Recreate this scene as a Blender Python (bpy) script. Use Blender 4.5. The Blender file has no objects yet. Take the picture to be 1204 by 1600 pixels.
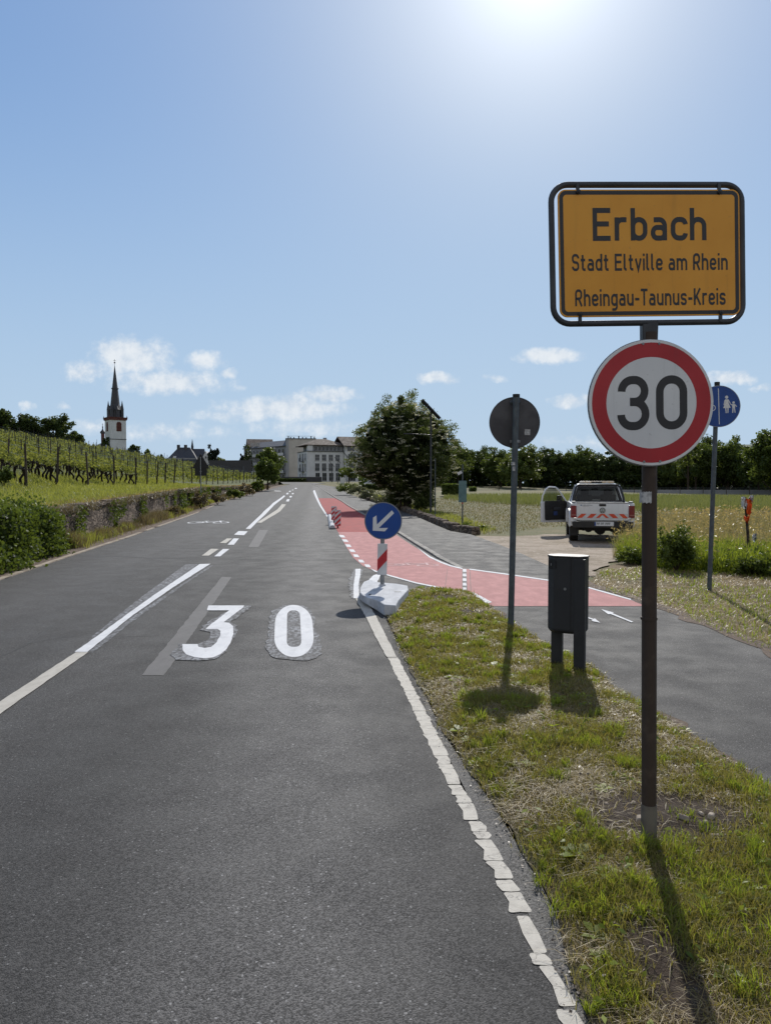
import bpy, bmesh, math, random
import numpy as np
from mathutils import Vector, Matrix
R = math.radians
rng = np.random.default_rng(7); random.seed(7)
scene = bpy.context.scene
# ---------------------------------------------------------------- camera
F = 1155.0; CX, CY, HOR = 602.0, 800.0, 760.0; H = 1.70
PITCH = math.atan((CY - HOR) / F)
cd = bpy.data.cameras.new("camera"); cam = bpy.data.objects.new("camera", cd)
scene.collection.objects.link(cam); scene.camera = cam
cd.sensor_fit = 'VERTICAL'; cd.sensor_height = 36.0; cd.lens = F / 1600 * 36
cd.clip_start = 0.05; cd.clip_end = 9000
cam.location = (0, 0, H); cam.rotation_euler = (R(90) - PITCH, 0, 0)
# ---------------------------------------------------------------- light
SUN_EL, SUN_AZ = 35.5, 11.3
SUN = Vector((math.sin(R(SUN_AZ)) * math.cos(R(SUN_EL)), math.cos(R(SUN_AZ)) * math.cos(R(SUN_EL)), math.sin(R(SUN_EL))))
sd = bpy.data.lights.new("sun", 'SUN'); sd.energy = 4.1; sd.angle = R(0.55); sd.color = (1.0, 0.955, 0.88)
so = bpy.data.objects.new("sun", sd); scene.collection.objects.link(so)
so.rotation_euler = SUN.to_track_quat('Z', 'Y').to_euler()
scene.view_settings.view_transform = 'Standard'; scene.view_settings.look = 'None'
scene.view_settings.gamma = 1.0; scene.view_settings.exposure = 0.0
world = bpy.data.worlds.new("World"); scene.world = world; world.use_nodes = True

class NT:
    """small helper for node trees"""
    def __init__(s, tree): s.t = tree; s.n = tree.nodes; s.l = tree.links
    def node(s, typ, **kw):
        nd = s.n.new(typ)
        for k, v in kw.items():
            if k == 'inp':
                for kk, vv in v.items():
                    if hasattr(vv, 'is_output') or isinstance(vv, bpy.types.NodeSocket): s.l.new(vv, nd.inputs[kk])
                    else: nd.inputs[kk].default_value = vv
            else: setattr(nd, k, v)
        return nd
    def m(s, op, a, b=0.0, c=0.0, clamp=False):
        nd = s.n.new('ShaderNodeMath'); nd.operation = op; nd.use_clamp = clamp
        for i, v in enumerate((a, b, c)):
            if isinstance(v, bpy.types.NodeSocket): s.l.new(v, nd.inputs[i])
            else: nd.inputs[i].default_value = v
        return nd.outputs[0]
    def mix(s, f, a, b, bt='MIX'):
        nd = s.n.new('ShaderNodeMix'); nd.data_type = 'RGBA'; nd.blend_type = bt
        for k, v in ((0, f), (6, a), (7, b)):
            if isinstance(v, bpy.types.NodeSocket): s.l.new(v, nd.inputs[k])
            else: nd.inputs[k].default_value = (v if k == 0 or len(v) == 4 else (*v, 1))
        return nd.outputs[2]
    def ss(s, x, lo, hi, a=0.0, b=1.0):
        nd = s.n.new('ShaderNodeMapRange'); nd.interpolation_type = 'SMOOTHSTEP'
        s.l.new(x, nd.inputs[0])
        for i, v in zip((1, 2, 3, 4), (lo, hi, a, b)): nd.inputs[i].default_value = v
        return nd.outputs[0]
    def noise(s, vec, scale, detail=4, rough=.55, dist=0.0):
        nd = s.n.new('ShaderNodeTexNoise'); s.l.new(vec, nd.inputs['Vector'])
        nd.inputs['Scale'].default_value = scale; nd.inputs['Detail'].default_value = detail
        nd.inputs['Roughness'].default_value = rough; nd.inputs['Distortion'].default_value = dist
        return nd.outputs[0]

def build_world():
    w = NT(world.node_tree); w.n.clear()
    out = w.node('ShaderNodeOutputWorld'); bg = w.node('ShaderNodeBackground')
    sky = w.node('ShaderNodeTexSky', sky_type='NISHITA')
    sky.sun_disc = False; sky.sun_elevation = R(SUN_EL); sky.sun_rotation = R(SUN_AZ)
    sky.altitude = 100; sky.air_density = 1.0; sky.dust_density = SKY_DUST; sky.ozone_density = 2.5
    bg.inputs['Strength'].default_value = SKY_STR
    tc = w.node('ShaderNodeTexCoord'); sep = w.node('ShaderNodeSeparateXYZ')
    w.l.new(tc.outputs['Generated'], sep.inputs[0])
    x, y, z = sep.outputs
    yy = w.m('MAXIMUM', y, 0.02)
    u0 = w.m('DIVIDE', x, yy); v0 = w.m('DIVIDE', z, yy)
    comb = w.node('ShaderNodeCombineXYZ'); w.l.new(u0, comb.inputs[0]); w.l.new(v0, comb.inputs[1])
    nd = w.node('ShaderNodeTexNoise', inp={'Scale': 26.0, 'Detail': 5.0, 'Roughness': .55}); w.l.new(comb.outputs[0], nd.inputs['Vector'])
    sc = w.node('ShaderNodeSeparateColor'); w.l.new(nd.outputs['Color'], sc.inputs[0])
    u = w.m('ADD', u0, w.m('MULTIPLY', w.m('SUBTRACT', sc.outputs[0], .5), .035))
    v = w.m('ADD', v0, w.m('MULTIPLY', w.m('SUBTRACT', sc.outputs[1], .5), .022))
    fine = w.noise(comb.outputs[0], 48, 7, .62)
    big = w.noise(comb.outputs[0], 9, 3, .5)
    tot = None
    for (px, py, rx, ry, a) in CLOUDS:
        uc = (px - CX) / F; vc = (HOR - py) / F
        du = w.m('DIVIDE', w.m('SUBTRACT', u, uc), rx / F)
        dv0 = w.m('SUBTRACT', v, vc)
        # flat base, puffy top
        dv = w.m('DIVIDE', dv0, ry / F)
        d = w.m('SQRT', w.m('ADD', w.m('MULTIPLY', du, du), w.m('MULTIPLY', dv, dv)))
        mk = w.m('MULTIPLY', w.m('SUBTRACT', 1.45, d), a, clamp=False)
        mk = w.m('MAXIMUM', mk, 0)
        tot = mk if tot is None else w.m('MAXIMUM', tot, mk)
    shape = w.m('ADD', tot, w.m('MULTIPLY', w.m('SUBTRACT', fine, .5), 1.3))
    shape = w.m('MULTIPLY', shape, w.ss(tot, 0.0, .35))
    cov = w.ss(shape, .12, .95)
    front = w.ss(y, .02, .1)
    cov = w.m('MULTIPLY', w.m('MULTIPLY', cov, front), .92)
    shade = w.ss(w.m('ADD', fine, w.m('MULTIPLY', big, .4)), .45, .9)
    ccol = w.mix(shade, (5.9, 6.8, 7.9), (8.3, 8.7, 9.1))
    # thin haze veil low over the horizon
    lum = w.node('ShaderNodeRGBToBW'); w.l.new(sky.outputs[0], lum.inputs[0])
    k = w.m('DIVIDE', SKY_A, w.m('ADD', w.m('MULTIPLY', lum.outputs[0], SKY_B), 1.0))
    kc = w.node('ShaderNodeCombineXYZ'); [w.l.new(k, kc.inputs[i]) for i in range(3)]
    tint = w.mix(1.0, w.mix(1.0, sky.outputs[0], SKY_TINT, 'MULTIPLY'), kc.outputs[0], 'MULTIPLY')
    # aureole of hazy air round the sun
    dp = w.node('ShaderNodeVectorMath', operation='DOT_PRODUCT'); w.l.new(tc.outputs['Generated'], dp.inputs[0]); dp.inputs[1].default_value = tuple(SUN)
    ang = w.m('ARCCOSINE', w.m('MINIMUM', dp.outputs['Value'], .99999))
    gl = w.m('ADD', w.m('MULTIPLY', w.m('EXPONENT', w.m('MULTIPLY', ang, -11.0)), 9.0), w.m('MULTIPLY', w.m('EXPONENT', w.m('MULTIPLY', ang, -2.6)), 1.9))
    gc = w.node('ShaderNodeCombineXYZ'); [w.l.new(gl, gc.inputs[i]) for i in range(3)]
    tint = w.mix(1.0, tint, gc.outputs[0], 'ADD')
    veil = w.m('MULTIPLY', w.ss(w.m('DIVIDE', z, 1.0), 0.52, -0.02), VEIL)
    tint = w.mix(veil, tint, VEIL_COL)
    # unseen bright cloud added behind the camera as fill for the shaded signs
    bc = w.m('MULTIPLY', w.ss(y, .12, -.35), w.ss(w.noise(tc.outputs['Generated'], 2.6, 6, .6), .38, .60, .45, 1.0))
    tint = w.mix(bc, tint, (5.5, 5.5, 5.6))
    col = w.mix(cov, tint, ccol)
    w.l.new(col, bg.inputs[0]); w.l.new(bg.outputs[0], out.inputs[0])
SKY_STR = 0.10; SKY_DUST = .4; SKY_TINT = (.89, 1.05, 1.14); SKY_A = 2.32; SKY_B = .42; VEIL = .85; VEIL_COL = (5.0, 6.5, 8.5)
CLOUDS = [(205, 556, 62, 30, .95), (135, 582, 42, 20, .6), (265, 598, 100, 20, .75), (325, 566, 34, 16, .7), (357, 583, 16, 10, .6),
          (370, 605, 22, 9, .35), (515, 616, 46, 13, .75), (440, 638, 110, 20, .8), (350, 650, 60, 14, .5), (858, 558, 52, 13, .95),
          (680, 590, 30, 10, .8), (772, 593, 22, 8, .45), (890, 628, 38, 10, .75), (1138, 592, 40, 12, .85), (1190, 608, 30, 7, .5),
          (260, 676, 120, 20, .42), (480, 668, 130, 22, .42), (150, 668, 50, 16, .5), (46, 634, 15, 9, .5), (98, 636, 16, 7, .5), (920, 690, 160, 16, .3)]
build_world()

# ---------------------------------------------------------------- terrain maths
ZB = [-1000, 45, 60, 80, 100, 130, 160, 200, 260, 9000]
ZV = [0, 0, .10, .40, .80, 1.45, 2.15, 3.0, 3.4, 3.4]
def zr(y): return float(np.interp(y, ZB, ZV))
def ray(px, py):
    u = (px - CX) / F; v = (CY - py) / F
    return Vector((u, math.cos(PITCH) + v * math.sin(PITCH), -math.sin(PITCH) + v * math.cos(PITCH)))
def G(px, py, dz=0.0):
    """road-surface point seen at a pixel of the photograph (a survey tool)"""
    d = ray(px, py); k = d.z / d.y
    for i in range(len(ZB) - 1):
        y0, y1 = ZB[i], ZB[i + 1]; s = (ZV[i + 1] - ZV[i]) / (y1 - y0)
        den = k - s
        if abs(den) < 1e-9: continue
        y = (ZV[i] - s * y0 + dz - H) / den
        if y > 0 and y0 <= y <= y1 + 1e-6: return Vector((d.x / d.y * y, y))
    y = 400.0
    return Vector((d.x / d.y * y, y))
def at(px, py, Y):
    d = ray(px, py); return Vector((d.x / d.y * Y, Y, H + d.z / d.y * Y))
def lookup(pts):
    ps = sorted(((p.y, p.x) for p in pts)); return [p[0] for p in ps], [p[1] for p in ps]
_rl = [G(*p) for p in ((0, 903), (100, 870), (200, 838), (311, 799), (340, 786), (411, 767), (440, 759.2))]
_ys, _xs = lookup(_rl)
_s = (_xs[1] - _xs[0]) / (_ys[1] - _ys[0])
_ys = [-20] + _ys; _xs = [_xs[0] - _s * (_ys[1] + 20)] + _xs
def road_left(y): return float(np.interp(y, _ys, _xs))
def wall_x(y): return float(np.interp(y, WYS, WXS))
WYS = [-20, 12, 20.5, 29.3, 46.7, 66, 95, 130, 155]; WXS = [road_left(v) - o for v, o in zip(WYS, (.9, .9, .85, 1.0, 1.1, 1.1, 1.2, 1.5, 1.5))]
def wall_top(y): return float(np.interp(y, [-20, 12, 20.5, 29.3, 46.7, 66, 95, 130, 155, 300], [1.1, 1.12, 1.13, 1.22, 1.45, 1.6, 1.75, 2.2, 2.7, 2.7]))
def bank_z(x, y):
    ye = min(y, 155); d = wall_x(ye) - x
    return -.10 * max(0, y - 155) + wall_top(ye) + .07 * min(max(d, 0), 4) + .183 * max(0, d - 4) + .03 * math.sin(x * .9 + y * .6) * min(1, max(0, d) / 2)
def ground_z(x, y):
    g = 1 - min(1, max(0, (x - 25) / 45)); return zr(y) * g

# ---------------------------------------------------------------- mesh helpers
COL = scene.collection
def link(o, parent=None):
    COL.objects.link(o)
    if parent is not None: o.parent = parent
    return o
def raw(name, V, Fs, mat=None, parent=None, smooth=False, mi=None, mats=None):
    me = bpy.data.meshes.new(name); me.from_pydata([tuple(v) for v in V], [], Fs)
    for m in (mats or ([mat] if mat else [])): me.materials.append(m)
    if mi is not None: me.polygons.foreach_set('material_index', mi)
    if smooth: me.polygons.foreach_set('use_smooth', [True] * len(me.polygons))
    me.update(); return link(bpy.data.objects.new(name, me), parent)
def fast(name, V, n, mat, parent=None, tint=None, smooth=False, extra=None):
    """V: (N*n,3) vertices, faces are consecutive n-gons (extra: explicit faces array (M,n))"""
    me = bpy.data.meshes.new(name); V = np.ascontiguousarray(V, dtype=np.float32)
    me.vertices.add(len(V)); me.vertices.foreach_set('co', V.ravel())
    idx = np.arange(len(V), dtype=np.int32).reshape(-1, n) if extra is None else np.asarray(extra, dtype=np.int32)
    nf = len(idx); me.loops.add(nf * n); me.loops.foreach_set('vertex_index', idx.ravel())
    me.polygons.add(nf); me.polygons.foreach_set('loop_start', np.arange(nf, dtype=np.int32) * n)
    me.polygons.foreach_set('loop_total', np.full(nf, n, dtype=np.int32))
    if tint is not None:
        a = me.attributes.new('tint', 'FLOAT', 'FACE'); a.data.foreach_set('value', np.asarray(tint, dtype=np.float32))
    me.materials.append(mat); me.update(calc_edges=True)
    if smooth: me.polygons.foreach_set('use_smooth', [True] * nf)
    return link(bpy.data.objects.new(name, me), parent)
class MB:
    def __init__(s): s.V = []; s.F = []
    def add(s, V, Fs):
        k = len(s.V); s.V += [Vector(v) for v in V]; s.F += [tuple(i + k for i in f) for f in Fs]; return s
    def box(s, c, d, rot=None, taper=1.0):
        x, y, z = d[0] / 2, d[1] / 2, d[2] / 2
        V = [Vector((sx * x * (taper if sz > 0 else 1), sy * y * (taper if sz > 0 else 1), sz * z)) for sz in (-1, 1) for sy in (-1, 1) for sx in (-1, 1)]
        if rot is not None: V = [rot @ v for v in V]
        V = [v + Vector(c) for v in V]
        return s.add(V, [(0, 2, 3, 1), (4, 5, 7, 6), (0, 1, 5, 4), (1, 3, 7, 5), (3, 2, 6, 7), (2, 0, 4, 6)])
    def cyl(s, p0, p1, r0, r1=None, n=16, caps=True):
        r1 = r0 if r1 is None else r1; p0 = Vector(p0); p1 = Vector(p1); a = (p1 - p0).normalized()
        t = Vector((1, 0, 0)) if abs(a.x) < .9 else Vector((0, 1, 0)); u = a.cross(t).normalized(); w = a.cross(u)
        V = [p + (u * math.cos(2 * math.pi * i / n) + w * math.sin(2 * math.pi * i / n)) * r for p, r in ((p0, r0), (p1, r1)) for i in range(n)]
        Fs = [(i, (i + 1) % n, n + (i + 1) % n, n + i) for i in range(n)]
        if caps: Fs += [tuple(range(n))[::-1], tuple(range(n, 2 * n))]
        return s.add(V, Fs)
    def tube(s, pts, rad, n=8, closed=False):
        pts = [Vector(p) for p in pts]; N = len(pts); rr = rad if isinstance(rad, (list, tuple)) else [rad] * N
        V = []; up = None
        for i, p in enumerate(pts):
            a = pts[(i + 1) % N] if (closed or i < N - 1) else p; b = pts[i - 1] if (closed or i > 0) else p
            t = (a - b).normalized()
            if up is None:
                up = Vector((0, 0, 1)) if abs(t.z) < .9 else Vector((0, 1, 0))
            sdir = t.cross(up).normalized(); up2 = sdir.cross(t).normalized(); up = up2
            V += [p + (sdir * math.cos(2 * math.pi * k / n) + up2 * math.sin(2 * math.pi * k / n)) * rr[i] for k in range(n)]
        Fs = [(i * n + k, i * n + (k + 1) % n, ((i + 1) % N) * n + (k + 1) % n, ((i + 1) % N) * n + k) for i in range(N if closed else N - 1) for k in range(n)]
        if not closed: Fs += [tuple(range(n))[::-1], tuple(range((N - 1) * n, N * n))]
        return s.add(V, Fs)
    def prism(s, poly, fn):
        """poly: 2D points; fn(x,y,k) -> 3D for k=0 (back) / 1 (front)"""
        n = len(poly); V = [fn(p[0], p[1], 0) for p in poly] + [fn(p[0], p[1], 1) for p in poly]
        return s.add(V, [tuple(range(n))[::-1], tuple(range(n, 2 * n))] + [(i, (i + 1) % n, n + (i + 1) % n, n + i) for i in range(n)])
    def build(s, name, mat, parent=None, smooth=False, bevel=0, seg=2):
        bm = bmesh.new(); vs = [bm.verts.new(v) for v in s.V]
        for f in s.F:
            try: bm.faces.new([vs[i] for i in f])
            except ValueError: pass
        bmesh.ops.recalc_face_normals(bm, faces=bm.faces)
        if bevel: bmesh.ops.bevel(bm, geom=[e for e in bm.edges if len(e.link_faces) == 2 and e.calc_face_angle(0) > .5], offset=bevel, segments=seg, affect='EDGES', profile=.6)
        me = bpy.data.meshes.new(name); bm.to_mesh(me); bm.free()
        if mat: me.materials.append(mat)
        if smooth:
            me.polygons.foreach_set('use_smooth', [True] * len(me.polygons))
            try: me.set_sharp_from_angle(angle=R(38))
            except Exception: pass
        return link(bpy.data.objects.new(name, me), parent)
def tag(o, label, cat, group=None, kind=None):
    o['label'] = label; o['category'] = cat
    if group: o['group'] = group
    if kind: o['kind'] = kind
    return o
def thing(name, label, cat, loc=(0, 0, 0), rz=0.0, group=None):
    o = bpy.data.objects.new(name, None); COL.objects.link(o); o.location = loc; o.rotation_euler = (0, 0, rz); o.empty_display_size = .2
    return tag(o, label, cat, group)
def structure(o, label=None, cat=None):
    o['kind'] = 'structure'
    if label: o['label'] = label
    if cat: o['category'] = cat
    return o
def copy_tree(o, parent=None):
    c = o.copy(); COL.objects.link(c); c.parent = parent
    for ch in list(o.children): copy_tree(ch, c)
    return c
def rounded(pts, r, closed=False, n=8):
    """polyline with its corners rounded"""
    pts = [Vector((p[0], p[1])) for p in pts]; N = len(pts); out = []
    for i, p in enumerate(pts):
        if not closed and i in (0, N - 1): out.append(p); continue
        a = pts[i - 1]; b = pts[(i + 1) % N]; da = (a - p); db = (b - p)
        la, lb = da.length, db.length; da.normalize(); db.normalize()
        ang = da.angle(db, math.pi)
        if r <= 0 or ang > 3.1: out.append(p); continue
        ka = .5 if (closed or i > 1) else 1.0; kb = .5 if (closed or i < N - 2) else 1.0
        t = min(r / math.tan(ang / 2), la * ka * .999, lb * kb * .999); rr = t * math.tan(ang / 2)
        c = p + (da + db).normalized() * (rr / math.sin(ang / 2)); s0 = p + da * t - c; s1 = p + db * t - c
        a0 = math.atan2(s0.y, s0.x); a1 = math.atan2(s1.y, s1.x); dd = (a1 - a0 + math.pi) % (2 * math.pi) - math.pi
        for k in range(n + 1):
            q = a0 + dd * k / n; out.append(c + Vector((math.cos(q), math.sin(q))) * rr)
    res = [out[0]]
    for p in out[1:]:
        if (p - res[-1]).length > 1e-5: res.append(p)
    return res
def ribbon(mb, pts, w, fn, closed=False, layer=0):
    """flat stroke of width w; fn(x,y,layer)->3D"""
    pts = [Vector((p[0], p[1])) for p in pts]
    if closed and (pts[0] - pts[-1]).length < 1e-5: pts = pts[:-1]
    N = len(pts); V = []
    for i, p in enumerate(pts):
        a = pts[i - 1] if (closed or i > 0) else None; b = pts[(i + 1) % N] if (closed or i < N - 1) else None
        d0 = (p - a).normalized() if a is not None else None; d1 = (b - p).normalized() if b is not None else None
        if d0 is None: d0 = d1
        if d1 is None: d1 = d0
        n0 = Vector((-d0.y, d0.x)); n1 = Vector((-d1.y, d1.x)); m = (n0 + n1)
        m = m.normalized() if m.length > 1e-6 else n0
        k = w / 2 / max(.35, m.dot(n0)); V += [fn(*(p + m * k), layer), fn(*(p - m * k), layer)]
    Fs = [(2 * i, 2 * i + 1, 2 * ((i + 1) % N) + 1, 2 * ((i + 1) % N)) for i in range(N if closed else N - 1)]
    mb.add(V, Fs)
def poly_in(poly, x, y):
    c = np.zeros(np.shape(x), bool); n = len(poly)
    for i in range(n):
        x0, y0 = poly[i][0], poly[i][1]; x1, y1 = poly[i - 1][0], poly[i - 1][1]
        if y0 == y1: continue
        c ^= ((y0 > y) != (y1 > y)) & (x < (x1 - x0) * (y - y0) / (y1 - y0) + x0)
    return c
def vnoise(x, y, s, seed=0):
    """smooth value noise, vectorised"""
    x = np.asarray(x) * s; y = np.asarray(y) * s; xi = np.floor(x); yi = np.floor(y); fx = x - xi; fy = y - yi
    fx = fx * fx * (3 - 2 * fx); fy = fy * fy * (3 - 2 * fy)
    def h(a, b):
        q = np.sin(a * 127.1 + b * 311.7 + seed * 74.7) * 43758.5453; return q - np.floor(q)
    return (h(xi, yi) * (1 - fx) + h(xi + 1, yi) * fx) * (1 - fy) + (h(xi, yi + 1) * (1 - fx) + h(xi + 1, yi + 1) * fx) * fy
def ear_clip(poly):
    P = [(p[0], p[1]) for p in poly]; idx = list(range(len(P)))
    area = sum(P[i - 1][0] * P[i][1] - P[i][0] * P[i - 1][1] for i in idx)
    if area < 0: idx.reverse()
    cr = lambda o, a, b: (a[0] - o[0]) * (b[1] - o[1]) - (a[1] - o[1]) * (b[0] - o[0])
    out = []; guard = 0
    while len(idx) > 3 and guard < 3000000:
        best = None; n = len(idx)
        for k in range(n):
            a, b, c = idx[k - 1], idx[k], idx[(k + 1) % n]; guard += 1
            if cr(P[a], P[b], P[c]) <= 1e-12: continue
            ok = True
            for q in idx:
                if q in (a, b, c): continue
                if cr(P[a], P[b], P[q]) >= 0 and cr(P[b], P[c], P[q]) >= 0 and cr(P[c], P[a], P[q]) >= 0: ok = False; break
            if ok: best = k; break
        if best is None: best = min(range(n), key=lambda k: abs(cr(P[idx[k - 1]], P[idx[k]], P[idx[(k + 1) % n]])))
        else: out.append((idx[best - 1], idx[best], idx[(best + 1) % n]))
        idx.pop(best)
    if len(idx) == 3: out.append(tuple(idx))
    return out
def sheet(name, poly, z0, mat, zf=None, cuts=None, xc=None, parent=None, kind='structure', disp=None):
    bm = bmesh.new(); vs = [bm.verts.new((p[0], p[1], 0)) for p in poly]
    for tri in ear_clip(poly): bm.faces.new([vs[i] for i in tri])
    ys = [p[1] for p in poly]; xs = [p[0] for p in poly]
    cs = [c for c in (list(ZB[1:-1]) + [15.3, 18.0] + list(cuts or [])) if min(ys) < c < max(ys)]
    for c in cs: bmesh.ops.bisect_plane(bm, geom=bm.verts[:] + bm.edges[:] + bm.faces[:], plane_co=(0, c, 0), plane_no=(0, 1, 0), dist=1e-5)
    for c in (xc or []):
        if min(xs) < c < max(xs): bmesh.ops.bisect_plane(bm, geom=bm.verts[:] + bm.edges[:] + bm.faces[:], plane_co=(c, 0, 0), plane_no=(1, 0, 0), dist=1e-5)
    for v in bm.verts: v.co.z = (zf(v.co.x, v.co.y) if zf else zr(v.co.y)) + z0 + (disp(v) if disp else 0)
    bmesh.ops.recalc_face_normals(bm, faces=bm.faces)
    if sum(f.normal.z for f in bm.faces) < 0: bmesh.ops.reverse_faces(bm, faces=bm.faces)
    me = bpy.data.meshes.new(name); bm.to_mesh(me); bm.free(); me.materials.append(mat)
    if disp: me.polygons.foreach_set('use_smooth', [True] * len(me.polygons))
    o = link(bpy.data.objects.new(name, me), parent)
    if kind and parent is None: o['kind'] = kind
    return o
def rough_poly(poly, step=.12, amp=.03, seed=1, skip=()):
    """resample a polygon outline and wobble it"""
    out = []; n = len(poly)
    for i in range(n):
        a = Vector(poly[i]).to_2d(); b = Vector(poly[(i + 1) % n]).to_2d(); L = (b - a).length; k = max(1, int(L / step))
        nrm = Vector((-(b - a).y, (b - a).x)) / max(L, 1e-6)
        for j in range(k):
            p = a + (b - a) * (j / k)
            w = (float(vnoise(p.x, p.y, 3.1 / max(step * 6, .3), seed)) - .5) * 2 * amp + (float(vnoise(p.x, p.y, 11, seed + 3)) - .5) * amp
            out.append(p + nrm * w if i not in skip else p)
    return out
# ---------------------------------------------------------------- materials
def new_mat(name):
    m = bpy.data.materials.new(name); m.use_nodes = True; t = NT(m.node_tree); t.n.clear()
    out = t.node('ShaderNodeOutputMaterial'); return m, t, out
def principled(t, out, col, rough=.6, spec=.5, metal=0.0, bump=None, bstr=.3, bdist=.01, coat=0.0):
    p = t.node('ShaderNodeBsdfPrincipled')
    for k, v in (('Base Color', col), ('Roughness', rough), ('Metallic', metal), ('Specular IOR Level', spec), ('Coat Weight', coat)):
        if isinstance(v, bpy.types.NodeSocket): t.l.new(v, p.inputs[k])
        else: p.inputs[k].default_value = (*v, 1) if k == 'Base Color' and len(v) == 3 else v
    if bump is not None:
        b = t.node('ShaderNodeBump', inp={'Strength': bstr, 'Distance': bdist}); t.l.new(bump, b.inputs['Height']); t.l.new(b.outputs[0], p.inputs['Normal'])
    t.l.new(p.outputs[0], out.inputs[0]); return p
def coords(t):
    return t.node('ShaderNodeTexCoord').outputs['Object']
def simple(name, c1, c2=None, scale=6, rough=.6, spec=.5, metal=0.0, bstr=.15, fine=60, coat=0.0, lo=.35, hi=.65, streak=0.0):
    m, t, out = new_mat(name); v = coords(t); c2 = c2 or tuple(x * .8 for x in c1)
    n = t.noise(v, scale, 5); f = t.noise(v, fine, 3)
    col = t.mix(t.ss(n, lo, hi), c1, c2)
    if streak:
        mp = t.node('ShaderNodeMapping'); mp.inputs['Scale'].default_value = (14, 14, .9); t.l.new(v, mp.inputs[0])
        sn = t.noise(mp.outputs[0], 1.0, 5, .7); col = t.mix(t.ss(sn, .52, .75, 0, streak), col, tuple(x * .35 + .02 for x in c1)); col = t.mix(t.ss(f, .66, .72, 0, streak), col, (.12, .10, .08))
    rr = t.ss(n, .3, .7, max(0, rough - .07), min(1, rough + .07))
    principled(t, out, col, rr, spec, metal, f, bstr, .004, coat); return m
def asphalt(name, base, light, speck=.5, lane=True, scale=1.0, track=None):
    m, t, out = new_mat(name); v = coords(t)
    vo = t.node('ShaderNodeTexVoronoi', inp={'Scale': 185 * scale}); t.l.new(v, vo.inputs['Vector'])
    vo2 = t.node('ShaderNodeTexVoronoi', inp={'Scale': 135 * scale}); t.l.new(v, vo2.inputs['Vector'])
    sc = t.node('ShaderNodeSeparateColor'); t.l.new(vo.outputs['Color'], sc.inputs[0])
    sc2 = t.node('ShaderNodeSeparateColor'); t.l.new(vo2.outputs['Color'], sc2.inputs[0])
    big = t.noise(v, .35, 4); mid = t.noise(v, 2.2, 5, .6); fine = t.noise(v, 260, 2)
    dk = tuple(c * .40 for c in base)
    col = t.mix(t.ss(sc.outputs[0], .1, .95), dk, tuple(c * 1.6 for c in base))
    col = t.mix(t.ss(sc2.outputs[0], .982, .995), col, light)
    col = t.mix(t.ss(sc2.outputs[1], .97, .995), col, tuple(c * .3 for c in base))
    k = t.m('ADD', t.m('MULTIPLY', t.m('SUBTRACT', big, .5), .45), t.m('MULTIPLY', t.m('SUBTRACT', mid, .5), .07))
    if track:
        ms = t.node('ShaderNodeMapping'); ms.inputs['Scale'].default_value = (2.6, .12, 1); ms.inputs['Rotation'].default_value = (0, 0, -.09); t.l.new(v, ms.inputs[0]); k = t.m('ADD', k, t.m('MULTIPLY', t.m('SUBTRACT', t.noise(ms.outputs[0], 1.0, 4, .6), .5), .45))
        sp = t.node('ShaderNodeSeparateXYZ'); t.l.new(v, sp.inputs[0])
        xx = t.m('ADD', sp.outputs[0], t.m('MULTIPLY', sp.outputs[1], .0918))
        for c, wd, am in track:
            d = t.m('ABSOLUTE', t.m('SUBTRACT', xx, c)); k = t.m('ADD', k, t.ss(d, 0, wd, am, 0))
    k = t.m('ADD', k, 1.0)
    cc = t.node('ShaderNodeCombineXYZ'); [t.l.new(k, cc.inputs[i]) for i in range(3)]
    mu = t.mix(1.0, col, cc.outputs[0], 'MULTIPLY')
    hsum = t.m('ADD', t.m('MULTIPLY', vo.outputs['Distance'], -1.0), t.m('MULTIPLY', fine, .5))
    principled(t, out, mu, t.ss(mid, .3, .7, .74, .86), .35, 0, hsum, .7, .003)
    return m
def leaf_mat(name, c1, c2, trans=.35, rough=.45, spec=.3):
    """leaf colour varies leaf by leaf through the 'tint' attribute"""
    m, t, out = new_mat(name)
    a = t.node('ShaderNodeAttribute', attribute_name='tint'); f = a.outputs['Fac']
    col = t.mix(f, c1, c2)
    p = t.node('ShaderNodeBsdfPrincipled', inp={'Roughness': rough, 'Specular IOR Level': spec}); t.l.new(col, p.inputs['Base Color'])
    tr = t.node('ShaderNodeBsdfTranslucent'); hue = t.mix(.5, col, (c2[0] * 1.3, c2[1] * 1.25, c2[2] * .6)); t.l.new(hue, tr.inputs[0])
    mx = t.node('ShaderNodeMixShader', inp={0: trans}); t.l.new(p.outputs[0], mx.inputs[1]); t.l.new(tr.outputs[0], mx.inputs[2])
    t.l.new(mx.outputs[0], out.inputs[0]); return m
def ground_mat(name, cols, s1=1.2, s2=14, fine=70, bstr=.6):
    m, t, out = new_mat(name); v = coords(t)
    n1 = t.noise(v, s1, 6, .6); n2 = t.noise(v, s2, 5, .65); n3 = t.noise(v, fine, 4, .7)
    col = t.mix(t.ss(n1, .4, .62), cols[0], cols[1]); col = t.mix(t.ss(n2, .5, .72), col, cols[2]); col = t.mix(t.ss(n3, .56, .66), col, cols[3])
    principled(t, out, col, .9, .2, 0, t.m('ADD', n2, n3), bstr, .02); return m
M = {}
M['road'] = asphalt('road_asphalt', (.053, .0503, .048), (.17, .165, .16), track=((-.15, 1.0, .75), (-1.35, .7, -.20), (.80, .4, -.18), (-4.4, .8, .20), (-5.9, .6, -.12), (-2.9, .5, -.12)))
M['path'] = asphalt('path_asphalt', (.052, .049, .047), (.22, .21, .20), scale=1.15)
M['gutter'] = asphalt('gutter_asphalt', (.13, .125, .12), (.35, .34, .32))
M['edge'] = asphalt('edge_asphalt', (.095, .09, .084), (.22, .205, .185), scale=1.0)
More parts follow.
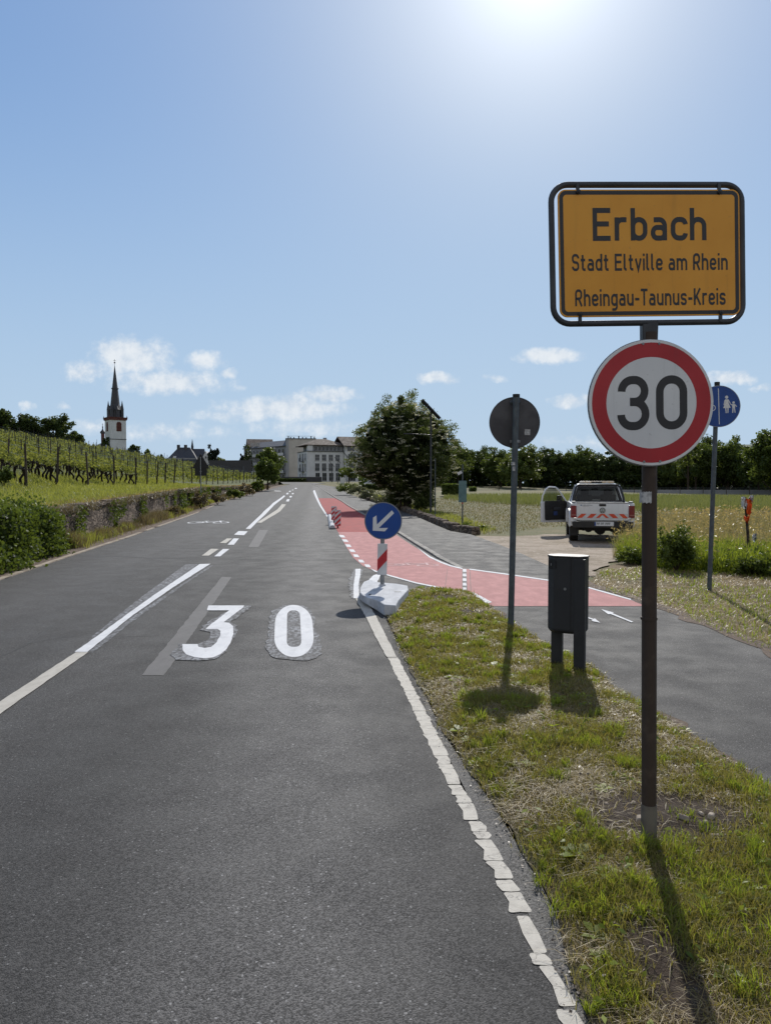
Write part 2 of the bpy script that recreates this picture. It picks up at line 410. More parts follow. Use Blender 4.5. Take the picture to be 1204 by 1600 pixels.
def paint(name, col, worn, lo, hi, scale=9, under=(.085, .083, .085), fine=150, spec=.3):
    m, t, out = new_mat(name); v = coords(t)
    mp = t.node('ShaderNodeMapping'); mp.inputs['Scale'].default_value = (1, .45, 1); t.l.new(v, mp.inputs[0])
    n = t.noise(mp.outputs[0], scale, 6, .68); f = t.noise(v, fine, 3, .7); b = t.noise(v, 1.7, 3)
    c = t.mix(t.ss(t.m('ADD', n, t.m('MULTIPLY', f, .35)), lo, hi), worn, col)
    c = t.mix(t.ss(f, .62, .74), c, under) if under else c
    c = t.mix(t.ss(b, .3, .7, 0, .45), c, worn)
    principled(t, out, c, .8, spec, 0, f, .5, .003); return m
M['white'] = paint('white_marking', (.70, .70, .70), (.54, .54, .55), .45, .75)
M['cream'] = paint('old_marking', (.52, .49, .43), (.40, .37, .32), .45, .8, 14)
def cracked():
    m, t, out = new_mat('cracked_marking'); v = coords(t); n = t.noise(v, 16, 6, .7); f = t.noise(v, 170, 3, .7)
    ve = t.node('ShaderNodeTexVoronoi', feature='DISTANCE_TO_EDGE', inp={'Scale': 13.0}); nz = t.node('ShaderNodeTexNoise', inp={'Scale': 20.0}); t.l.new(v, nz.inputs['Vector'])
    dv = t.node('ShaderNodeVectorMath', operation='MULTIPLY_ADD'); t.l.new(nz.outputs['Color'], dv.inputs[0]); dv.inputs[1].default_value = (.05,) * 3; cm = t.node('ShaderNodeMapping'); cm.inputs['Scale'].default_value = (.22, 1, 1); t.l.new(v, cm.inputs[0]); t.l.new(cm.outputs[0], dv.inputs[2]); t.l.new(dv.outputs[0], ve.inputs['Vector'])
    c = t.mix(t.ss(n, .4, .7), (.53, .495, .43), (.41, .38, .33)); c = t.mix(t.ss(f, .62, .72), c, (.16, .15, .14)); c = t.mix(t.ss(ve.outputs['Distance'], .004, .022, .6, 0), c, (.14, .13, .12))
    principled(t, out, c, .75, .3, 0, f, .5, .003); return m
M['creamcrack'] = cracked()
M['halo'] = paint('blurred_marking', (.27, .275, .29), (.06, .058, .057), .58, .80, 26, (.05, .049, .048), 110)
M['patch'] = paint('grey_strip', (.150, .143, .138), (.115, .110, .105), .4, .8, 10)
M['redfar'] = paint('red_lane_far', (.37, .070, .066), (.28, .060, .058), .5, .8, 3, (.22, .08, .078), 60, .12)
M['rednear'] = paint('red_lane_near', (.53, .25, .236), (.38, .17, .162), .5, .9, 5, (.24, .12, .115), 60, .12)
M['symbol'] = paint('worn_symbol', (.62, .46, .45), (.50, .28, .27), .5, .85, 22, (.45, .22, .21))
M['kerb'] = simple('kerb_stone', (.30, .28, .25), (.20, .185, .165), 5, .85, .3, bstr=.5)
M['concrete'] = simple('concrete', (.34, .33, .31), (.25, .24, .22), 3, .85, .3, bstr=.4)
M['edgeline'] = simple('sandy_edge', (.40, .34, .27), (.27, .22, .17), 4, .9, .2, bstr=.6)
M['dirt'] = ground_mat('dirt', [(.060, .042, .030), (.085, .062, .045), (.04, .029, .022), (.15, .12, .09)], 3.5, 30, 90, 1.0)
M['verge'] = ground_mat('verge_soil', [(.085, .068, .040), (.065, .062, .026), (.17, .135, .085), (.22, .18, .115)], 1.3, 18, 130)
M['field'] = ground_mat('mown_field', [(.105, .105, .038), (.155, .125, .055), (.07, .085, .028), (.21, .165, .085)], .35, 3.2, 24, .8)
M['dry'] = ground_mat('dry_thatch', [(.19, .135, .075), (.12, .10, .045), (.24, .175, .10), (.09, .07, .035)], 1.1, 9, 60, .8)
M['gravel'] = ground_mat('gravel', [(.36, .29, .225), (.24, .19, .135), (.46, .39, .31), (.16, .125, .085)], .9, 5, 18, .9)
M['bank'] = ground_mat('bank_grass', [(.075, .095, .026), (.11, .12, .04), (.055, .07, .02), (.16, .145, .07)], .5, 5, 30, .8)
M['soil'] = ground_mat('dirt_shoulder', [(.17, .125, .095), (.12, .09, .07), (.23, .18, .14), (.08, .06, .045)], 2.0, 12, 60, .8)
M['hill'] = ground_mat('far_hill', [(.045, .07, .035), (.06, .085, .04), (.04, .055, .03), (.09, .10, .05)], .01, .05, .3, .1)
# grass and leaves
M['g_green'] = leaf_mat('green_blades', (.085, .135, .020), (.32, .38, .045), .5)
M['g_straw'] = leaf_mat('straw_blades', (.16, .12, .05), (.48, .37, .18), .35)
M['g_mixed'] = leaf_mat('mixed_blades', (.11, .12, .028), (.37, .32, .10), .45)
M['g_tall'] = leaf_mat('tall_grass', (.075, .09, .032), (.33, .28, .15), .40)
M['g_meadow'] = leaf_mat('meadow_blades', (.075, .09, .028), (.27, .225, .09), .35)
M['g_band'] = leaf_mat('band_grass', (.085, .125, .035), (.27, .28, .12), .4)
M['g_bank'] = leaf_mat('bank_blades', (.115, .15, .028), (.34, .35, .085), .5)
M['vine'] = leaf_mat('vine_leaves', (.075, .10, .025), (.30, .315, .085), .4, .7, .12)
M['ivy'] = leaf_mat('ivy_leaves', (.018, .036, .010), (.15, .20, .035), .35, .6, .25)
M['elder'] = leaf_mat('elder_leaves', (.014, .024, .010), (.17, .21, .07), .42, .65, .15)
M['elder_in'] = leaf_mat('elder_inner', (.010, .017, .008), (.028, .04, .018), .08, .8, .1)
M['blossom'] = leaf_mat('elder_blossom', (.50, .48, .36), (.72, .70, .56), .3)
M['tree_a'] = leaf_mat('tree_leaves_dark', (.020, .036, .012), (.095, .130, .032), .38)
M['tree_b'] = leaf_mat('tree_leaves_mid', (.032, .055, .015), (.14, .185, .042), .42)
M['tree_c'] = leaf_mat('tree_leaves_light', (.05, .08, .02), (.19, .23, .06), .42)
M['conifer'] = leaf_mat('conifer_needles', (.010, .018, .014), (.035, .05, .03), .1)
M['weed'] = leaf_mat('dry_weeds', (.085, .070, .040), (.25, .20, .12), .3)
M['crumb'] = leaf_mat('soil_crumb', (.05, .036, .026), (.15, .115, .085), .05)
M['shrub'] = leaf_mat('shrub_leaves', (.028, .052, .012), (.17, .215, .04), .4)
M['greyshrub'] = leaf_mat('grey_shrub_leaves', (.07, .085, .05), (.22, .23, .14), .35)
M['bark'] = simple('bark', (.075, .058, .045), (.035, .028, .022), 9, .95, .1, bstr=.8, fine=30)
M['vinewood'] = simple('vine_wood', (.035, .026, .020), (.018, .014, .011), 14, .95, .1, bstr=.8)
M['post'] = simple('weathered_post', (.085, .070, .058), (.045, .036, .030), 10, .9, .1, bstr=.6)
# objects
M['yellow'] = simple('sign_yellow', (.80, .36, .025), (.74, .32, .022), 3, .42, .5, bstr=.02, streak=.16)
M['signblack'] = simple('sign_black', (.018, .019, .022), (.024, .024, .028), 3, .45, .5, bstr=.02)
M['signwhite'] = simple('sign_white', (.72, .73, .74), (.66, .67, .69), 3, .4, .5, bstr=.02, streak=.16)
M['signred'] = simple('sign_red', (.44, .010, .020), (.38, .009, .018), 3, .4, .5, bstr=.02, streak=.16)
M['signblue'] = simple('sign_blue', (.003, .058, .29), (.003, .05, .25), 3, .4, .5, bstr=.02, streak=.16)
M['framegrey'] = simple('dark_frame', (.052, .056, .064), (.040, .043, .050), 5, .5, .5, .3, bstr=.05, streak=.30)
M['alu'] = simple('grey_aluminium', (.26, .27, .29), (.20, .21, .225), 8, .45, .5, .7, bstr=.05)
M['galv'] = simple('galvanised', (.30, .31, .32), (.20, .21, .22), 12, .5, .5, .6, bstr=.08, streak=.30)
M['darkback'] = simple('sign_back', (.085, .085, .092), (.065, .064, .07), 5, .5, .4, .4, bstr=.05, streak=.30)
M['bluegrey'] = simple('blue_grey_pole', (.10, .12, .135), (.075, .088, .10), 12, .55, .4, .4, bstr=.08, streak=.30)
M['rust'] = simple('rusty_brown_pole', (.060, .043, .034), (.115, .085, .065), 7, .7, .35, .2, bstr=.25, lo=.5, hi=.75)
M['sleeve'] = simple('worn_sleeve', (.19, .17, .145), (.12, .105, .09), 10, .75, .3, .2, bstr=.2)
M['bin'] = simple('anthracite_coating', (.022, .024, .029), (.028, .030, .036), 4, .5, .5, .2, bstr=.06, streak=.30)
M['binlid'] = simple('dusty_lid', (.05, .05, .05), (.035, .035, .035), 8, .5, .5, .3, bstr=.06)
M['black'] = simple('black_plastic', (.012, .012, .013), (.018, .018, .019), 8, .55, .4, bstr=.08)
M['sticker'] = simple('faded_sticker', (.55, .55, .55), (.26, .26, .27), 45, .6, .3, bstr=.05)
M['blockwhite'] = paint('block_white', (.62, .63, .65), (.38, .39, .41), .5, .9, 7, (.26, .27, .28), 60)
M['refwhite'] = simple('reflective_white', (.62, .63, .65), (.52, .53, .55), 6, .4, .5, bstr=.03, streak=.16)
M['refred'] = simple('reflective_red', (.52, .02, .03), (.42, .018, .028), 6, .4, .5, bstr=.03, streak=.16)
M['carwhite'] = simple('white_car_paint', (.74, .75, .77), (.68, .69, .70), 2.5, .28, .5, bstr=.01, coat=.6, streak=.16)
M['carblack'] = simple('car_black_plastic', (.016, .016, .018), (.03, .028, .026), 5, .55, .4, bstr=.1)
M['tyre'] = simple('tyre_rubber', (.016, .016, .016), (.040, .035, .030), 7, .85, .2, bstr=.4)
M['taillight'] = simple('red_lens', (.22, .008, .012), (.16, .006, .010), 9, .2, .6, bstr=.02, coat=.5)
M['hazred'] = simple('hazard_red', (.72, .10, .035), (.60, .07, .03), 8, .45, .4, bstr=.02)
M['glass'] = simple('dark_glass', (.018, .022, .026), (.022, .026, .030), 3, .08, .7, bstr=0.0)
M['chrome'] = simple('chrome', (.62, .63, .65), (.5, .51, .53), 6, .22, .5, .9, bstr=.02)
M['plate'] = simple('plate_white', (.72, .73, .74), (.62, .63, .65), 30, .4, .5, bstr=.02)
M['amber'] = simple('light_bar', (.62, .45, .25), (.5, .48, .45), 8, .3, .5, bstr=.02)
M['carsilver'] = simple('silver_car', (.42, .44, .46), (.38, .40, .42), 3, .3, .5, .4, bstr=.01, coat=.5)
M['orange'] = simple('orange_fabric', (.85, .13, .03), (.70, .09, .02), 20, .8, .2, bstr=.5)
M['cloth'] = simple('white_bag', (.62, .62, .62), (.45, .44, .44), 22, .7, .3, bstr=.5)
M['housewhite'] = simple('render_white', (.66, .67, .68), (.58, .59, .60), .6, .85, .2, bstr=.1, fine=4)
M['housebeige'] = simple('render_beige', (.47, .45, .42), (.41, .39, .36), .5, .85, .2, bstr=.1, fine=4)
M['housegrey'] = simple('render_grey', (.30, .31, .33), (.25, .26, .28), .5, .85, .2, bstr=.1, fine=4)
M['tile'] = simple('brown_tile_roof', (.155, .125, .105), (.105, .085, .072), 1.2, .85, .2, bstr=.5, fine=6)
M['slate'] = simple('slate_roof', (.042, .044, .052), (.060, .060, .068), .8, .6, .4, bstr=.4, fine=5)
M['sandstone'] = simple('red_sandstone', (.15, .065, .058), (.11, .05, .045), 1.5, .9, .2, bstr=.3, fine=6)
M['frame'] = simple('window_frame', (.50, .50, .50), (.42, .42, .42), 3, .6, .3, bstr=.05)
M['louvre'] = simple('brown_louvre', (.12, .045, .035), (.08, .03, .025), 3, .8, .2, bstr=.4)
M['panelblue'] = simple('solar_panel', (.02, .022, .028), (.03, .033, .04), 3, .5, .3, bstr=0.0)
def stone_mat():
    m, t, out = new_mat('field_stone'); v = coords(t)
    mp = t.node('ShaderNodeMapping'); mp.inputs['Scale'].default_value = (1, 1, 1.7); t.l.new(v, mp.inputs[0])
    nz = t.node('ShaderNodeTexNoise', inp={'Scale': 3.0}); t.l.new(mp.outputs[0], nz.inputs['Vector'])
    dv = t.node('ShaderNodeVectorMath', operation='MULTIPLY_ADD'); t.l.new(nz.outputs['Color'], dv.inputs[0]); dv.inputs[1].default_value = (.25,) * 3; t.l.new(mp.outputs[0], dv.inputs[2])
    vo = t.node('ShaderNodeTexVoronoi', inp={'Scale': 4.2}); t.l.new(dv.outputs[0], vo.inputs['Vector'])
    ve = t.node('ShaderNodeTexVoronoi', feature='DISTANCE_TO_EDGE', inp={'Scale': 4.2}); t.l.new(dv.outputs[0], ve.inputs['Vector'])
    sc = t.node('ShaderNodeSeparateColor'); t.l.new(vo.outputs['Color'], sc.inputs[0])
    n = t.noise(v, 11, 6, .7); big = t.noise(v, .8, 3)
    col = t.mix(sc.outputs[0], (.12, .092, .072), (.28, .22, .17))
    col = t.mix(t.ss(n, .45, .7), col, (.085, .065, .055)); col = t.mix(t.ss(big, .5, .7, 0, .6), col, (.38, .30, .23))
    col = t.mix(t.ss(ve.outputs['Distance'], .0, .07, 1, 0), col, (.07, .055, .045))
    h = t.m('ADD', t.ss(ve.outputs['Distance'], 0, .12), t.m('MULTIPLY', n, .6))
    principled(t, out, col, .95, .15, 0, h, 1.0, .06); return m
M['stone'] = stone_mat()
# ---------------------------------------------------------------- vegetation builders
def leaves(name, P, size, mat, parent=None, tint=None, upbias=0.0, aspect=.6, rs=None):
    rs = rs or rng; N = len(P); size = np.broadcast_to(size, (N,)).astype(float)
    nrm = rs.normal(size=(N, 3)); nrm[:, 2] = np.abs(nrm[:, 2]) + upbias; nrm /= np.linalg.norm(nrm, axis=1, keepdims=True)
    t = rs.normal(size=(N, 3)); t -= nrm * np.sum(t * nrm, axis=1, keepdims=True); t /= np.linalg.norm(t, axis=1, keepdims=True)
    b = np.cross(nrm, t); s = size[:, None]
    V = np.empty((N, 4, 3)); V[:, 0] = P - t * s * .5; V[:, 1] = P + b * s * aspect * .5 + nrm * s * .1; V[:, 2] = P + t * s * .5; V[:, 3] = P - b * s * aspect * .5 + nrm * s * .1
    if tint is None: tint = rs.random(N)
    return fast(name, V.reshape(-1, 3), 4, mat, parent, tint)
def blades(name, P, h, w, mat, parent=None, tint=None, lean=.5, rs=None, cull=None):
    """bent blades of grass: base quad and tip triangle as one quad + one quad"""
    rs = rs or rng; N = len(P); h = np.broadcast_to(h, (N,)); w = np.broadcast_to(w, (N,)); lean = np.broadcast_to(lean, (N,))
    a = rs.random(N) * 6.283; dx, dy = np.cos(a), np.sin(a); b = rs.random(N) * 6.283; sx, sy = np.cos(b), np.sin(b)
    V = np.empty((N, 6, 3)); side = np.stack([sx * w / 2, sy * w / 2, np.zeros(N)], 1)
    mid = P + np.stack([dx * h * lean * .35, dy * h * lean * .35, h * (.62 - .25 * np.minimum(lean, 1.3))], 1)
    tip = P + np.stack([dx * h * lean, dy * h * lean, h * np.maximum(.10, 1 - .6 * lean)], 1)
    V[:, 0] = P - side; V[:, 1] = P + side; V[:, 2] = mid + side * .8; V[:, 3] = mid - side * .8; V[:, 4] = tip - side * .12; V[:, 5] = tip + side * .12
    base = (np.arange(N) * 6)[:, None]
    Fq = np.concatenate([base + np.array([0, 1, 2, 3]), base + np.array([3, 2, 5, 4])], 0)
    if tint is None: tint = rs.random(N)
    tt = np.concatenate([np.clip(tint - .12, 0, 1), tint])
    return fast(name, V.reshape(-1, 3), 4, mat, parent, tt, extra=Fq)
def scatter(poly, n, rs=None, dens=None):
    rs = rs or rng; xs = [p[0] for p in poly]; ys = [p[1] for p in poly]; out = []; got = 0
    while got < n:
        x = rs.uniform(min(xs), max(xs), n * 2); y = rs.uniform(min(ys), max(ys), n * 2); k = poly_in(poly, x, y)
        if dens is not None: k &= rs.random(len(x)) < dens(x, y)
        out.append(np.stack([x[k], y[k]], 1)); got += int(k.sum())
        if len(out) > 60: break
    return np.concatenate(out)[:n]
def crown_points(R3, n_clump, per, rs, flat=.0, inner=.45, rc=.26, low=-.8):
    """points of a crown made of leaf clumps spread through its volume"""
    pts = []; tin = []
    for k in range(n_clump):
        d = rs.normal(size=3); d /= np.linalg.norm(d)
        if d[2] < low: d[2] = -d[2] * .5
        rad = inner + (1 - inner) * rs.random() ** .5
        bump = 1 + .18 * math.sin(5 * math.atan2(d[1], d[0]) + 3 * d[2]) + .12 * rs.normal()
        c = d * rad * bump * .9; r = rc * (.6 + .8 * rs.random())
        q = rs.normal(size=(per, 3)); q /= np.linalg.norm(q, axis=1, keepdims=True); q *= (r * rs.random(per) ** .45)[:, None]; q[:, 2] *= .75
        pts.append((c + q) * R3); tin.append(np.clip(rs.normal(.25 + .35 * rs.random(), .22, per), 0, 1))
    return np.concatenate(pts), np.concatenate(tin)
def make_tree(name, label, cat, loc, height, width, mat, seed=1, clumps=60, per=60, leaf=.35, trunk=.3, crown_low=.2, group=None, stems=1, rc=.26, inner=.45, lean=0):
    rs = np.random.default_rng(seed); t = thing(name, label, cat, loc, 0, group)
    zc = height * (crown_low + 1) / 2; R3 = np.array([width / 2, width / 2, height * (1 - crown_low) / 2])
    P, ti = crown_points(R3, clumps, per, rs, rc=rc, inner=inner); P[:, 2] += zc; P = P[P[:, 2] > .05]; ti = ti[:len(P)]
    leaves('crown', P, leaf * (.6 + .8 * rs.random(len(P))), mat, t, ti, rs=rs)
    mb = MB(); r0 = trunk / 2
    for s in range(stems):
        a = rs.random() * 6.28; off = Vector((math.cos(a), math.sin(a), 0)) * (r0 * 1.3 if stems > 1 else 0)
        pts = [off, off * 1.2 + Vector((0, 0, height * crown_low)), off * 2 + Vector((rs.normal() * .1, rs.normal() * .1, height * .5)), off * 4 + Vector((rs.normal() * .2, rs.normal() * .2, height * .8))]
        mb.tube(pts, [r0 * 1.25, r0 * .9, r0 * .6, r0 * .2], 8)
        for b in range(7):
            z = height * (crown_low * .7 + .5 * rs.random()); a = rs.random() * 6.28; L = width * .36
            p0 = off * 1.5 + Vector((0, 0, z)); p1 = p0 + Vector((math.cos(a) * L * .5, math.sin(a) * L * .5, L * .35)); p2 = p0 + Vector((math.cos(a) * L, math.sin(a) * L, L * .9))
            mb.tube([p0, p1, p2], [r0 * .4, r0 * .25, r0 * .08], 6)
    mb.build('trunk', M['bark'], t, smooth=True)
    return t
# ================================================================ the ground, road and paths
def grid_mesh(name, xs, ys, zf, mat, keep=None):
    V = [(x, y, zf(x, y)) for y in ys for x in xs]; n = len(xs)
    Fs = [(j * n + i, j * n + i + 1, (j + 1) * n + i + 1, (j + 1) * n + i) for j in range(len(ys) - 1) for i in range(n - 1)
          if keep is None or keep((xs[i] + xs[i + 1]) / 2, (ys[j] + ys[j + 1]) / 2)]
    return raw(name, V, Fs, mat, smooth=True)
gx = [-3000, -1200, -500, -250, -120, -60, -30] + list(np.arange(-20, 26, 2.5)) + [32, 40, 55, 70, 100, 160, 300, 700, 1500, 3000]
gy = [-300, -60, -20] + list(np.arange(-10, 45, 5)) + [45, 52, 60, 70, 80, 90, 100, 115, 130, 145, 160, 180, 200, 230, 260, 330, 450, 700, 1200, 2500, 5000]
structure(grid_mesh('ground', gx, gy, lambda x, y: ground_z(x, y) - .05, M['field']), 'mown yellowish meadow and ground around the road', 'ground')
# bank left of the wall
dg = [0.0, .35, .8, 1.5, 2.5, 4, 6, 9, 13, 18, 25, 35, 50, 70, 100, 150, 250]
by = [-20, -8, 0, 6, 12, 16, 20.5, 25, 29.3, 35, 40, 46.7, 52, 58, 66, 74, 84, 95, 106, 118, 130, 142, 155, 180, 220, 300, 450]
V = [(wall_x(min(y, 155)) - .25 - d, y, bank_z(wall_x(min(y, 155)) - .25 - d, y) - (.02 if d else .05)) for y in by for d in dg]
n = len(dg); Fs = [(j * n + i, (j + 1) * n + i, (j + 1) * n + i + 1, j * n + i + 1) for j in range(len(by) - 1) for i in range(n - 1)]
structure(raw('hillside', V, Fs, M['bank'], smooth=True), 'green slope above the stone wall', 'hillside')
# road
kerbpx = [(722, 887.5), (689, 873.6), (659.5, 856), (648, 849), (626, 835), (600, 820), (566, 803), (535, 784), (513, 771), (497, 760.5), (488, 756.8)]
kerb = [G(*p) for p in kerbpx]
right_near = [G(*p) for p in ((1060, 1800), (925, 1600), (892, 1525), (870, 1431), (840, 1375), (772, 1262), (694, 1150), (656, 1071), (622, 1007), (603, 968))]
left_side = [Vector((road_left(y), y)) for y in (158, 140, 120, 100, 80, 66, 55, 50, 40, 32, 25.2, 17.85, 10, 4, -6, -15)]
islandtip = [G(*p) for p in ((640, 935), (690, 935), (722, 935))]
road_poly = [Vector((2.2, -15))] + right_near + islandtip + kerb + [Vector((-14.0, 175)), Vector((-22, 190)), Vector((-31, 190)), Vector((-26, 172))] + left_side
structure(sheet('road', road_poly, .002, M['road']), 'two lane grey asphalt road running towards the village', 'road')
# sandy strip and concrete edging between road and wall
strip = [Vector((road_left(y) + .10, y)) for y in (150, 120, 90, 66, 50, 40, 32, 25.2, 17.85, 10, 0, -15)] + [Vector((wall_x(y) - .3, y)) for y in (-15, 0, 12, 20.5, 29.3, 46.7, 66, 95, 130, 150)]
structure(sheet('dirt_shoulder', rough_poly(strip, .5, .10, 5), .012, M['soil'], cuts=[20, 30]), 'bare earth shoulder below the wall', 'ground')
mb = MB(); yy = 11.0; rr = random.Random(3)
while yy < 60:
    L = .95 if yy < 30 else 2.5; a, b = yy, yy + L
    if rr.random() < .88:
        x0 = road_left(a) + .02; x1 = road_left(b) + .02; z0 = zr(a) + .018 + rr.random() * .006; z1 = zr(b) + .018 + rr.random() * .006; wd = .13
        mb.add([(x0, a + .02, z0), (x0 + wd, a + .02, z0), (x1 + wd, b, z1), (x1, b, z1), (x0, a + .02, z0 - .08), (x0 + wd, a + .02, z0 - .08), (x1 + wd, b, z1 - .08), (x1, b, z1 - .08)],
               [(0, 1, 2, 3), (4, 7, 6, 5), (0, 4, 5, 1), (1, 5, 6, 2), (2, 6, 7, 3), (3, 7, 4, 0)])
    yy += L
structure(mb.build('kerb_edging', M['edgeline']), 'pale concrete edging on the left side of the road', 'kerb')
def kerb_off(y): return float(np.interp(y, [15.3, 18.0], [0.0, .05]))
# sidewalk and cycle path (one asphalt surface, raised behind the kerb)
side_edge = [G(*p) for p in ((528, 762), (546, 772.5), (580, 785), (620, 796), (656, 811), (680, 822), (704, 832), (736, 837.5), (778, 853), (823.5, 872), (855, 884), (890, 900), (917, 914), (979, 932), (1003, 941), (1035, 951), (1102, 977), (1163, 1001.6), (1230, 1028), (1330, 1075))]
verge_right = [G(*p) for p in ((1420, 1380), (1204, 1240), (1091.6, 1157), (1010, 1108), (959, 1076), (920.6, 1041), (860, 1012), (846, 1003.7), (816, 986), (792, 971), (762, 947.5), (751, 941), (738, 928), (726, 925))]
path_poly = [G(722, 887.5)] + [k.copy() for k in kerb[1:]] + [G(500, 757.5)] + side_edge + [Vector((9.5, 3.0)), Vector((9.5, -15)), Vector((4.8, -15)), Vector((3.2, 0.5))] + verge_right + [G(722, 930)]
structure(sheet('cycle_path', path_poly, .0015, M['path'], zf=lambda x, y: zr(y) + kerb_off(y)), 'asphalt footpath and cycle path beside the road', 'path')
# kerb stones
def offset_line(pts, o):
    out = []
    for i, p in enumerate(pts):
        a = pts[max(0, i - 1)]; b = pts[min(len(pts) - 1, i + 1)]; d = (b - a).normalized(); out.append(p + Vector((d.y, -d.x)) * o)
    return out
def densify(pts, step):
    out = []
    for a, b in zip(pts[:-1], pts[1:]):
        k = max(1, int((b - a).length / step)); out += [a + (b - a) * j / k for j in range(k)]
    return out + [pts[-1]]
kd = densify(kerb, 1.0); ko = offset_line(kd, -.07); ki = offset_line(kd, .07); mb = MB()
for i in range(len(kd) - 1):
    z0 = zr(kd[i].y) + kerb_off(kd[i].y) + .006; z1 = zr(kd[i + 1].y) + kerb_off(kd[i + 1].y) + .006; g = .012 * (kd[i + 1] - kd[i]).normalized()
    q = [ko[i] + g, ki[i] + g, ki[i + 1], ko[i + 1]]; zz = [z0, z0, z1, z1]
    mb.add([(*p, z) for p, z in zip(q, zz)] + [(*p, z - .15) for p, z in zip(q, zz)], [(0, 1, 2, 3), (4, 7, 6, 5), (0, 4, 5, 1), (1, 5, 6, 2), (2, 6, 7, 3), (3, 7, 4, 0)])
structure(mb.build('kerb', M['kerb'], bevel=.008, seg=1), 'stone kerb between red lane and footpath', 'kerb')
# gutter strip between red lane and kerb
gut = [G(*p) for p in ((722, 889.5), (690, 879), (640, 850), (600, 823), (560, 797), (525, 778), (508, 769), (497, 762))]
structure(sheet('gutter', gut + offset_line(kerb[:10], -.08)[::-1], .004, M['gutter']), 'paler asphalt gutter along the kerb', 'road')
# asphalt edge strip right of the white line
es = [G(*p) for p in ((892, 1600), (862, 1525), (828, 1431), (800, 1375), (737, 1262), (675, 1140), (636, 1060), (606, 1000), (588, 965))]
structure(sheet('road_edge', [Vector((1.05, 0.2))] + rough_poly(es, .1, .012)[:-8] + right_near[::-1][:-1] + [Vector((1.5, .2))], .004, M['edge']), 'pale crumbling asphalt edge by the grass', 'road')
# gravel driveway under the truck
gr = [G(*p) for p in ((736, 836.5), (778, 852), (823.5, 871), (855, 883), (890, 899), (917, 913), (925, 902), (940, 888), (985, 868), (1040, 862), (1060, 855), (1010, 843), (960, 836), (905, 833), (850, 834), (800, 837))]
structure(sheet('gravel_driveway', rough_poly(gr, .3, .18, 9), .008 - .03, M['gravel'], zf=lambda x, y: ground_z(x, y)), 'pale gravel driveway under the pickup', 'driveway')
# dry strip right of the path
ds = [G(*p) for p in ((917, 914.5), (979, 932.5), (1003, 941.5), (1035, 951.5), (1102, 977.5), (1163, 1002), (1230, 1029), (1330, 1076))] + [Vector((9.7, 3)), Vector((9.7, -15)), Vector((14, -15)), Vector((14, 8)), G(1330, 905), G(1204, 893), G(1100, 885), G(1040, 882), G(985, 868), G(940, 888)]
structure(sheet('dry_mown_strip', rough_poly(ds, .3, .05, 4), -.012, M['dry']), 'strip of dry mown grass beside the path', 'ground')
# ---- verge between road and path
vp = right_near[:-1] + [G(605, 962), G(636, 930), G(641, 922.5), G(691, 921), G(721, 925)] + verge_right[::-1] + [Vector((3.25, .5)), Vector((4.85, -15)), Vector((2.25, -15))]
verge_poly = [Vector((p[0], p[1])) for p in vp]
vr = rough_poly(verge_poly, .14, .035, 2)
def edge_dist(poly, x, y):
    d = np.full(np.shape(x), 1e9)
    for i in range(len(poly)):
        ax, ay = poly[i]; bx, by_ = poly[(i + 1) % len(poly)]; L2 = (bx - ax) ** 2 + (by_ - ay) ** 2 + 1e-12
        t = np.clip(((x - ax) * (bx - ax) + (y - ay) * (by_ - ay)) / L2, 0, 1); d = np.minimum(d, np.hypot(x - ax - t * (bx - ax), y - ay - t * (by_ - ay)))
    return d
def verge_z(x, y):
    e = edge_dist(verge_poly, x, y); k = np.clip(e / .35, 0, 1); k = k * k * (3 - 2 * k)
    return .012 + k * (.035 + .05 * (vnoise(x, y, 1.1, 3) - .3) + .022 * (vnoise(x, y, 5, 4) - .5) + .01 * (vnoise(x, y, 17, 5) - .5))
cutsy = list(np.arange(.6, 13.2, .16)); cutsx = list(np.arange(-.4, 6.2, .16))
structure(sheet('grass_verge', vr, 0, M['verge'], zf=lambda x, y: float(verge_z(x, y)), cuts=cutsy, xc=cutsx), 'grassy verge between the road and the cycle path', 'ground')
# sandy margin along the path side of the verge
vm = densify([p for p in verge_right if p.y > 2.2][:-2], .15); a_ = [p + Vector(((float(vnoise(p.x, p.y, 4, 7)) - .2) * .17, 0)) for p in vm]; b_ = [p - Vector((.12, 0)) for p in vm][::-1]
structure(sheet('sandy_margin', a_ + b_, .0062, M['soil']), 'thin sandy margin between verge and cycle path', 'ground')
re_ = densify([p for p in side_edge if p.y < 15], .2); a_ = [p - Vector(((float(vnoise(p.x, p.y, 3, 9)) - .1) * .22, 0)) for p in re_]; b_ = [p + Vector((.15, 0)) for p in re_][::-1]
structure(sheet('sandy_margin', a_ + b_, .0062, M['soil']), 'thin sandy margin on the far side of the cycle path', 'ground')
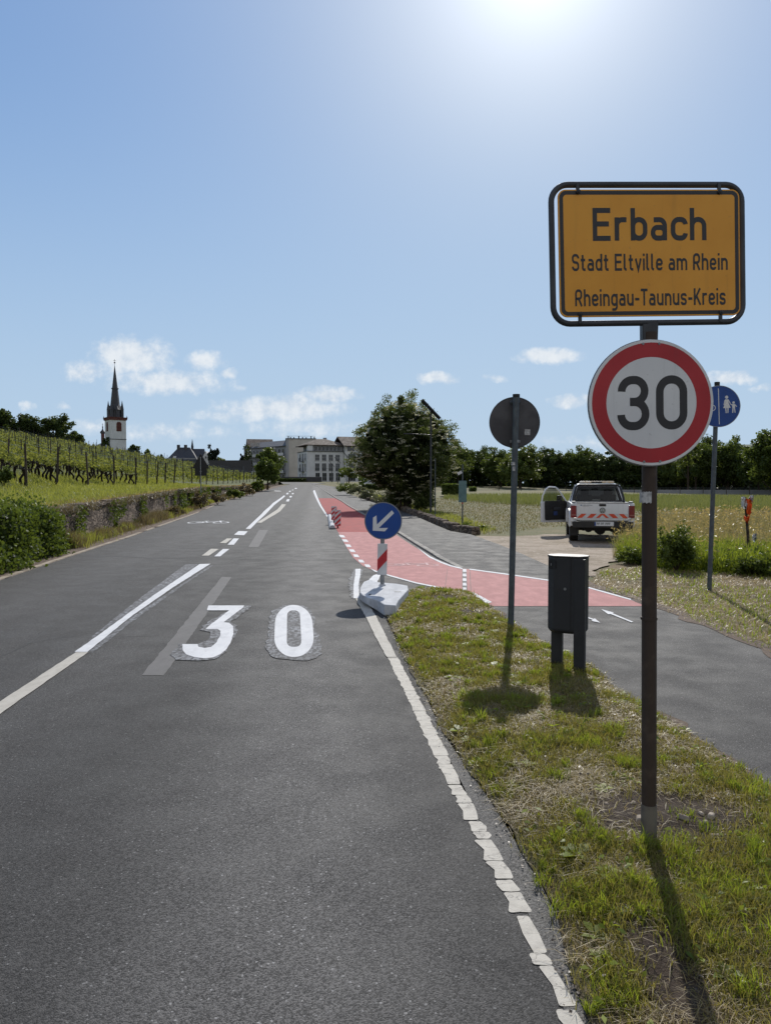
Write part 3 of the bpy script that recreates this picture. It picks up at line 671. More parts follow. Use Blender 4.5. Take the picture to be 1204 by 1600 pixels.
# bare earth around the sign foot
def blob(cx, cy, rx, ry, n=40, amp=.25, seed=0, rot=0):
    out = []
    for i in range(n):
        a = 2 * math.pi * i / n; k = 1 + amp * (float(vnoise(math.cos(a) * 1.5 + 9, math.sin(a) * 1.5, 1.3, seed)) - .5) * 2; x, y = math.cos(a) * rx * k, math.sin(a) * ry * k
        out.append(Vector((cx + x * math.cos(rot) - y * math.sin(rot), cy + x * math.sin(rot) + y * math.cos(rot))))
    return out
bare = [(1.38, 3.62, .50, .34, 1), (.85, 10.8, .30, .3, 2), (1.16, 9.5, .36, .42, 3), (.95, 2.45, .11, .36, 4)]
for k, (cx, cy, rx, ry, sdd) in enumerate(bare):
    c_ = [.05 * i + cy - ry * 1.5 for i in range(int(ry * 3 / .05))][::2]; x_ = [cx - rx * 1.5 + .1 * i for i in range(int(rx * 3 / .1))]
    structure(sheet('bare_earth', blob(cx, cy, rx, ry, seed=sdd), .006, M['dirt'], zf=lambda x, y: float(verge_z(x, y)), cuts=c_, xc=x_), 'patch of dark bare earth in the verge', 'ground')
# loose stones in the bare corner
mbs = MB(); rr = random.Random(8)
for i in range(26):
    p = (1.2 + rr.gauss(0, .2), 9.4 + rr.gauss(0, .2)) if i < 12 else (1.4 + rr.gauss(0, .3), 3.6 + rr.gauss(0, .2)); s = rr.uniform(.012, .04)
    z = float(verge_z(p[0], p[1])); mbs.box((p[0], p[1], z + s * .3), (s * 1.6, s, s * .7), Matrix.Rotation(rr.random() * 3, 3, 'Z') @ Matrix.Rotation(rr.random() * .5, 3, 'X'), .7)
tag(mbs.build('pebbles', M['edgeline'], bevel=.004, seg=1), 'small pale stones lying in the bare earth', 'stones', kind='stuff')

# ================================================================ red lane and markings
red_l = [(498, 778.5), (506, 792), (513, 806), (521, 822), (529, 832)]
rf = [G(*p) for p in ((497.5, 778.5), (505, 791), (513, 806), (521, 820), (528, 831.5), (640, 831.5 + 18.5), (614, 832), (600, 823), (560, 796.5), (522, 778.5))]
rf = [G(*p) for p in ((497.5, 778.5), (513, 806), (521, 820), (528, 831.5), (612.5, 831.5), (600, 823), (560, 796.8), (523, 778.5))]
structure(sheet('red_lane', rf, .006, M['redfar']), 'fresh red surfaced cycle lane behind the warning panels', 'cycle lane')
rn = [G(*p) for p in ((528, 831.5), (541, 855), (552, 872), (566, 884), (583, 892), (610, 900), (650, 911.5), (695, 920), (722, 926), (740, 930), (752, 940), (761, 947.6), (1003.5, 947.6), (1003, 945), (985, 938), (920, 919), (855, 907), (790, 897.5), (733.5, 889.8), (722, 889), (700, 883.5), (680, 875), (640, 850), (612.5, 831.5))]
structure(sheet('red_crossing', rn, .006, M['rednear']), 'dusty pink surfaced cycle crossing towards the path', 'cycle lane')
MK = .0095
def mark(name, px, mat=None, z=0.0, label=None, rough=.0, world=False, step=.05):
    P = [Vector(p) if world else G(*p) for p in px]
    if rough: P = rough_poly(P, step, rough, hash(name) % 50)
    o = sheet(name, P, MK + z, mat or M['white']); o['label'] = label or name; o['category'] = 'road marking'; return o
def line_px(pts, w):
    P = [G(*p) for p in pts]; return offset_line(P, -w / 2) + offset_line(P, w / 2)[::-1]
# centre line: old cream part, fresh white part, blurred older lines
_c0 = G(128.5, 1020.5); _c1 = G(-16, 1118); _cd = (_c1 - _c0).normalized(); _cn = Vector((-_cd.y, _cd.x)) * .062; _ce = _c0 + _cd * 19
mark('centre_line_old', [_c0 + _cn, _c1 + _cn * 1.15, _ce + _cn * 1.15, _ce - _cn * 1.15, _c1 - _cn * 1.15, _c0 - _cn], M['cream'], 0, 'old cream part of the centre line', .004, world=True)
mark('centre_line_new', [(312, 882), (329, 881.5), (270, 919), (206, 963.5), (137, 1020), (117, 1020), (160, 989), (240, 931)], M['white'], 0.0005, 'fresh white part of the centre line', .004)
mark('blurred_line', [(290, 882), (309, 882), (240, 932), (165, 984), (128, 1010), (150, 990), (215, 938)], M['halo'], -.004, 'blurred grey older centre line', .008)
mark('blurred_line', [(330, 883), (333, 884), (285, 916), (240, 948), (212, 968), (145, 1021), (136, 1021), (205, 965)], M['halo'], -.004, 'smudged grey edge of the fresh centre line', .012)
def dash(a, b, c, d, mat=None, lab='short white dash of the centre line'):
    return mark('dash', (a, b, c, d), mat, 0, lab, .004)
z6 = lambda x, y: (280 + x / 6.02, 740 + y / 6.02)
dash(z6(330, 782), z6(385, 782), z6(472, 712), z6(412, 712)); dash(z6(212, 775), z6(280, 775), z6(372, 712), z6(300, 710), M['cream'], 'greyed older dash left of the fresh one')
dash(z6(455, 672), z6(515, 672), z6(562, 612), z6(510, 612)); dash(z6(382, 655), z6(440, 657), z6(500, 612), z6(450, 612), M['cream'], 'greyed older dash left of the second fresh one')
dash(z6(515, 577), z6(610, 582), z6(645, 545), z6(560, 542))
mark('centre_line_new', [z6(*p) for p in ((625, 522), (670, 522), (735, 455), (800, 395), (890, 300), (997, 212), (985, 205), (880, 278), (800, 352), (720, 432))], M['white'], 0, 'long curving white lane line ahead')
mark('branch_line', [z6(*p) for p in ((730, 462), (770, 465), (860, 410), (950, 355), (1003, 290), (965, 288), (920, 340), (850, 385), (790, 425))], M['cream'], 0, 'older white line branching from the lane line')
for a in (((1003, 262), (1030, 264), (1040, 242), (1015, 240)), ((1035, 224), (1055, 226), (1060, 211), (1042, 210)), ((1058, 194), (1075, 195), (1078, 184), (1062, 183)),
          ((1003, 195), (1022, 196), (1030, 182), (1014, 181)), ((1030, 172), (1045, 173), (1052, 163), (1038, 162)), ((1058, 158), (1072, 158), (1076, 152), (1064, 151)), ((1085, 144), (1104, 144), (1108, 136), (1090, 135)), ((890, 166), (962, 168), (950, 163), (900, 161))):
    dash(*[z6(*p) for p in a])
# long pale grey strips in the lane
z3 = lambda x, y: (200 + x / 3.541, 870 + y / 3.541)
mark('grey_strip', [z3(78, 657), z3(200, 659), z3(572, 115), z3(520, 112)], M['patch'], -.005, 'long faded grey strip beside the painted 3', .008)
mark('grey_strip', [(388, 855), (404, 855), (419, 828), (405, 828)], M['patch'], -.005, 'far faded grey strip in the right lane', .01)
# the painted 30: blurred halo below, fresh digits above
mark('blurred_digit', [z3(*p) for p in ((232, 545), (262, 512), (275, 486), (310, 486), (340, 500), (440, 470), (455, 420), (398, 408), (440, 365), (560, 300), (440, 300), (455, 274), (678, 274), (655, 305), (560, 365), (600, 378), (606, 412), (575, 470), (545, 530), (480, 570), (420, 578), (265, 574))], M['halo'], -.001, 'smudged grey older digit under the 3', .02, step=.06)
mark('digit', [z3(*p) for p in ((438, 300), (446, 273), (642, 273), (637, 284), (530, 366), (560, 371), (582, 388), (584, 420), (572, 470), (548, 515), (510, 545), (470, 562), (420, 567), (365, 560), (322, 545), (303, 520), (301, 488), (384, 488), (390, 503), (425, 510), (460, 503), (490, 480), (510, 440), (513, 415), (495, 404), (430, 404), (440, 393), (560, 300))], M['white'], .001, 'white 3 painted on the road', .004)
mark('blurred_digit', [z3(*p) for p in ((795, 300), (850, 274), (900, 268), (970, 272), (1015, 300), (1028, 340), (1035, 400), (1062, 450), (1074, 540), (1050, 562), (990, 578), (900, 575), (800, 560), (768, 525), (768, 470), (782, 400), (785, 340))], M['halo'], -.001, 'smudged grey older digit under the 0', .02, step=.06)
def zero_marking():
    out = rounded([z3(817, 270), z3(1012, 270), z3(1036, 560), z3(805, 560)], 30, True, 10); inn = rounded([z3(880, 301), z3(950, 301), z3(960, 503), z3(878, 503)], 8, True, 8)
    O = [G(*p) for p in out]; I = [G(*p) for p in inn]; Z = MK + .001; mb = MB(); N = 120
    c = sum(I, Vector((0, 0))) / len(I)
    def hit(P, a):
        d = Vector((math.cos(a), math.sin(a)))
        for i in range(len(P)):
            p, q = P[i] - c, P[(i + 1) % len(P)] - c; den = d.cross(q - p)
            if abs(den) < 1e-12: continue
            t = p.cross(q - p) / den; s = p.cross(d) / den
            if t > 0 and -1e-9 <= s <= 1 + 1e-9: return c + d * t
    V = [];
    for i in range(N):
        q_ = 2 * math.pi * i / N; a = math.atan2(math.sin(q_) * 1.0, math.cos(q_) * .17); V += [(*hit(O, a), Z), (*hit(I, a), Z)]
    mb.add(V, [(2 * i, 2 * ((i + 1) % N), 2 * ((i + 1) % N) + 1, 2 * i + 1) for i in range(N)])
    o = mb.build('digit', M['white']); structure(o, 'white 0 painted on the road', 'road marking')
    for p in o.data.polygons:
        if p.normal.z < 0: p.flip()
zero_marking()
mark('smudge', [z3(945, 405), z3(955, 440), z3(958, 495), z3(938, 492), z3(932, 455)], M['halo'], .0, 'grey smudge inside the 0', .01)
# right edge line: fresh white start, cream part, then cracked blocks
z8 = lambda x, y: (540 + x / 8, 770 + y / 8)
mark('edge_line_new', [z8(*p) for p in ((97, 1325), (170, 1327), (160, 1160), (180, 1040), (186, 955), (122, 957), (118, 1040), (98, 1150))], M['white'], .0005, 'fresh white start of the edge line', .004)
mark('blurred_line', [z8(*p) for p in ((40, 1200), (38, 1110), (80, 1000), (100, 960), (225, 955), (190, 1040), (178, 1160), (180, 1325), (95, 1328), (50, 1290))], M['halo'], -.001, 'smudged grey paint around the start of the edge line', .03)
mark('edge_line_old', [(555, 936), (570, 936), (588, 965), (607, 1003), (620, 1028), (604, 1028), (590, 1003), (573, 968)], M['cream'], 0, 'old cream part of the right edge line', .004)
mark('lane_corner', [(568, 914), (584, 899), (596, 896), (588, 912), (580, 918)], M['white'], 0, 'white bar behind the sign base', .01)
cl = [(612, 1028, 604.5, 620), (1050, 0, 615, 632)]
edge_rows = [(1028, 605, 621), (1050, 615, 632), (1100, 640, 658), (1150, 662, 684), (1225, 698, 719), (1300, 735, 760), (1400, 786, 815), (1500, 832, 858), (1560, 860, 888), (1610, 884, 912)]
def cracked_line():
    rr = random.Random(21); ys = [r[0] for r in edge_rows]; xl = [r[1] for r in edge_rows]; xr = [r[2] for r in edge_rows]
    Yw = [G(610, y).y for y in ys][::-1]; L = [G(a, y).x for a, y in zip(xl, ys)][::-1]; Rr = [G(a, y).x for a, y in zip(xr, ys)][::-1]
    y = Yw[0]; out = MB(); k = 0
    while y < Yw[-1]:
        ln = rr.uniform(.06, .24); gap = max(.002, .017 - .0026 * y) * rr.choice((.3, .5, .5, 1.0, 2.2)); y1 = min(y + ln, Yw[-1])
        xa, xb = np.interp(y, Yw, L), np.interp(y, Yw, Rr); xc, xd = np.interp(y1, Yw, L), np.interp(y1, Yw, Rr); w = max(0, 1 - y / 8) * .022
        j = lambda s=1: rr.uniform(-1, 1) * w * s
        q = rounded([(xa + j(), y + j(.3)), ((xa + xb) / 2, y + j(.4)), (xb + j(), y + j(.3)), (xb + j(), (y + y1) / 2), (xd + j(), y1 + j(.3)), ((xc + xd) / 2, y1 + j(.4)), (xc + j(), y1 + j(.3)), (xa + j(), (y + y1) / 2)], .012 * min(1, 3.5 / y), True, 3)
        out.add([(*p, .0052) for p in q], [tuple(range(len(q)))]); y = y1 + gap; k += 1
    o = out.build('edge_line_cracked', M['creamcrack'])
    for p in o.data.polygons:
        if p.normal.z < 0: p.flip()
    structure(o, 'cracked cream edge line in worn blocks', 'road marking')
cracked_line()
# red lane: left white line, teeth, crossing marks, borders
mark('lane_line', [(490, 766), (492, 766), (500, 786), (514, 808), (511, 808), (497, 786), (489, 768)], M['white'], 0, 'white line along the fresh red lane')
z5 = lambda x, y: (500 + x / 4.013, 840 + y / 4.013)
for (x, y) in ((533, 838), (538, 845), (543, 853), (549, 861), (555, 869), (563, 877.5), (573, 885)):
    k = (y - 820) / 60; dash((x - 4, y - 1.6 - k), (x + 3.5, y - 1.2 - k), (x + 6.5, y + 2.2), (x - 1.5, y + 1.8), M['white'], 'short white tooth at the left edge of the pink crossing')
mark('border_line', [(578, 888.5), (590, 893.5), (610, 899.5), (650, 910.6), (695, 919.5), (722, 925), (722, 927), (695, 921.5), (650, 912.6), (610, 901.5), (585, 893.8)], M['white'], 0, 'thin white border on the near side of the pink crossing')
mark('border_line', [(650, 855), (672, 870), (690, 878.5), (705, 884), (722, 888.2), (722, 890), (703, 885.5), (688, 880), (670, 871.5)], M['white'], 0, 'thin white border beside the gutter')
mark('border_line', [(733, 889.2), (790, 896.8), (855, 906.3), (920, 918.3), (985, 936.6), (985, 938.6), (920, 920.2), (855, 908.0), (790, 898.6), (733, 890.8)], M['white'], 0, 'thin white border on the far side of the crossing')
mark('border_line', [z5(920, 348), z5(960, 345), z5(1010, 372), z5(1075, 408), z5(1040, 418), z5(985, 385)], M['white'], 0, 'broad white corner of the crossing border', .008)
mark('crossing_band', [z5(890, 200), z5(915, 200), z5(922, 338), z5(890, 338)], M['gutter'], -.0015, 'grey band across the pink crossing')
for k in range(5):
    y = 200 + k * 29; dash(z5(893, y), z5(914, y), z5(917, y + 17), z5(894, y + 17), M['white'], 'small white block in the band across the crossing')
mark('joint', [z5(936, 205), z5(939, 205), z5(946, 340), z5(942, 340)], M['gutter'], 0, 'dark joint across the crossing')
mark('joint', [z5(797, 198), z5(799, 198), z5(783, 318), z5(780, 318)], M['gutter'], 0, 'second dark joint across the crossing')
z35 = lambda x, y: (680 + x / 3.541, 860 + y / 3.541)
mark('arrow', [z35(*p) for p in ((915, 329), (985, 347), (978, 351), (1093, 399), (1083, 402), (968, 356), (955, 357))], M['white'], 0, 'thin white direction arrow on the cycle path')
mark('arrow', [z35(*p) for p in ((910, 404), (862, 394), (868, 388), (770, 353), (776, 351), (873, 383), (880, 380))], M['white'], 0, 'white direction arrow pointing away behind the litter bin')
mark('tar_seam', [(118, 866.8), (180, 868.5), (250, 871.5), (400, 873.8), (540, 875), (540, 876.2), (400, 875.3), (250, 873.4), (180, 870)], M['signblack'] if False else M['tar'] if 'tar' in M else M['road'], -.006, 'seam across the road') if False else None
M['tar'] = simple('tar_seam', (.035, .034, .034), (.055, .053, .052), 8, .7, .4, bstr=.3)
def seam(px, w, lab):
    P = densify([G(*p) for p in px], .25); P = [p + Vector((0, (float(vnoise(p.x, p.y, 1.6, 4)) - .5) * .22)) for p in P]
    a = offset_line(P, -w / 2); b = offset_line(P, w / 2)[::-1]; o = sheet('road_seam', a + b, .0045, M['tar']); o['label'] = lab; o['category'] = 'road seam'
seam([(115, 868), (180, 869.5), (250, 872.5), (400, 875), (555, 876)], .035, 'dark seam across both lanes')
seam([(0, 1027), (38, 1010), (70, 986), (95, 972)], .010, 'crack wandering in the left lane')
seam([(40, 1008), (100, 997), (160, 994), (238, 996)], .008, 'second crack in the left lane')
seam([(0, 985 + 400), (1, 985 + 400)], .01, 'x') if False else None
seam([(240, 822), (330, 825), (440, 828), (520, 832)], .03, 'far dark seam across the road')
seam([(505, 860), (545, 861), (560, 862)], .12, 'short scorched mark beside the pink crossing')
# worn bicycle symbols
def bike_symbol(c, ux, uy, scale, mat, label, z=.0):
    mb = MB(); f = lambda x, y, k: (c[0] + ux[0] * x * scale + uy[0] * y * scale, c[1] + ux[1] * x * scale + uy[1] * y * scale, zr(c[1]) + MK + z + k * .0006)
    ring = lambda cx, r: [(cx + math.cos(a) * r, r + math.sin(a) * r) for a in np.linspace(0, 2 * math.pi, 20)[:-1]]
    ribbon(mb, ring(-.62, .36), .09, f, True, 0); ribbon(mb, ring(.62, .36), .09, f, True, 0)
    for k, s in enumerate(([(-.62, .36), (-.3, .9), (.4, .95)], [(-.62, .36), (-.05, .36), (.4, .95)], [(-.3, .9), (-.05, .36)], [(.62, .36), (.35, 1.15), (.55, 1.2)], [(-.45, 1.1), (-.2, 1.1)])): ribbon(mb, s, .09, f, False, k + 1)
    o = mb.build('bicycle_symbol', mat)
    for p in o.data.polygons:
        if p.normal.z < 0: p.flip()
    structure(o, label, 'road marking')
bike_symbol(G(322, 818), (1, 0), (-.2, 2.2), .95, M['white'], 'white bicycle painted in the left lane')
bike_symbol(G(637, 885), (.95, -.1), (.3, .9), .62, M['symbol'], 'worn bicycle on the pink crossing')

# ---------------------------------------------------------------- grass of the verge
def verge_dens(x, y):
    ed = edge_dist(verge_poly, x, y); d = np.clip(ed / .12, .25, 1)
    for (cx, cy, rx, ry, s) in bare: d = d * np.clip((((x - cx) / rx) ** 2 + ((y - cy) / ry) ** 2) ** 2, .06, 1)
    return d * np.clip((3.0 / np.maximum(y, 1.2)) ** .9, .1, 1)
vclip = [p for p in verge_poly if p[1] > -3]; vclip = [Vector((p[0], max(p[1], 1.3))) for p in verge_poly]
def put(P2, zfun, dz=0.0): return np.concatenate([P2, (zfun(P2[:, 0], P2[:, 1]) + dz)[:, None]], 1)
N1 = 150000
P = scatter(vclip, N1, dens=verge_dens) + rng.normal(0, .022, (N1, 2)); g = vnoise(P[:, 0] + P[:, 1] * .3, P[:, 1] - P[:, 0] * .4, 1.7, 11) * .35 + vnoise(P[:, 0] - P[:, 1] * .5, P[:, 1] + P[:, 0] * .3, 5.3, 12) * .65
D = np.hypot(P[:, 0], P[:, 1]); wk = np.maximum(1, D / 3.5)
dry = (g + rng.normal(0, .24, len(P))) < .42
Pd = P[dry]; blades('cut_straw', put(Pd, verge_z, .002), rng.uniform(.03, .085, len(Pd)), .0028 * wk[dry], M['g_straw'], None, np.clip(rng.normal(.45, .28, len(Pd)), 0, 1), rng.uniform(.8, 2.0, len(Pd)))
tag(bpy.data.objects['cut_straw'], 'dry cut straw lying on the verge', 'grass', kind='stuff')
Pg = P[~dry]; gg = g[~dry]; blades('short_grass', put(Pg, verge_z, 0), rng.uniform(.025, .065, len(Pg)) * (.7 + gg), .0030 * wk[~dry], M['g_mixed'], None, np.clip(rng.normal(.35, .25, len(Pg)), 0, 1), rng.uniform(.2, .9, len(Pg)))
tag(bpy.data.objects['short_grass'], 'short green grass growing on the verge', 'grass', kind='stuff')
T = scatter(vclip, 760, dens=lambda x, y: verge_dens(x, y) * (vnoise(x + y * .3, y - x * .4, 1.7, 11) * .35 + vnoise(x - y * .5, y + x * .3, 5.3, 12) * .65 > .47)); tp = []; th = []; tt = []
for (x, y) in T:
    n = int(rng.integers(14, 60)); r = rng.uniform(.02, .075); a = rng.random(n) * 6.28; q = r * np.sqrt(rng.random(n)); tp.append(np.stack([x + np.cos(a) * q, y + np.sin(a) * q], 1)); hh = rng.uniform(.035, .10) * (1.25 if rng.random() < .12 else 1)
    th.append(np.full(n, hh) * rng.uniform(.6, 1.1, n)); tt.append(np.clip(rng.normal(rng.uniform(.2, .85), .15, n), 0, 1))
tp = np.concatenate(tp); th = np.concatenate(th); tt = np.concatenate(tt); D = np.hypot(tp[:, 0], tp[:, 1])
tag(blades('grass_tufts', put(tp, verge_z, 0), th, .0042 * np.maximum(1, D / 4), M['g_green'], None, tt, rng.uniform(.15, .75, len(tp))), 'bright green tufts of grass on the verge', 'grass', kind='stuff')
# broad-leaved weeds
W = scatter(vclip, 160, dens=verge_dens); wp = []; ws = []
for (x, y) in W:
    n = int(rng.integers(5, 12)); r = rng.uniform(.015, .05); wp.append(np.stack([x + rng.normal(0, r, n), y + rng.normal(0, r, n), verge_z(np.full(n, x), np.full(n, y)) + rng.uniform(.01, .05, n)], 1)); ws.append(rng.uniform(.02, .045, n))
tag(leaves('verge_weeds', np.concatenate(wp), np.concatenate(ws), M['g_green'], None, upbias=1.2, aspect=.5), 'small broad-leaved weeds among the verge grass', 'weeds', kind='stuff')

E = [p for p in verge_poly if .5 < p[1] < 13]; ed = densify([Vector(p) for p in E], .05); n = 2600; kk = rng.integers(0, len(ed), n); X = np.array([ed[i].x for i in kk]) + rng.normal(0, .03, n); Yq = np.array([ed[i].y for i in kk]) + rng.normal(0, .035, n)
tag(leaves('soil_crumbs', np.stack([X, Yq, np.full(n, .012)], 1), rng.uniform(.004, .016, n), M['crumb'], None, rng.random(n) * .6, upbias=2.5, aspect=.9), 'crumbs of soil and dead leaves along the edge of the verge', 'litter', kind='stuff')
LV = scatter(vclip, 900, dens=verge_dens); tag(leaves('dead_leaves', put(LV, verge_z, .025), rng.uniform(.010, .026, 900), M['crumb'], None, None, upbias=1.2, aspect=.6), 'small dead leaves lying in the verge grass', 'litter', kind='stuff')

# rosettes of broad-leaved weeds in the verge
W = scatter(vclip, 90, dens=verge_dens); RV = []; rt = []
for (x, y) in W:
    n = int(rng.integers(6, 11)); z = float(verge_z(x, y)) + .01; L = rng.uniform(.035, .085); tt0 = rng.uniform(.3, .9)
    for i in range(n):
        a = 6.283 * i / n + rng.normal(0, .25); l = L * rng.uniform(.7, 1.15); w = l * .26; up = rng.uniform(.25, .9); dx, dy = math.cos(a), math.sin(a)
        p0 = np.array([x, y, z]); m = p0 + np.array([dx * l * .55, dy * l * .55, l * .42 * up]); e = p0 + np.array([dx * l, dy * l, l * .38 * up]); s_ = np.array([-dy, dx, 0]) * w; RV += [p0, m - s_, e, m + s_]; rt.append(min(1, max(0, tt0 + rng.normal(0, .1))))
tag(fast('weed_rosettes', np.array(RV), 4, M['g_green'], None, rt), 'rosettes of broad-leaved weeds in the verge', 'weeds', kind='stuff')
# ================================================================ lettering
GL = {
 'E': (4.4, [([(4.3, 6.5), (.5, 6.5), (.5, .5), (4.3, .5)], 0), ([(.5, 3.6), (3.9, 3.6)], 0)]),
 'r': (3.0, [([(.5, 5), (.5, 0)], 0), ([(.5, 3.0), (.6, 4.5), (2.9, 4.5)], 1.3)]),
 'b': (4.0, [([(.5, 7), (.5, 0)], 0), ([(.5, .5), (.5, 4.5), (3.5, 4.5), (3.5, .5)], 1.45, 1)]),
 'a': (4.0, [([(.7, 4.45), (3.4, 4.5), (3.4, 0)], 1.3), ([(3.4, 2.8), (.5, 2.8), (.5, .5), (3.4, .5)], 1.05, 1)]),
 'c': (3.8, [([(3.6, 3.5), (3.5, 4.5), (.5, 4.5), (.5, .5), (3.5, .5), (3.6, 1.5)], 1.4)]),
 'h': (4.0, [([(.5, 7), (.5, 0)], 0), ([(.5, 2.8), (.5, 4.5), (3.5, 4.5), (3.5, 0)], 1.4)]),
 'S': (4.3, [([(3.8, 5.2), (3.8, 6.5), (.5, 6.5), (.5, 3.75), (3.8, 3.3), (3.8, .5), (.5, .5), (.5, 1.8)], 1.3)]),
 't': (3.0, [([(1.2, 6.6), (1.2, .5), (2.8, .5)], .9), ([(0, 4.5), (2.6, 4.5)], 0)]),
 'd': (4.0, [([(3.5, 7), (3.5, 0)], 0), ([(.5, .5), (.5, 4.5), (3.5, 4.5), (3.5, .5)], 1.45, 1)]),
 'l': (2.0, [([(.5, 7), (.5, .5), (1.7, .5)], .8)]),
 'v': (3.8, [([(.35, 5), (1.9, .3), (3.45, 5)], 0)]),
 'i': (1.0, [([(.5, 5), (.5, 0)], 0), ([(.5, 7), (.5, 6)], 0)]),
 'e': (4.0, [([(.5, 2.5), (3.45, 2.5)], 0), ([(3.5, 2.5), (3.5, 4.5), (.5, 4.5), (.5, .5), (3.3, .5), (3.4, 1.3)], 1.35)]),
 'n': (4.0, [([(.5, 5), (.5, 0)], 0), ([(.5, 2.8), (.5, 4.5), (3.5, 4.5), (3.5, 0)], 1.4)]),
 'm': (6.4, [([(.5, 5), (.5, 0)], 0), ([(.5, 2.8), (.5, 4.5), (3.2, 4.5), (3.2, 0)], 1.3), ([(3.2, 2.8), (3.2, 4.5), (5.9, 4.5), (5.9, 0)], 1.3)]),
 'R': (4.4, [([(.5, 0), (.5, 6.5), (3.8, 6.5), (3.8, 3.1), (.5, 3.1)], 1.4), ([(2.2, 3.1), (4.0, 0)], 0)]),
 'T': (4.2, [([(0, 6.5), (4.2, 6.5)], 0), ([(2.1, 6.5), (2.1, 0)], 0)]),
 'u': (4.0, [([(.5, 5), (.5, .5), (3.5, .5), (3.5, 3)], 1.4), ([(3.5, 5), (3.5, 0)], 0)]),
 's': (3.7, [([(3.2, 3.7), (3.2, 4.5), (.5, 4.5), (.5, 2.75), (3.2, 2.25), (3.2, .5), (.5, .5), (.5, 1.4)], .95)]),
 'K': (4.4, [([(.5, 7), (.5, 0)], 0), ([(4.0, 7), (.75, 2.5)], 0), ([(1.75, 3.7), (4.1, 0)], 0)]),
 'g': (4.0, [([(3.5, 5), (3.5, -1.5), (.6, -1.5)], 1.3), ([(.5, .5), (.5, 4.5), (3.5, 4.5), (3.5, .5)], 1.45, 1)]),
 '-': (2.6, [([(0, 2.7), (2.6, 2.7)], 0)]), ' ': (1.7, []),
 '3': (4.4, [([(.55, 5.0), (.6, 6.45), (3.75, 6.45), (3.75, 3.65), (1.7, 3.65)], 1.55), ([(1.7, 3.65), (3.85, 3.65), (3.85, .55), (.5, .55), (.45, 2.0)], 1.6)]),
 '0': (4.4, [([(.55, .55), (.55, 6.45), (3.85, 6.45), (3.85, .55)], 1.6, 1)]),
 'F': (4.2, [([(4.1, 6.5), (.5, 6.5), (.5, 0)], 0), ([(.5, 3.6), (3.7, 3.6)], 0)]),
 'U': (4.4, [([(.5, 7), (.5, .5), (3.9, .5), (3.9, 7)], 1.5)]),
 'V': (4.4, [([(.4, 7), (2.2, .3), (4.0, 7)], 0)]),
}
def text_mesh(mb, txt, x0, y0, h, width, w=1.0, sp=1.05, fn=None, center=True):
    """strokes of a road-sign typeface, cap height h, total width"""
    tot = sum(GL[c][0] for c in txt) + sp * (len(txt) - 1); sy = h / 7; sx = width / tot; x = x0 - (width / 2 if center else 0); k = 0
    for c in txt:
        for st in GL[c][1]:
            pts = rounded(st[0], st[1], len(st) > 2, 8)
            # stroke drawn in glyph units then scaled
            tmp = MB(); ribbon(tmp, pts, w, lambda a, b, L: (a, b, 0), len(st) > 2)
            mb.add([fn(x + v.x * sx, y0 + v.y * sy, k % 3) for v in tmp.V], tmp.F); k += 1
        x += (GL[c][0] + sp) * sx
def disc(r, n=64): return [(math.cos(2 * math.pi * i / n) * r, math.sin(2 * math.pi * i / n) * r) for i in range(n)]
def rrect(w, h, r): return rounded([(-w / 2, -h / 2), (w / 2, -h / 2), (w / 2, h / 2), (-w / 2, h / 2)], r, True, 8)
def front(t): return lambda x, y, k: (x, -t - k * .00025, y)
def slab(poly, y0, y1): mb = MB(); mb.prism(poly, lambda x, y, k: (x, y0 if k == 0 else y1, y)); return mb
def ringmesh(po, pi_, y):
    n = len(po); V = [(p[0], y, p[1]) for p in po] + [(p[0], y, p[1]) for p in pi_]
    mb = MB(); mb.add(V, [(i, (i + 1) % n, n + (i + 1) % n, n + i) for i in range(n)]); return mb

def place(o, loc, yaw=0.0, roll=0.0, pitch=0.0):
    o.location = loc; o.rotation_euler = (pitch, roll, yaw)

# ---------------------------------------------------------------- the town sign post
PY = 3.36; base = Vector((at(1013, 1316, PY).x, PY, .060))
sp_ = thing('sign_post', 'tall brown pole carrying the yellow town sign and the big 30 sign', 'road sign', base)
def loc_(px, py, Y, o): return at(px, py, Y) - Vector(o.location)
top = loc_(1014, 520, PY, sp_)
mb = MB(); mb.cyl((0, 0, 0), (top.x, 0, top.z), .0332, n=28); mb.build('pole', M['rust'], sp_, smooth=True)
j1 = loc_(1013, 966, PY, sp_); mb = MB(); mb.cyl((j1.x, 0, j1.z - .006), (j1.x, 0, j1.z + .006), .0372, n=28); mb.build('pole_joint', M['rust'], sp_, smooth=True)
s1 = loc_(1013, 1256, PY, sp_); mb = MB(); mb.cyl((0, 0, -.04), (s1.x, 0, s1.z), .0352, n=28); mb.build('sleeve', M['sleeve'], sp_, smooth=True)
mb = MB(); mb.prism(rrect(.135, .135, .03), lambda x, y, k: (x * .85, y * .85, -.020 + k * .022)); mb.build('base_flange', M['concrete'], sp_, bevel=.003, seg=1)
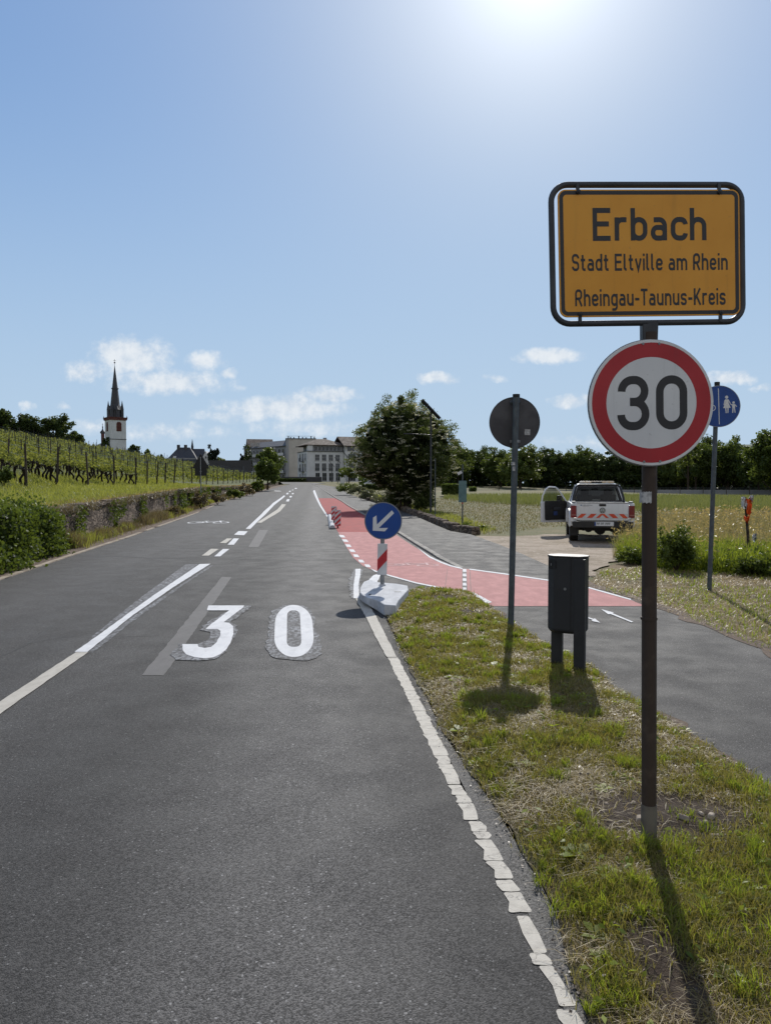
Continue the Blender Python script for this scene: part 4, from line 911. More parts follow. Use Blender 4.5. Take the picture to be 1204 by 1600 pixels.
# torn sticker on the pole
s2 = loc_(1009, 777, PY, sp_); V = []; n = 10
for i in range(n + 1):
    a = R(-112 + i * 7.6); jx = .035 + .001
    V += [(s2.x + .009 + math.sin(a + R(90) - R(90)) * jx + .0, math.cos(a) * -jx * -1 if False else -math.cos(a + R(20)) * jx, s2.z - .028 - .004 * (i % 3)), (s2.x + .009 + math.sin(a) * jx, -math.cos(a + R(20)) * jx, s2.z + .026 + .003 * (i % 2))]
V = []
for i in range(n + 1):
    a = R(-75 + i * 9.5); V += [(s2.x + .012 + math.sin(a) * .0356 - .012, -math.cos(a) * .0356, s2.z - .028 + .003 * (i % 3)), (s2.x + math.sin(a) * .0356, -math.cos(a) * .0356, s2.z + .027 - .003 * (i % 2))]
raw('sticker', V, [(2 * i, 2 * i + 2, 2 * i + 3, 2 * i + 1) for i in range(n)], M['sticker'], sp_)
# town sign: frame of tube, panel, border, lettering
RL = R(-1.6); YW = R(4.0)
tc_ = loc_(1011.5, 397, PY - .01, sp_)
K = PY / F
fw, fh = 300 * K, 210 * K
fr = MB(); fr.tube([(p[0], 0, p[1]) for p in rounded([(-fw / 2, -fh / 2), (fw / 2, -fh / 2), (fw / 2, fh / 2), (-fw / 2, fh / 2)], 26 * K, True, 8)], .0135, 12, True)
frm = fr.build('sign_frame', M['framegrey'], sp_, smooth=True); place(frm, tc_, YW, RL)
pw, ph = 285 * K, 192 * K
pan = slab(rrect(pw, ph, .035), .004, -.004).build('town_panel', M['yellow'], sp_, bevel=.0012, seg=1); place(pan, tc_ + Vector((.004, -.012, 0)), YW, RL)
ringmesh(rrect(pw - .012, ph - .012, .030), rrect(pw - .046, ph - .046, .016), -.0045).build('black_border', M['signblack'], pan)
mb = MB(); fn = front(.0046)
text_mesh(mb, 'Erbach', 0, .055, 49 * K, 178 * K, 1.1, .95, fn)
mb.build('lettering', M['signblack'], pan)
mb = MB(); text_mesh(mb, 'Stadt Eltville am Rhein', 0, -.077, 25.5 * K, 245 * K, 1.08, 1.0, fn); mb.build('lettering', M['signblack'], pan)
mb = MB(); text_mesh(mb, 'Rheingau-Taunus-Kreis', 0, -.232, 25.5 * K, 237 * K, 1.08, 1.0, fn); mb.build('lettering', M['signblack'], pan)
for sx in (-110, 112):
    for sz in (1, -1):
        c = MB(); z0, z1 = sz * (fh / 2), sz * (ph / 2 - .012); c.box((sx * K, -.012, (z0 + z1) / 2), (.015, .012, abs(z0 - z1) + .008)); c.cyl((sx * K, -.014, z1), (sx * K, -.026, z1), .011, n=6)
        c.cyl((sx * K, -.026, z1), (sx * K, -.031, z1), .006, n=10)
        o = c.build('clamp', M['framegrey'], frm, bevel=.002, seg=1)
nk = loc_(1013, 519, PY, sp_); mb = MB(); hh = 17 * K
mb.add([(nk.x + sx * (.036 if sz > 0 else .034), sy, nk.z + sz * hh + (.0 if sz > 0 else 0)) for sz in (-1, 1) for sy in (-.022, .022) for sx in (-1, 1)], [(0, 2, 3, 1), (4, 5, 7, 6), (0, 1, 5, 4), (1, 3, 7, 5), (3, 2, 6, 7), (2, 0, 4, 6)])
mb.build('neck', M['framegrey'], sp_, bevel=.004, seg=1)
# speed disc
dc = loc_(1016.5, 629.5, PY - .05, sp_); r = 97.5 * (PY - .05) / F
dsk = slab(disc(r), .006, -.004).build('speed_disc', M['signwhite'], sp_, bevel=.0015, seg=1); place(dsk, dc, R(1.5), R(-1.2))
slab(disc(r + .004), .012, .0065).build('disc_rim', M['alu'], dsk, bevel=.001, seg=1)
ringmesh(disc(r * .955), disc(r * .725), -.0044).build('red_ring', M['signred'], dsk)
mb = MB(); text_mesh(mb, '3', -.0805, -.121, .242, .142, 1.06, 0, front(.0045)); text_mesh(mb, '0', .0905, -.121, .242, .142, 1.06, 0, front(.0045)); mb.build('numerals', M['signblack'], dsk)
for x, z in ((-.036, r * .935), (.036, r * .935), (-.036, -r * .935), (.036, -r * .935)):
    c = MB(); c.cyl((x, -.004, z), (x, -.0075, z), .0055, n=8); c.build('rivet', M['alu'], dsk)

# ---------------------------------------------------------------- round sign seen from behind
Y2 = 8.66; b2 = Vector((at(797, 1003, Y2).x, Y2, .0)); s = thing('sign_post', 'grey pole with a round dark sign seen from behind, left of the litter bin', 'road sign', b2)
tp_ = loc_(806, 616, Y2, s); mb = MB(); mb.cyl((0, 0, -.05), (tp_.x, 0, tp_.z - .03), .036, n=20); mb.build('pole', M['bluegrey'], s, smooth=True)
mb = MB(); mb.cyl((tp_.x, 0, tp_.z - .035), (tp_.x, 0, tp_.z), .042, n=20); mb.build('pole_cap', M['black'], s, smooth=True)
c0 = loc_(804.5, 659.5, Y2 + .05, s); d2 = slab(disc(.298), .052, .046).build('round_disc', M['darkback'], s, bevel=.001, seg=1); place(d2, c0, 0, R(-1))
ringmesh(disc(.300), disc(.288), .0445).build('rolled_edge', M['framegrey'], d2)
for z, mt in ((.235, 'bluegrey'), (-.228, 'galv')):
    c = MB(); c.box((0, .01, z), (.12, .014, .034)); c.cyl((-.001, -.045, z - .017), (-.001, -.045, z + .017), .0375, n=18); c.cyl((.052, -.002, z), (.052, -.012, z), .008, n=6); c.cyl((-.052, -.002, z), (-.052, -.012, z), .008, n=6)
    o = c.build('clamp', M[mt], s, bevel=.002, seg=1); o.location = (c0.x - .002 * z, c0.y, c0.z)
st = MB(); st.prism([(-.035, -.035), (.033, -.038), (.036, .03), (-.03, .036)], lambda x, y, k: (.148 + x, .0435 - k * .001, -.115 + y)); st.build('sticker', M['sticker'], d2)
for (px, py, w, h) in ((801.5, 724.5, .045, .038), (805, 732.5, .05, .05)):
    q = loc_(px, py, Y2, s); V = []
    for i in range(7):
        a = R(-60 + i * 16 + (20 if py > 730 else -15)); V += [(q.x * 0 + loc_(802.5, py, Y2, s).x + math.sin(a) * .0366, -math.cos(a) * .0366, q.z - h / 2), (loc_(802.5, py, Y2, s).x + math.sin(a) * .0366, -math.cos(a) * .0366, q.z + h / 2)]
    raw('sticker', V, [(2 * i, 2 * i + 2, 2 * i + 3, 2 * i + 1) for i in range(6)], M['sticker'], s)

# ---------------------------------------------------------------- blue pedestrian / cycle sign
Y3 = 12.1; b3 = Vector((at(1107, 926, Y3).x, Y3, .0)); s = thing('sign_post', 'slim grey pole with a round blue footpath sign half hidden behind the 30 sign', 'road sign', b3)
tp_ = loc_(1119.5, 597, Y3, s); mb = MB(); mb.cyl((0, 0, -.05), (tp_.x, 0, tp_.z - .05), .036, n=16); mb.build('pole', M['bluegrey'], s, smooth=True)
mb = MB(); mb.cyl((tp_.x, 0, tp_.z - .055), (tp_.x, 0, tp_.z), .042, n=16); mb.build('pole_cap', M['black'], s, smooth=True)
c0 = loc_(1122, 635, Y3 - .05, s); d3 = slab(disc(.335), .005, -.004).build('blue_disc', M['signblue'], s, bevel=.001, seg=1); place(d3, c0, R(-6), R(-2.3))
ringmesh(disc(.337), disc(.327), -.0044).build('white_rim', M['alu'], d3)
mb = MB(); ribbon(mb, [(0, -.29), (0, .29)], .012, front(.0045)); mb.build('divider', M['signwhite'], d3)
def pict(mb, polys, fn):
    for k, q in enumerate(polys): mb.add([fn(x, y, k % 4) for x, y in q], [tuple(range(len(q)))])
def circ(x, y, r, n=16): return [(x + math.cos(2 * math.pi * i / n) * r, y + math.sin(2 * math.pi * i / n) * r) for i in range(n)]
mb = MB(); fn = front(.0046); ox = .125; oy = .02
pict(mb, [circ(ox, .122 + oy, .026), [(ox - .022, .088 + oy), (ox + .022, .088 + oy), (ox + .030, .02 + oy), (ox + .058, -.052 + oy), (ox - .058, -.052 + oy), (ox - .030, .02 + oy)],
          [(ox - .028, -.05 + oy), (ox - .008, -.05 + oy), (ox - .008, -.135 + oy), (ox - .022, -.135 + oy)], [(ox + .006, -.05 + oy), (ox + .026, -.05 + oy), (ox + .020, -.135 + oy), (ox + .006, -.135 + oy)],
          [(ox + .015, .088 + oy), (ox + .032, .08 + oy), (ox + .068, .0 + oy), (ox + .055, -.005 + oy)], [(ox - .02, .088 + oy), (ox - .034, .075 + oy), (ox - .052, .0 + oy), (ox - .038, -.002 + oy)]], fn); mb.build('pictogram', M['signwhite'], d3)
mb = MB(); ox2 = ox + .105
pict(mb, [circ(ox2, .030 + oy, .020), [(ox2 - .026, .004 + oy), (ox2 + .026, .004 + oy), (ox2 + .020, -.06 + oy), (ox2 - .020, -.06 + oy)], [(ox2 - .020, -.058 + oy), (ox2 - .002, -.058 + oy), (ox2 - .010, -.135 + oy), (ox2 - .026, -.135 + oy)],
          [(ox2 + .002, -.058 + oy), (ox2 + .020, -.058 + oy), (ox2 + .026, -.135 + oy), (ox2 + .012, -.135 + oy)], [(ox2 - .022, .004 + oy), (ox2 - .05, .012 + oy), (ox2 - .052, -.002 + oy), (ox2 - .02, -.014 + oy)], [(ox2 + .022, .004 + oy), (ox2 + .02, -.014 + oy), (ox2 + .046, -.045 + oy), (ox2 + .053, -.034 + oy)]], fn); mb.build('pictogram', M['signwhite'], d3)
mb = MB(); r1 = [(-.23 + math.cos(a) * .045, -.02 + math.sin(a) * .045) for a in np.linspace(0, 6.283, 20)[:-1]]; r2 = [(-.10 + math.cos(a) * .045, -.02 + math.sin(a) * .045) for a in np.linspace(0, 6.283, 20)[:-1]]
ribbon(mb, r1, .010, fn, True, 0); ribbon(mb, r2, .010, fn, True, 1); ribbon(mb, [(-.23, -.02), (-.195, .05), (-.13, .05), (-.165, -.02), (-.23, -.02)], .01, fn, False, 2); ribbon(mb, [(-.10, -.02), (-.13, .075), (-.11, .08)], .01, fn, False, 3); mb.build('pictogram', M['signwhite'], d3)
for dz in (.0, -.2):
    c = MB(); c.box((c0.x, -.03, c0.z + dz), (.1, .03, .03)); c.build('clamp', M['galv'], s)

# ---------------------------------------------------------------- litter bin
yb = 6.62; bc = Vector((at(886, 1050, yb).x, yb, 0.0)); s = thing('litter_bin', 'dark anthracite litter bin on two square legs beside the cycle path', 'litter bin', bc, R(-24))
zb0 = at(886, 987, yb).z; zb1 = at(886, 868, yb).z; bw, bd, ch = .345, .225, .07
prof = [(-bw / 2, -bd / 2 + ch), (-bw / 2 + ch * .9, -bd / 2), (bw / 2 - ch * .9, -bd / 2), (bw / 2, -bd / 2 + ch), (bw / 2, bd / 2 - ch), (bw / 2 - ch * .9, bd / 2), (-bw / 2 + ch * .9, bd / 2), (-bw / 2, bd / 2 - ch)]
def zslab(poly, z0, z1, k0=1.0): mb = MB(); mb.prism(poly, lambda x, y, k: (x * (k0 if k == 0 else 1), y * (k0 if k == 0 else 1), z0 if k == 0 else z1)); return mb
bb = zslab(prof, zb0 + .03, zb1 - .012).build('bin_body', M['bin'], s, bevel=.006); zslab(prof, zb0, zb0 + .0295, .86).build('bin_bottom', M['bin'], bb, bevel=.003, seg=1)
zslab([(x * 1.03, y * 1.04) for x, y in prof], zb1 - .011, zb1 + .004).build('lid', M['binlid'], s, bevel=.003, seg=1)
m2 = MB(); m2.box((.042, -bd / 2 - .001, (zb0 + zb1) / 2 + .01), (.005, .004, zb1 - zb0 - .05)); m2.build('door_seam', M['black'], bb)
m2 = MB(); m2.cyl((-.008, -bd / 2 + .002, zb0 + .40), (-.008, -bd / 2 - .006, zb0 + .40), .0125, n=18); m2.build('lock', M['galv'], bb, smooth=True)
m2 = MB(); q = rrect(.085, .085, .02); m2.prism(q, lambda x, y, k: (-bw / 2 + .048 + x * .9, -bd / 2 + .028 - x * .45 - .014 - k * .004, zb1 - .075 + y)); m2.build('cigarette_opening', M['black'], bb)
m2 = MB(); m2.box((-bw / 2 + .04, -bd / 2 + .004, zb1 - .075), (.008, .006, .02)); m2.build('ash_plate', M['alu'], bb)
for sx in (-1, 1):
    m2 = MB(); m2.box((-.10, .03, (zb0 + .02) / 2 - .06), (.098, .075, zb0 + .10)) if sx < 0 else m2.box((.118, -.079, (zb1 - .02) / 2 - .03), (.098, .076, zb1 + .04)); m2.build('leg', M['bin'], s, bevel=.004)
m2 = MB(); m2.box((-.03, .06, .07), (.05, .04, .07)); tag(m2.build('concrete_lump', M['concrete'], None, bevel=.015), 'small lump of concrete between the legs of the litter bin', 'stone'); o = bpy.data.objects['concrete_lump']; o.location = bc + Vector((0.0, .0, -.02))

# ---------------------------------------------------------------- keep-left beacon on its white base
Y4 = 11.45; fp = [(562, 925), (563, 917), (568, 909), (577, 905.5), (590, 909.5), (620, 912), (636.5, 915), (637.5, 921), (631, 928), (622, 938), (618, 946), (612, 945.5), (600, 944.5), (590, 938), (575, 934), (567, 930)]
Pt = [G(*p, dz=.15) for p in fp]; cc = sum(Pt, Vector((0, 0))) / len(Pt)
pp = at(597, 914, 11.5); s = thing('traffic_beacon', 'blue keep-left arrow sign above a red and white panel on a white slab', 'traffic beacon', (cc.x, cc.y, 0))
mb = MB(); n = len(Pt); top_ = [Vector((p.x - cc.x, p.y - cc.y, .150)) for p in Pt]; bot_ = [Vector((v.x * 1.015, v.y * 1.015, .05 if (i in (0, 15, 14)) else .006)) for i, v in enumerate(top_)]
mb.add(top_ + bot_, [tuple(range(n)), tuple(range(n, 2 * n))] + [(i, (i + 1) % n, n + (i + 1) % n, n + i) for i in range(n)])
mb.build('base_slab', M['blockwhite'], s, bevel=.007, seg=1)
m_ = MB(); m_.box((.22, .02, .151), (.10, .035, .004)); m_.build('slot', M['black'], s); m_ = MB(); m_.box((-.18, -.25, .151), (.035, .10, .004)); m_.build('slot', M['black'], s)
bx = pp.x - cc.x; bY = 11.5 - cc.y
mb = MB(); zt = at(599, 838, 11.5).z + .1; mb.cyl((bx, bY, .12), (bx + .005, bY, zt), .032, n=16); mb.build('post', M['galv'], s, smooth=True)
mb = MB(); mb.cyl((bx, bY, .145), (bx, bY, .175), .06, .045, n=16); mb.build('post_socket', M['blockwhite'], s)
K4 = 11.45 / F
pc = at(598, 874, 11.42); pz = pc.z; hw, hhh = 7.6 * K4, 24.5 * K4
pl = slab([(-hw, -hhh), (hw, -hhh), (hw, hhh), (-hw, hhh)], .012, -.012).build('striped_panel', M['refwhite'], s, bevel=.003, seg=1); place(pl, (bx, bY - .06, pz), 0, R(1.2))
mb = MB(); fn = front(.0125); pict(mb, [[(-hw, -.185), (hw, -.015), (hw, .165), (-hw, -.005)]], fn); mb.build('red_stripe', M['refred'], pl)
dz_ = at(600, 814, 11.4); d4 = slab(disc(.288), .006, -.004).build('blue_disc', M['signblue'], s, bevel=.001, seg=1); place(d4, (bx + .015, bY - .05, dz_.z), R(-3), 0)
ringmesh(disc(.292), disc(.277), -.0044).build('white_rim', M['alu'], d4)
mb = MB(); fn = front(.0046); q = lambda x, y: ((x - 600) / F * 11.42, (814 - y) / F * 11.42)
arr = [(613.5, 797.5), (617, 802), (593, 825.5), (607.5, 825), (602.5, 830.5), (583.5, 829.5), (584, 809), (589.5, 805.5), (590, 820)]
tri = [[arr[0], arr[1], arr[2], arr[8]], [arr[2], arr[3], arr[4], arr[5]], [arr[5], arr[6], arr[7], arr[8]], [arr[5], arr[8], arr[2]]]
mb.add([(*[q(*p)[0] for p in (v,)], -.0048, q(*v)[1]) for v in arr], [(0, 8, 2, 1), (2, 5, 4, 3), (5, 8, 7, 6), (5, 2, 8)]); mb.build('white_arrow', M['signwhite'], d4)

# ---------------------------------------------------------------- guide kerb with two striped panels
g0 = G(519, 826.5); g1 = G(515, 807); s = thing('lane_divider', 'two red and white striped panels on a low white kerb beside the red lane', 'traffic beacon', (g0.x, g0.y, 0))
dv = (g1 - g0); L = dv.length; ang = math.atan2(dv.y, dv.x) - math.pi / 2
for k in range(4):
    a = L * k / 4; mb = MB(); mb.prism([(-.13, 0), (.13, 0), (.10, .07), (.05, .12), (-.05, .12), (-.10, .07)], lambda x, y, kk: (x, a + .02 + (L / 4 - .04) * kk, y + .015)); o = mb.build('kerb_segment', M['blockwhite'], s, bevel=.01); o.rotation_euler.z = ang
def blade(px, py0, py1, par, off, stripes):
    Y = par.location.y + off; c = at(px, (py0 + py1) / 2, Y); h = (py1 - py0) * Y / F / 2; w = .125
    o = slab(rrect(w * 2, h * 2, .03), .02, -.02).build('striped_panel', M['refwhite'], par, bevel=.004, seg=1); place(o, Vector((c.x, Y, c.z)) - Vector(par.location), R(4), 0)
    m_ = MB(); fn = front(.0205); st_ = h * 2 / stripes; k = 0
    for i in range(-1, stripes + 1):
        z = -h + i * st_; q_ = [(-w * .96, z), (w * .96, z + .22), (w * .96, z + .22 + st_ * .5), (-w * .96, z + st_ * .5)]; q_ = [(x, min(max(y, -h * .98), h * .98)) for x, y in q_]
        if abs(q_[0][1] - q_[3][1]) + abs(q_[1][1] - q_[2][1]) > .02: pict(m_, [q_], fn)
    m_.build('red_stripes', M['refred'], o); m_ = MB(); m_.cyl((0, 0, -h - .12), (0, 0, -h), .035, n=10); m_.build('panel_foot', M['black'], o)
blade(527.5, 796.5, 822, s, .6, 3); blade(521.8, 791, 813, s, 3.6, 3)

# ---------------------------------------------------------------- far small signs and posts
def thin_post(px, py, top_py, name, label, cat, rad=.03, mat='bluegrey', Y=None, dz=0.0):
    g = G(px, py) if Y is None else Vector((at(px, py, Y).x, Y)); z = (zr(g.y) if Y is None else at(px, py, Y).z) + dz
    s_ = thing(name, label, cat, (g.x, g.y, z)); h = at(px, top_py, g.y).z - z; mb = MB(); mb.cyl((0, 0, -.1), (0, 0, h), rad, n=10); mb.build('pole', M[mat], s_, smooth=True); return s_, h
s, h = thin_post(722, 822, 725, 'info_sign', 'slim pole by the low stone wall with a narrow green tinted plate', 'sign', .03)
z = at(722, 768, s.location.y).z; mb = MB(); mb.box((0, -.05, z), (.34, .012, .92)); mb.build('sign_plate', simple('green_plate', (.11, .20, .21), (.08, .15, .165), 6, .5), s, bevel=.004, seg=1)
mb = MB(); mb.cyl((-.0, 0, .95), (0, 0, 1.12), .034, n=10); mb.build('red_band', M['refred'], s); mb = MB(); mb.cyl((0, 0, 1.13), (0, 0, 1.25), .034, n=10); mb.build('white_band', M['refwhite'], s)
mb = MB(); mb.box((-.13, -.05, at(722, 739, s.location.y).z), (.2, .02, .12), Matrix.Rotation(R(-30), 3, 'Y')); mb.build('small_plate', M['refwhite'], s)
s, h = thin_post(679.5, 806, 716, 'marker_pole', 'slim bare pole standing beside the dark solar street lamp', 'pole', .03)
mb = MB(); mb.box((0, -.04, h - .25), (.05, .01, .4)); mb.build('edge_plate', M['bluegrey'], s)
# warning triangle and plate seen from behind
Yt = 49.0; g = at(314, 769, Yt); bz = bank_z(g.x, Yt); s = thing('warning_sign', 'dark triangular warning sign seen from behind above the wall', 'road sign', (g.x, Yt, bz))
mb = MB(); hz = at(314, 714, Yt).z - bz; mb.cyl((0, 0, -.2), (0, 0, hz), .035, n=10); mb.build('pole', M['galv'], s, smooth=True)
zt = at(314, 729.5, Yt).z - bz; mb = slab(rounded([(-.58, 0), (.58, 0), (0, 1.0)], .05, True), .045, .037); o = mb.build('triangle_plate', M['black'], s); o.location = (0, 0, zt - .10)
mb = slab(rrect(.80, .50, .03), .045, .037); o = mb.build('extra_plate', M['black'], s); o.location = (0, 0, zt - .34)
mb = MB(); mb.box((0, .0, zt - .30), (.14, .09, .035)); mb.build('clamp', M['galv'], s)
s, h = thin_post(380.3, 756, 728, 'marker_pole', 'thin distant pole on the bank near the round bush', 'pole', .04, Y=92)
# solar street lamps
def solar_lamp(px, py, top_py, Y, label, w=1.65, rad=.07, tilt=46, mat='framegrey'):
    g = at(px, py, Y); z0 = ground_z(g.x, Y) if Y > 60 else zr(Y); s_ = thing('solar_lamp', label, 'street lamp', (g.x, Y, z0), 0, 'solar street lamps along the footpath')
    h = at(px, top_py, Y).z - z0; mb = MB(); mb.cyl((0, 0, -.1), (0, 0, h), rad, rad * .8, n=14); mb.build('pole', M[mat], s_, smooth=True)
    p = MB(); p.box((0, 0, 0), (w, .6, .07)); o = p.build('solar_panel', M['panelblue'], s_, bevel=.006, seg=1); o.rotation_euler = (R(-8), R(tilt), 0); o.location = (0, 0, h + .05)
    p = MB(); p.box((0, 0, -.035), (w * .5, .10, .03)); p.build('panel_bracket', M[mat], o)
    a = MB(); a.tube([(0, 0, h * .76), (-.5, -.05, h * .765), (-1.25, -.1, h * .77)], [.03, .025, .02], 8); ar = a.build('lamp_arm', M[mat], s_, smooth=True)
    l = MB(); l.box((-1.45, -.12, h * .77), (.55, .2, .06)); l.build('lamp_head', M[mat], ar, bevel=.01, seg=1); return s_
solar_lamp(672.5, 803, 641, 47.0, 'dark solar street lamp in front of the round blossoming elder bush', 1.65)
solar_lamp(541.5, 757, 712.5, 150, 'tallest of the pale distant solar lamps before the white building', 2.0, .09, 46, 'alu')
solar_lamp(527.5, 757, 719.5, 172, 'distant solar lamp just left of the tallest pale one', 2.0, .09, 46, 'alu')
solar_lamp(518.5, 756, 725.5, 190, 'farthest small solar lamp before the white building', 2.0, .09, 46, 'framegrey')
# ================================================================ pickup truck
TR = thing('pickup_truck', 'white double cab pickup with its driver door open and hazard stripes on the tailgate', 'pickup truck', (at(940, 846, 22.35).x, 22.35, -.03), R(-12))
W2 = .93
def side_prism(mb, prof, x0, x1, taper=None):
    """prof: (y,z) outline, extruded across x; taper(z)-> inset"""
    tf = taper or (lambda z: 0); n = len(prof)
    V = [(x0 + tf(z), y, z) for y, z in prof] + [(x1 - tf(z), y, z) for y, z in prof]
    mb.add(V, [tuple(range(n)), tuple(range(n, 2 * n))[::-1]] + [(i, n + i, n + (i + 1) % n, (i + 1) % n) for i in range(n)])
# bed side walls and lower body with wheel arches
def arch(yc, r, z0, n=10): return [(yc + math.cos(math.pi * i / n) * r, z0 + math.sin(math.pi * i / n) * r) for i in range(n + 1)]
zl = .50
lower = [(.03, 1.16), (.0, .66), (.35, zl + .05)] + arch(1.05, .46, zl)[::-1] + arch(4.15, .46, zl)[::-1] + [(5.1, .62), (5.16, .95), (4.95, 1.14), (4.3, 1.20), (3.75, 1.22), (1.95, 1.22), (1.6, 1.22), (.03, 1.22)]
for sx in (-1, 1):
    mb = MB(); side_prism(mb, lower, sx * W2 - (.10 if sx > 0 else 0), sx * W2 + (.10 if sx < 0 else 0)); o = mb.build('body_side', M['carwhite'], TR, bevel=.02, smooth=True)
    # flared arches
    for yc in (1.05, 4.15):
        f = MB(); P1 = arch(yc, .47, zl, 14); P2 = arch(yc, .56, zl - .02, 14); V = []
        for (a, b), (c, d) in zip(P1, P2): V += [(sx * (W2 - .01), a, b), (sx * (W2 + .045), a, b), (sx * (W2 + .03), c, d), (sx * (W2 - .01), c, d)]
        f.add(V, [(4 * i + j, 4 * i + (j + 1) % 4, 4 * (i + 1) + (j + 1) % 4, 4 * (i + 1) + j) for i in range(14) for j in range(4)] + [(0, 1, 2, 3), (56, 59, 58, 57)]); f.build('wheel_arch', M['carwhite'], o, smooth=True)
mb = MB(); mb.box((0, 1.0, .72), (1.70, 1.75, .06)); mb.build('load_bed', M['carblack'], TR)
mb = MB(); mb.box((0, 2.0, .95), (1.68, .06, .55)); mb.build('bed_front', M['carwhite'], TR)
mb = MB(); mb.box((0, 2.9, .42), (1.1, 4.3, .16)); mb.cyl((-.35, .9, .42), (-.35, 1.3, .42), .14, n=12); mb.box((0, 1.05, .40), (1.5, .12, .12)); mb.cyl((0, .85, .38), (0, 1.25, .38), .17, n=14); mb.cyl((.42, .25, .42), (.42, .95, .42), .05, n=10); mb.box((.55, 1.6, .42), (.4, .9, .26)); mb.build('chassis', M['carblack'], TR)
# tailgate
tg = MB(); tg.prism(rounded([(-.745, .70), (.745, .70), (.745, 1.225), (-.745, 1.225)], .02, True, 3), lambda x, y, k: (x, .03 - .04 * k - (.012 if y > 1.0 else 0) * k, y)); tgo = tg.build('tailgate', M['carwhite'], TR, bevel=.008, smooth=True)
t = MB(); t.box((0, .01, 1.235), (1.52, .09, .022)); t.build('top_rail', M['carblack'], tgo, bevel=.006)
t = MB(); t.box((0, -.026, 1.165), (.20, .022, .07)); t.build('handle', M['carblack'], tgo, bevel=.012)
def flat(mb, q, y): k = len(mb.V); mb.add([(x, y, z) for x, z in q], [tuple(range(len(q)))])
t = MB(); Z0, Z1 = .775, .90
for xs in (((-.745, -.70, -.62, -.695), ), ):
    pass
for sgn in (1, -1):
    for (a, b) in ((.60, .745), (.30, .46), (.10, .19)):
        q = [(-sgn * b, Z0), (-sgn * a, Z0), (-sgn * (a - .0 - .13 + .02 * 0), Z1), (-sgn * (b - .13), Z1)]
        q = [(max(-.745, min(.745, x)), z) for x, z in q]
        flat(t, q, -.0215)
    # outer stripe triangle
o_ = t.build('hazard_stripes', M['hazred'], tgo)
t = MB()
for sgn in (1, -1): flat(t, [(-sgn * .745, Z0 - .005), (-sgn * .06, Z0 - .005), (-sgn * .06, Z1 + .005), (-sgn * .745, Z1 + .005)], -.019)
t.build('reflective_band', M['refwhite'], tgo)
# round emblem on the tailgate
t = MB(); fe = lambda x, y, k: (x, -.028 - k * .0006, 1.005 + y); ribbon(t, disc(.077, 32), .015, fe, True, 0)
ribbon(t, [(-.028, .066), (0, .004), (.028, .066)], .013, fe, False, 1); ribbon(t, [(-.060, .040), (-.026, -.058), (0, -.008), (.026, -.058), (.060, .040)], .013, fe, False, 2); t.build('emblem', M['carblack'], tgo)
t = MB(); t.cyl((0, -.012, 1.005), (0, -.0270, 1.005), .082, n=28); t.build('emblem_disc', M['chrome'], tgo, smooth=True)
t = MB(); t.box((-.625, -.0225, 1.16), (.045, .004, .028)); t.build('company_mark', simple('mark_blue', (.08, .16, .34)), tgo)
t = MB()
for k in range(9): t.box((-.575 + k * .033, -.0225, 1.158), (.020 if k % 3 else .013, .004, .022))
for k in range(6): t.box((-.575 + k * .030, -.0225, 1.128), (.018, .004, .010))
t.build('small_lettering', simple('mark_grey', (.25, .27, .30)), tgo)
# tail lights
for sx in (-1, 1):
    t = MB(); t.prism(rounded([(-.085, -.185), (.085, -.185), (.085, .185), (-.085, .185)], .02, True, 4), lambda x, y, k: (sx * .845 + x, .05 - .075 * k, .965 + y)); l = t.build('tail_light', M['taillight'], TR, bevel=.01)
    t = MB(); t.box((sx * .845, -.028, .86), (.15, .006, .03)); t.build('reflector', simple('clear_lens', (.35, .12, .11), rough=.2), l)
    t = MB(); t.prism([(-.09, -.19), (.09, -.19), (.09, -.44), (-.02, -.44), (-.09, -.30)], lambda x, y, k: (sx * (.845 + x), .04 + .1 * k, .965 + y)); t.build('rear_quarter', M['carwhite'], TR, bevel=.01)
# bumper, plate
t = MB(); t.prism(rounded([(-.86, .48), (.86, .48), (.90, .66), (.60, .68), (-.60, .68), (-.90, .66)], .04, True, 4), lambda x, y, k: (x, .10 - .20 * k, y)); bu = t.build('rear_bumper', M['carblack'], TR, bevel=.015)
t = MB(); t.box((.045, -.107, .60), (.56, .012, .125)); pt = t.build('number_plate', M['plate'], TR, bevel=.003, seg=1)
t = MB(); t.box((-.215, -.1145, .60), (.04, .003, .115)); t.build('blue_band', M['signblue'], pt)
t = MB(); fp_ = lambda x, y, k: (x, -.1145 - k * .0004, y); xx = -.175
for k, w_ in enumerate((.045, .045, .02, .045, .045, .03, .045, .045, .045)):
    if k not in (2, 5): ribbon(t, [(xx + .006, .565), (xx + .006, .635), (xx + w_ - .012, .635), (xx + w_ - .012, .60), (xx + .01, .60)], .010, fp_)
    xx += w_ + .004
t.build('plate_characters', M['signblack'], pt)
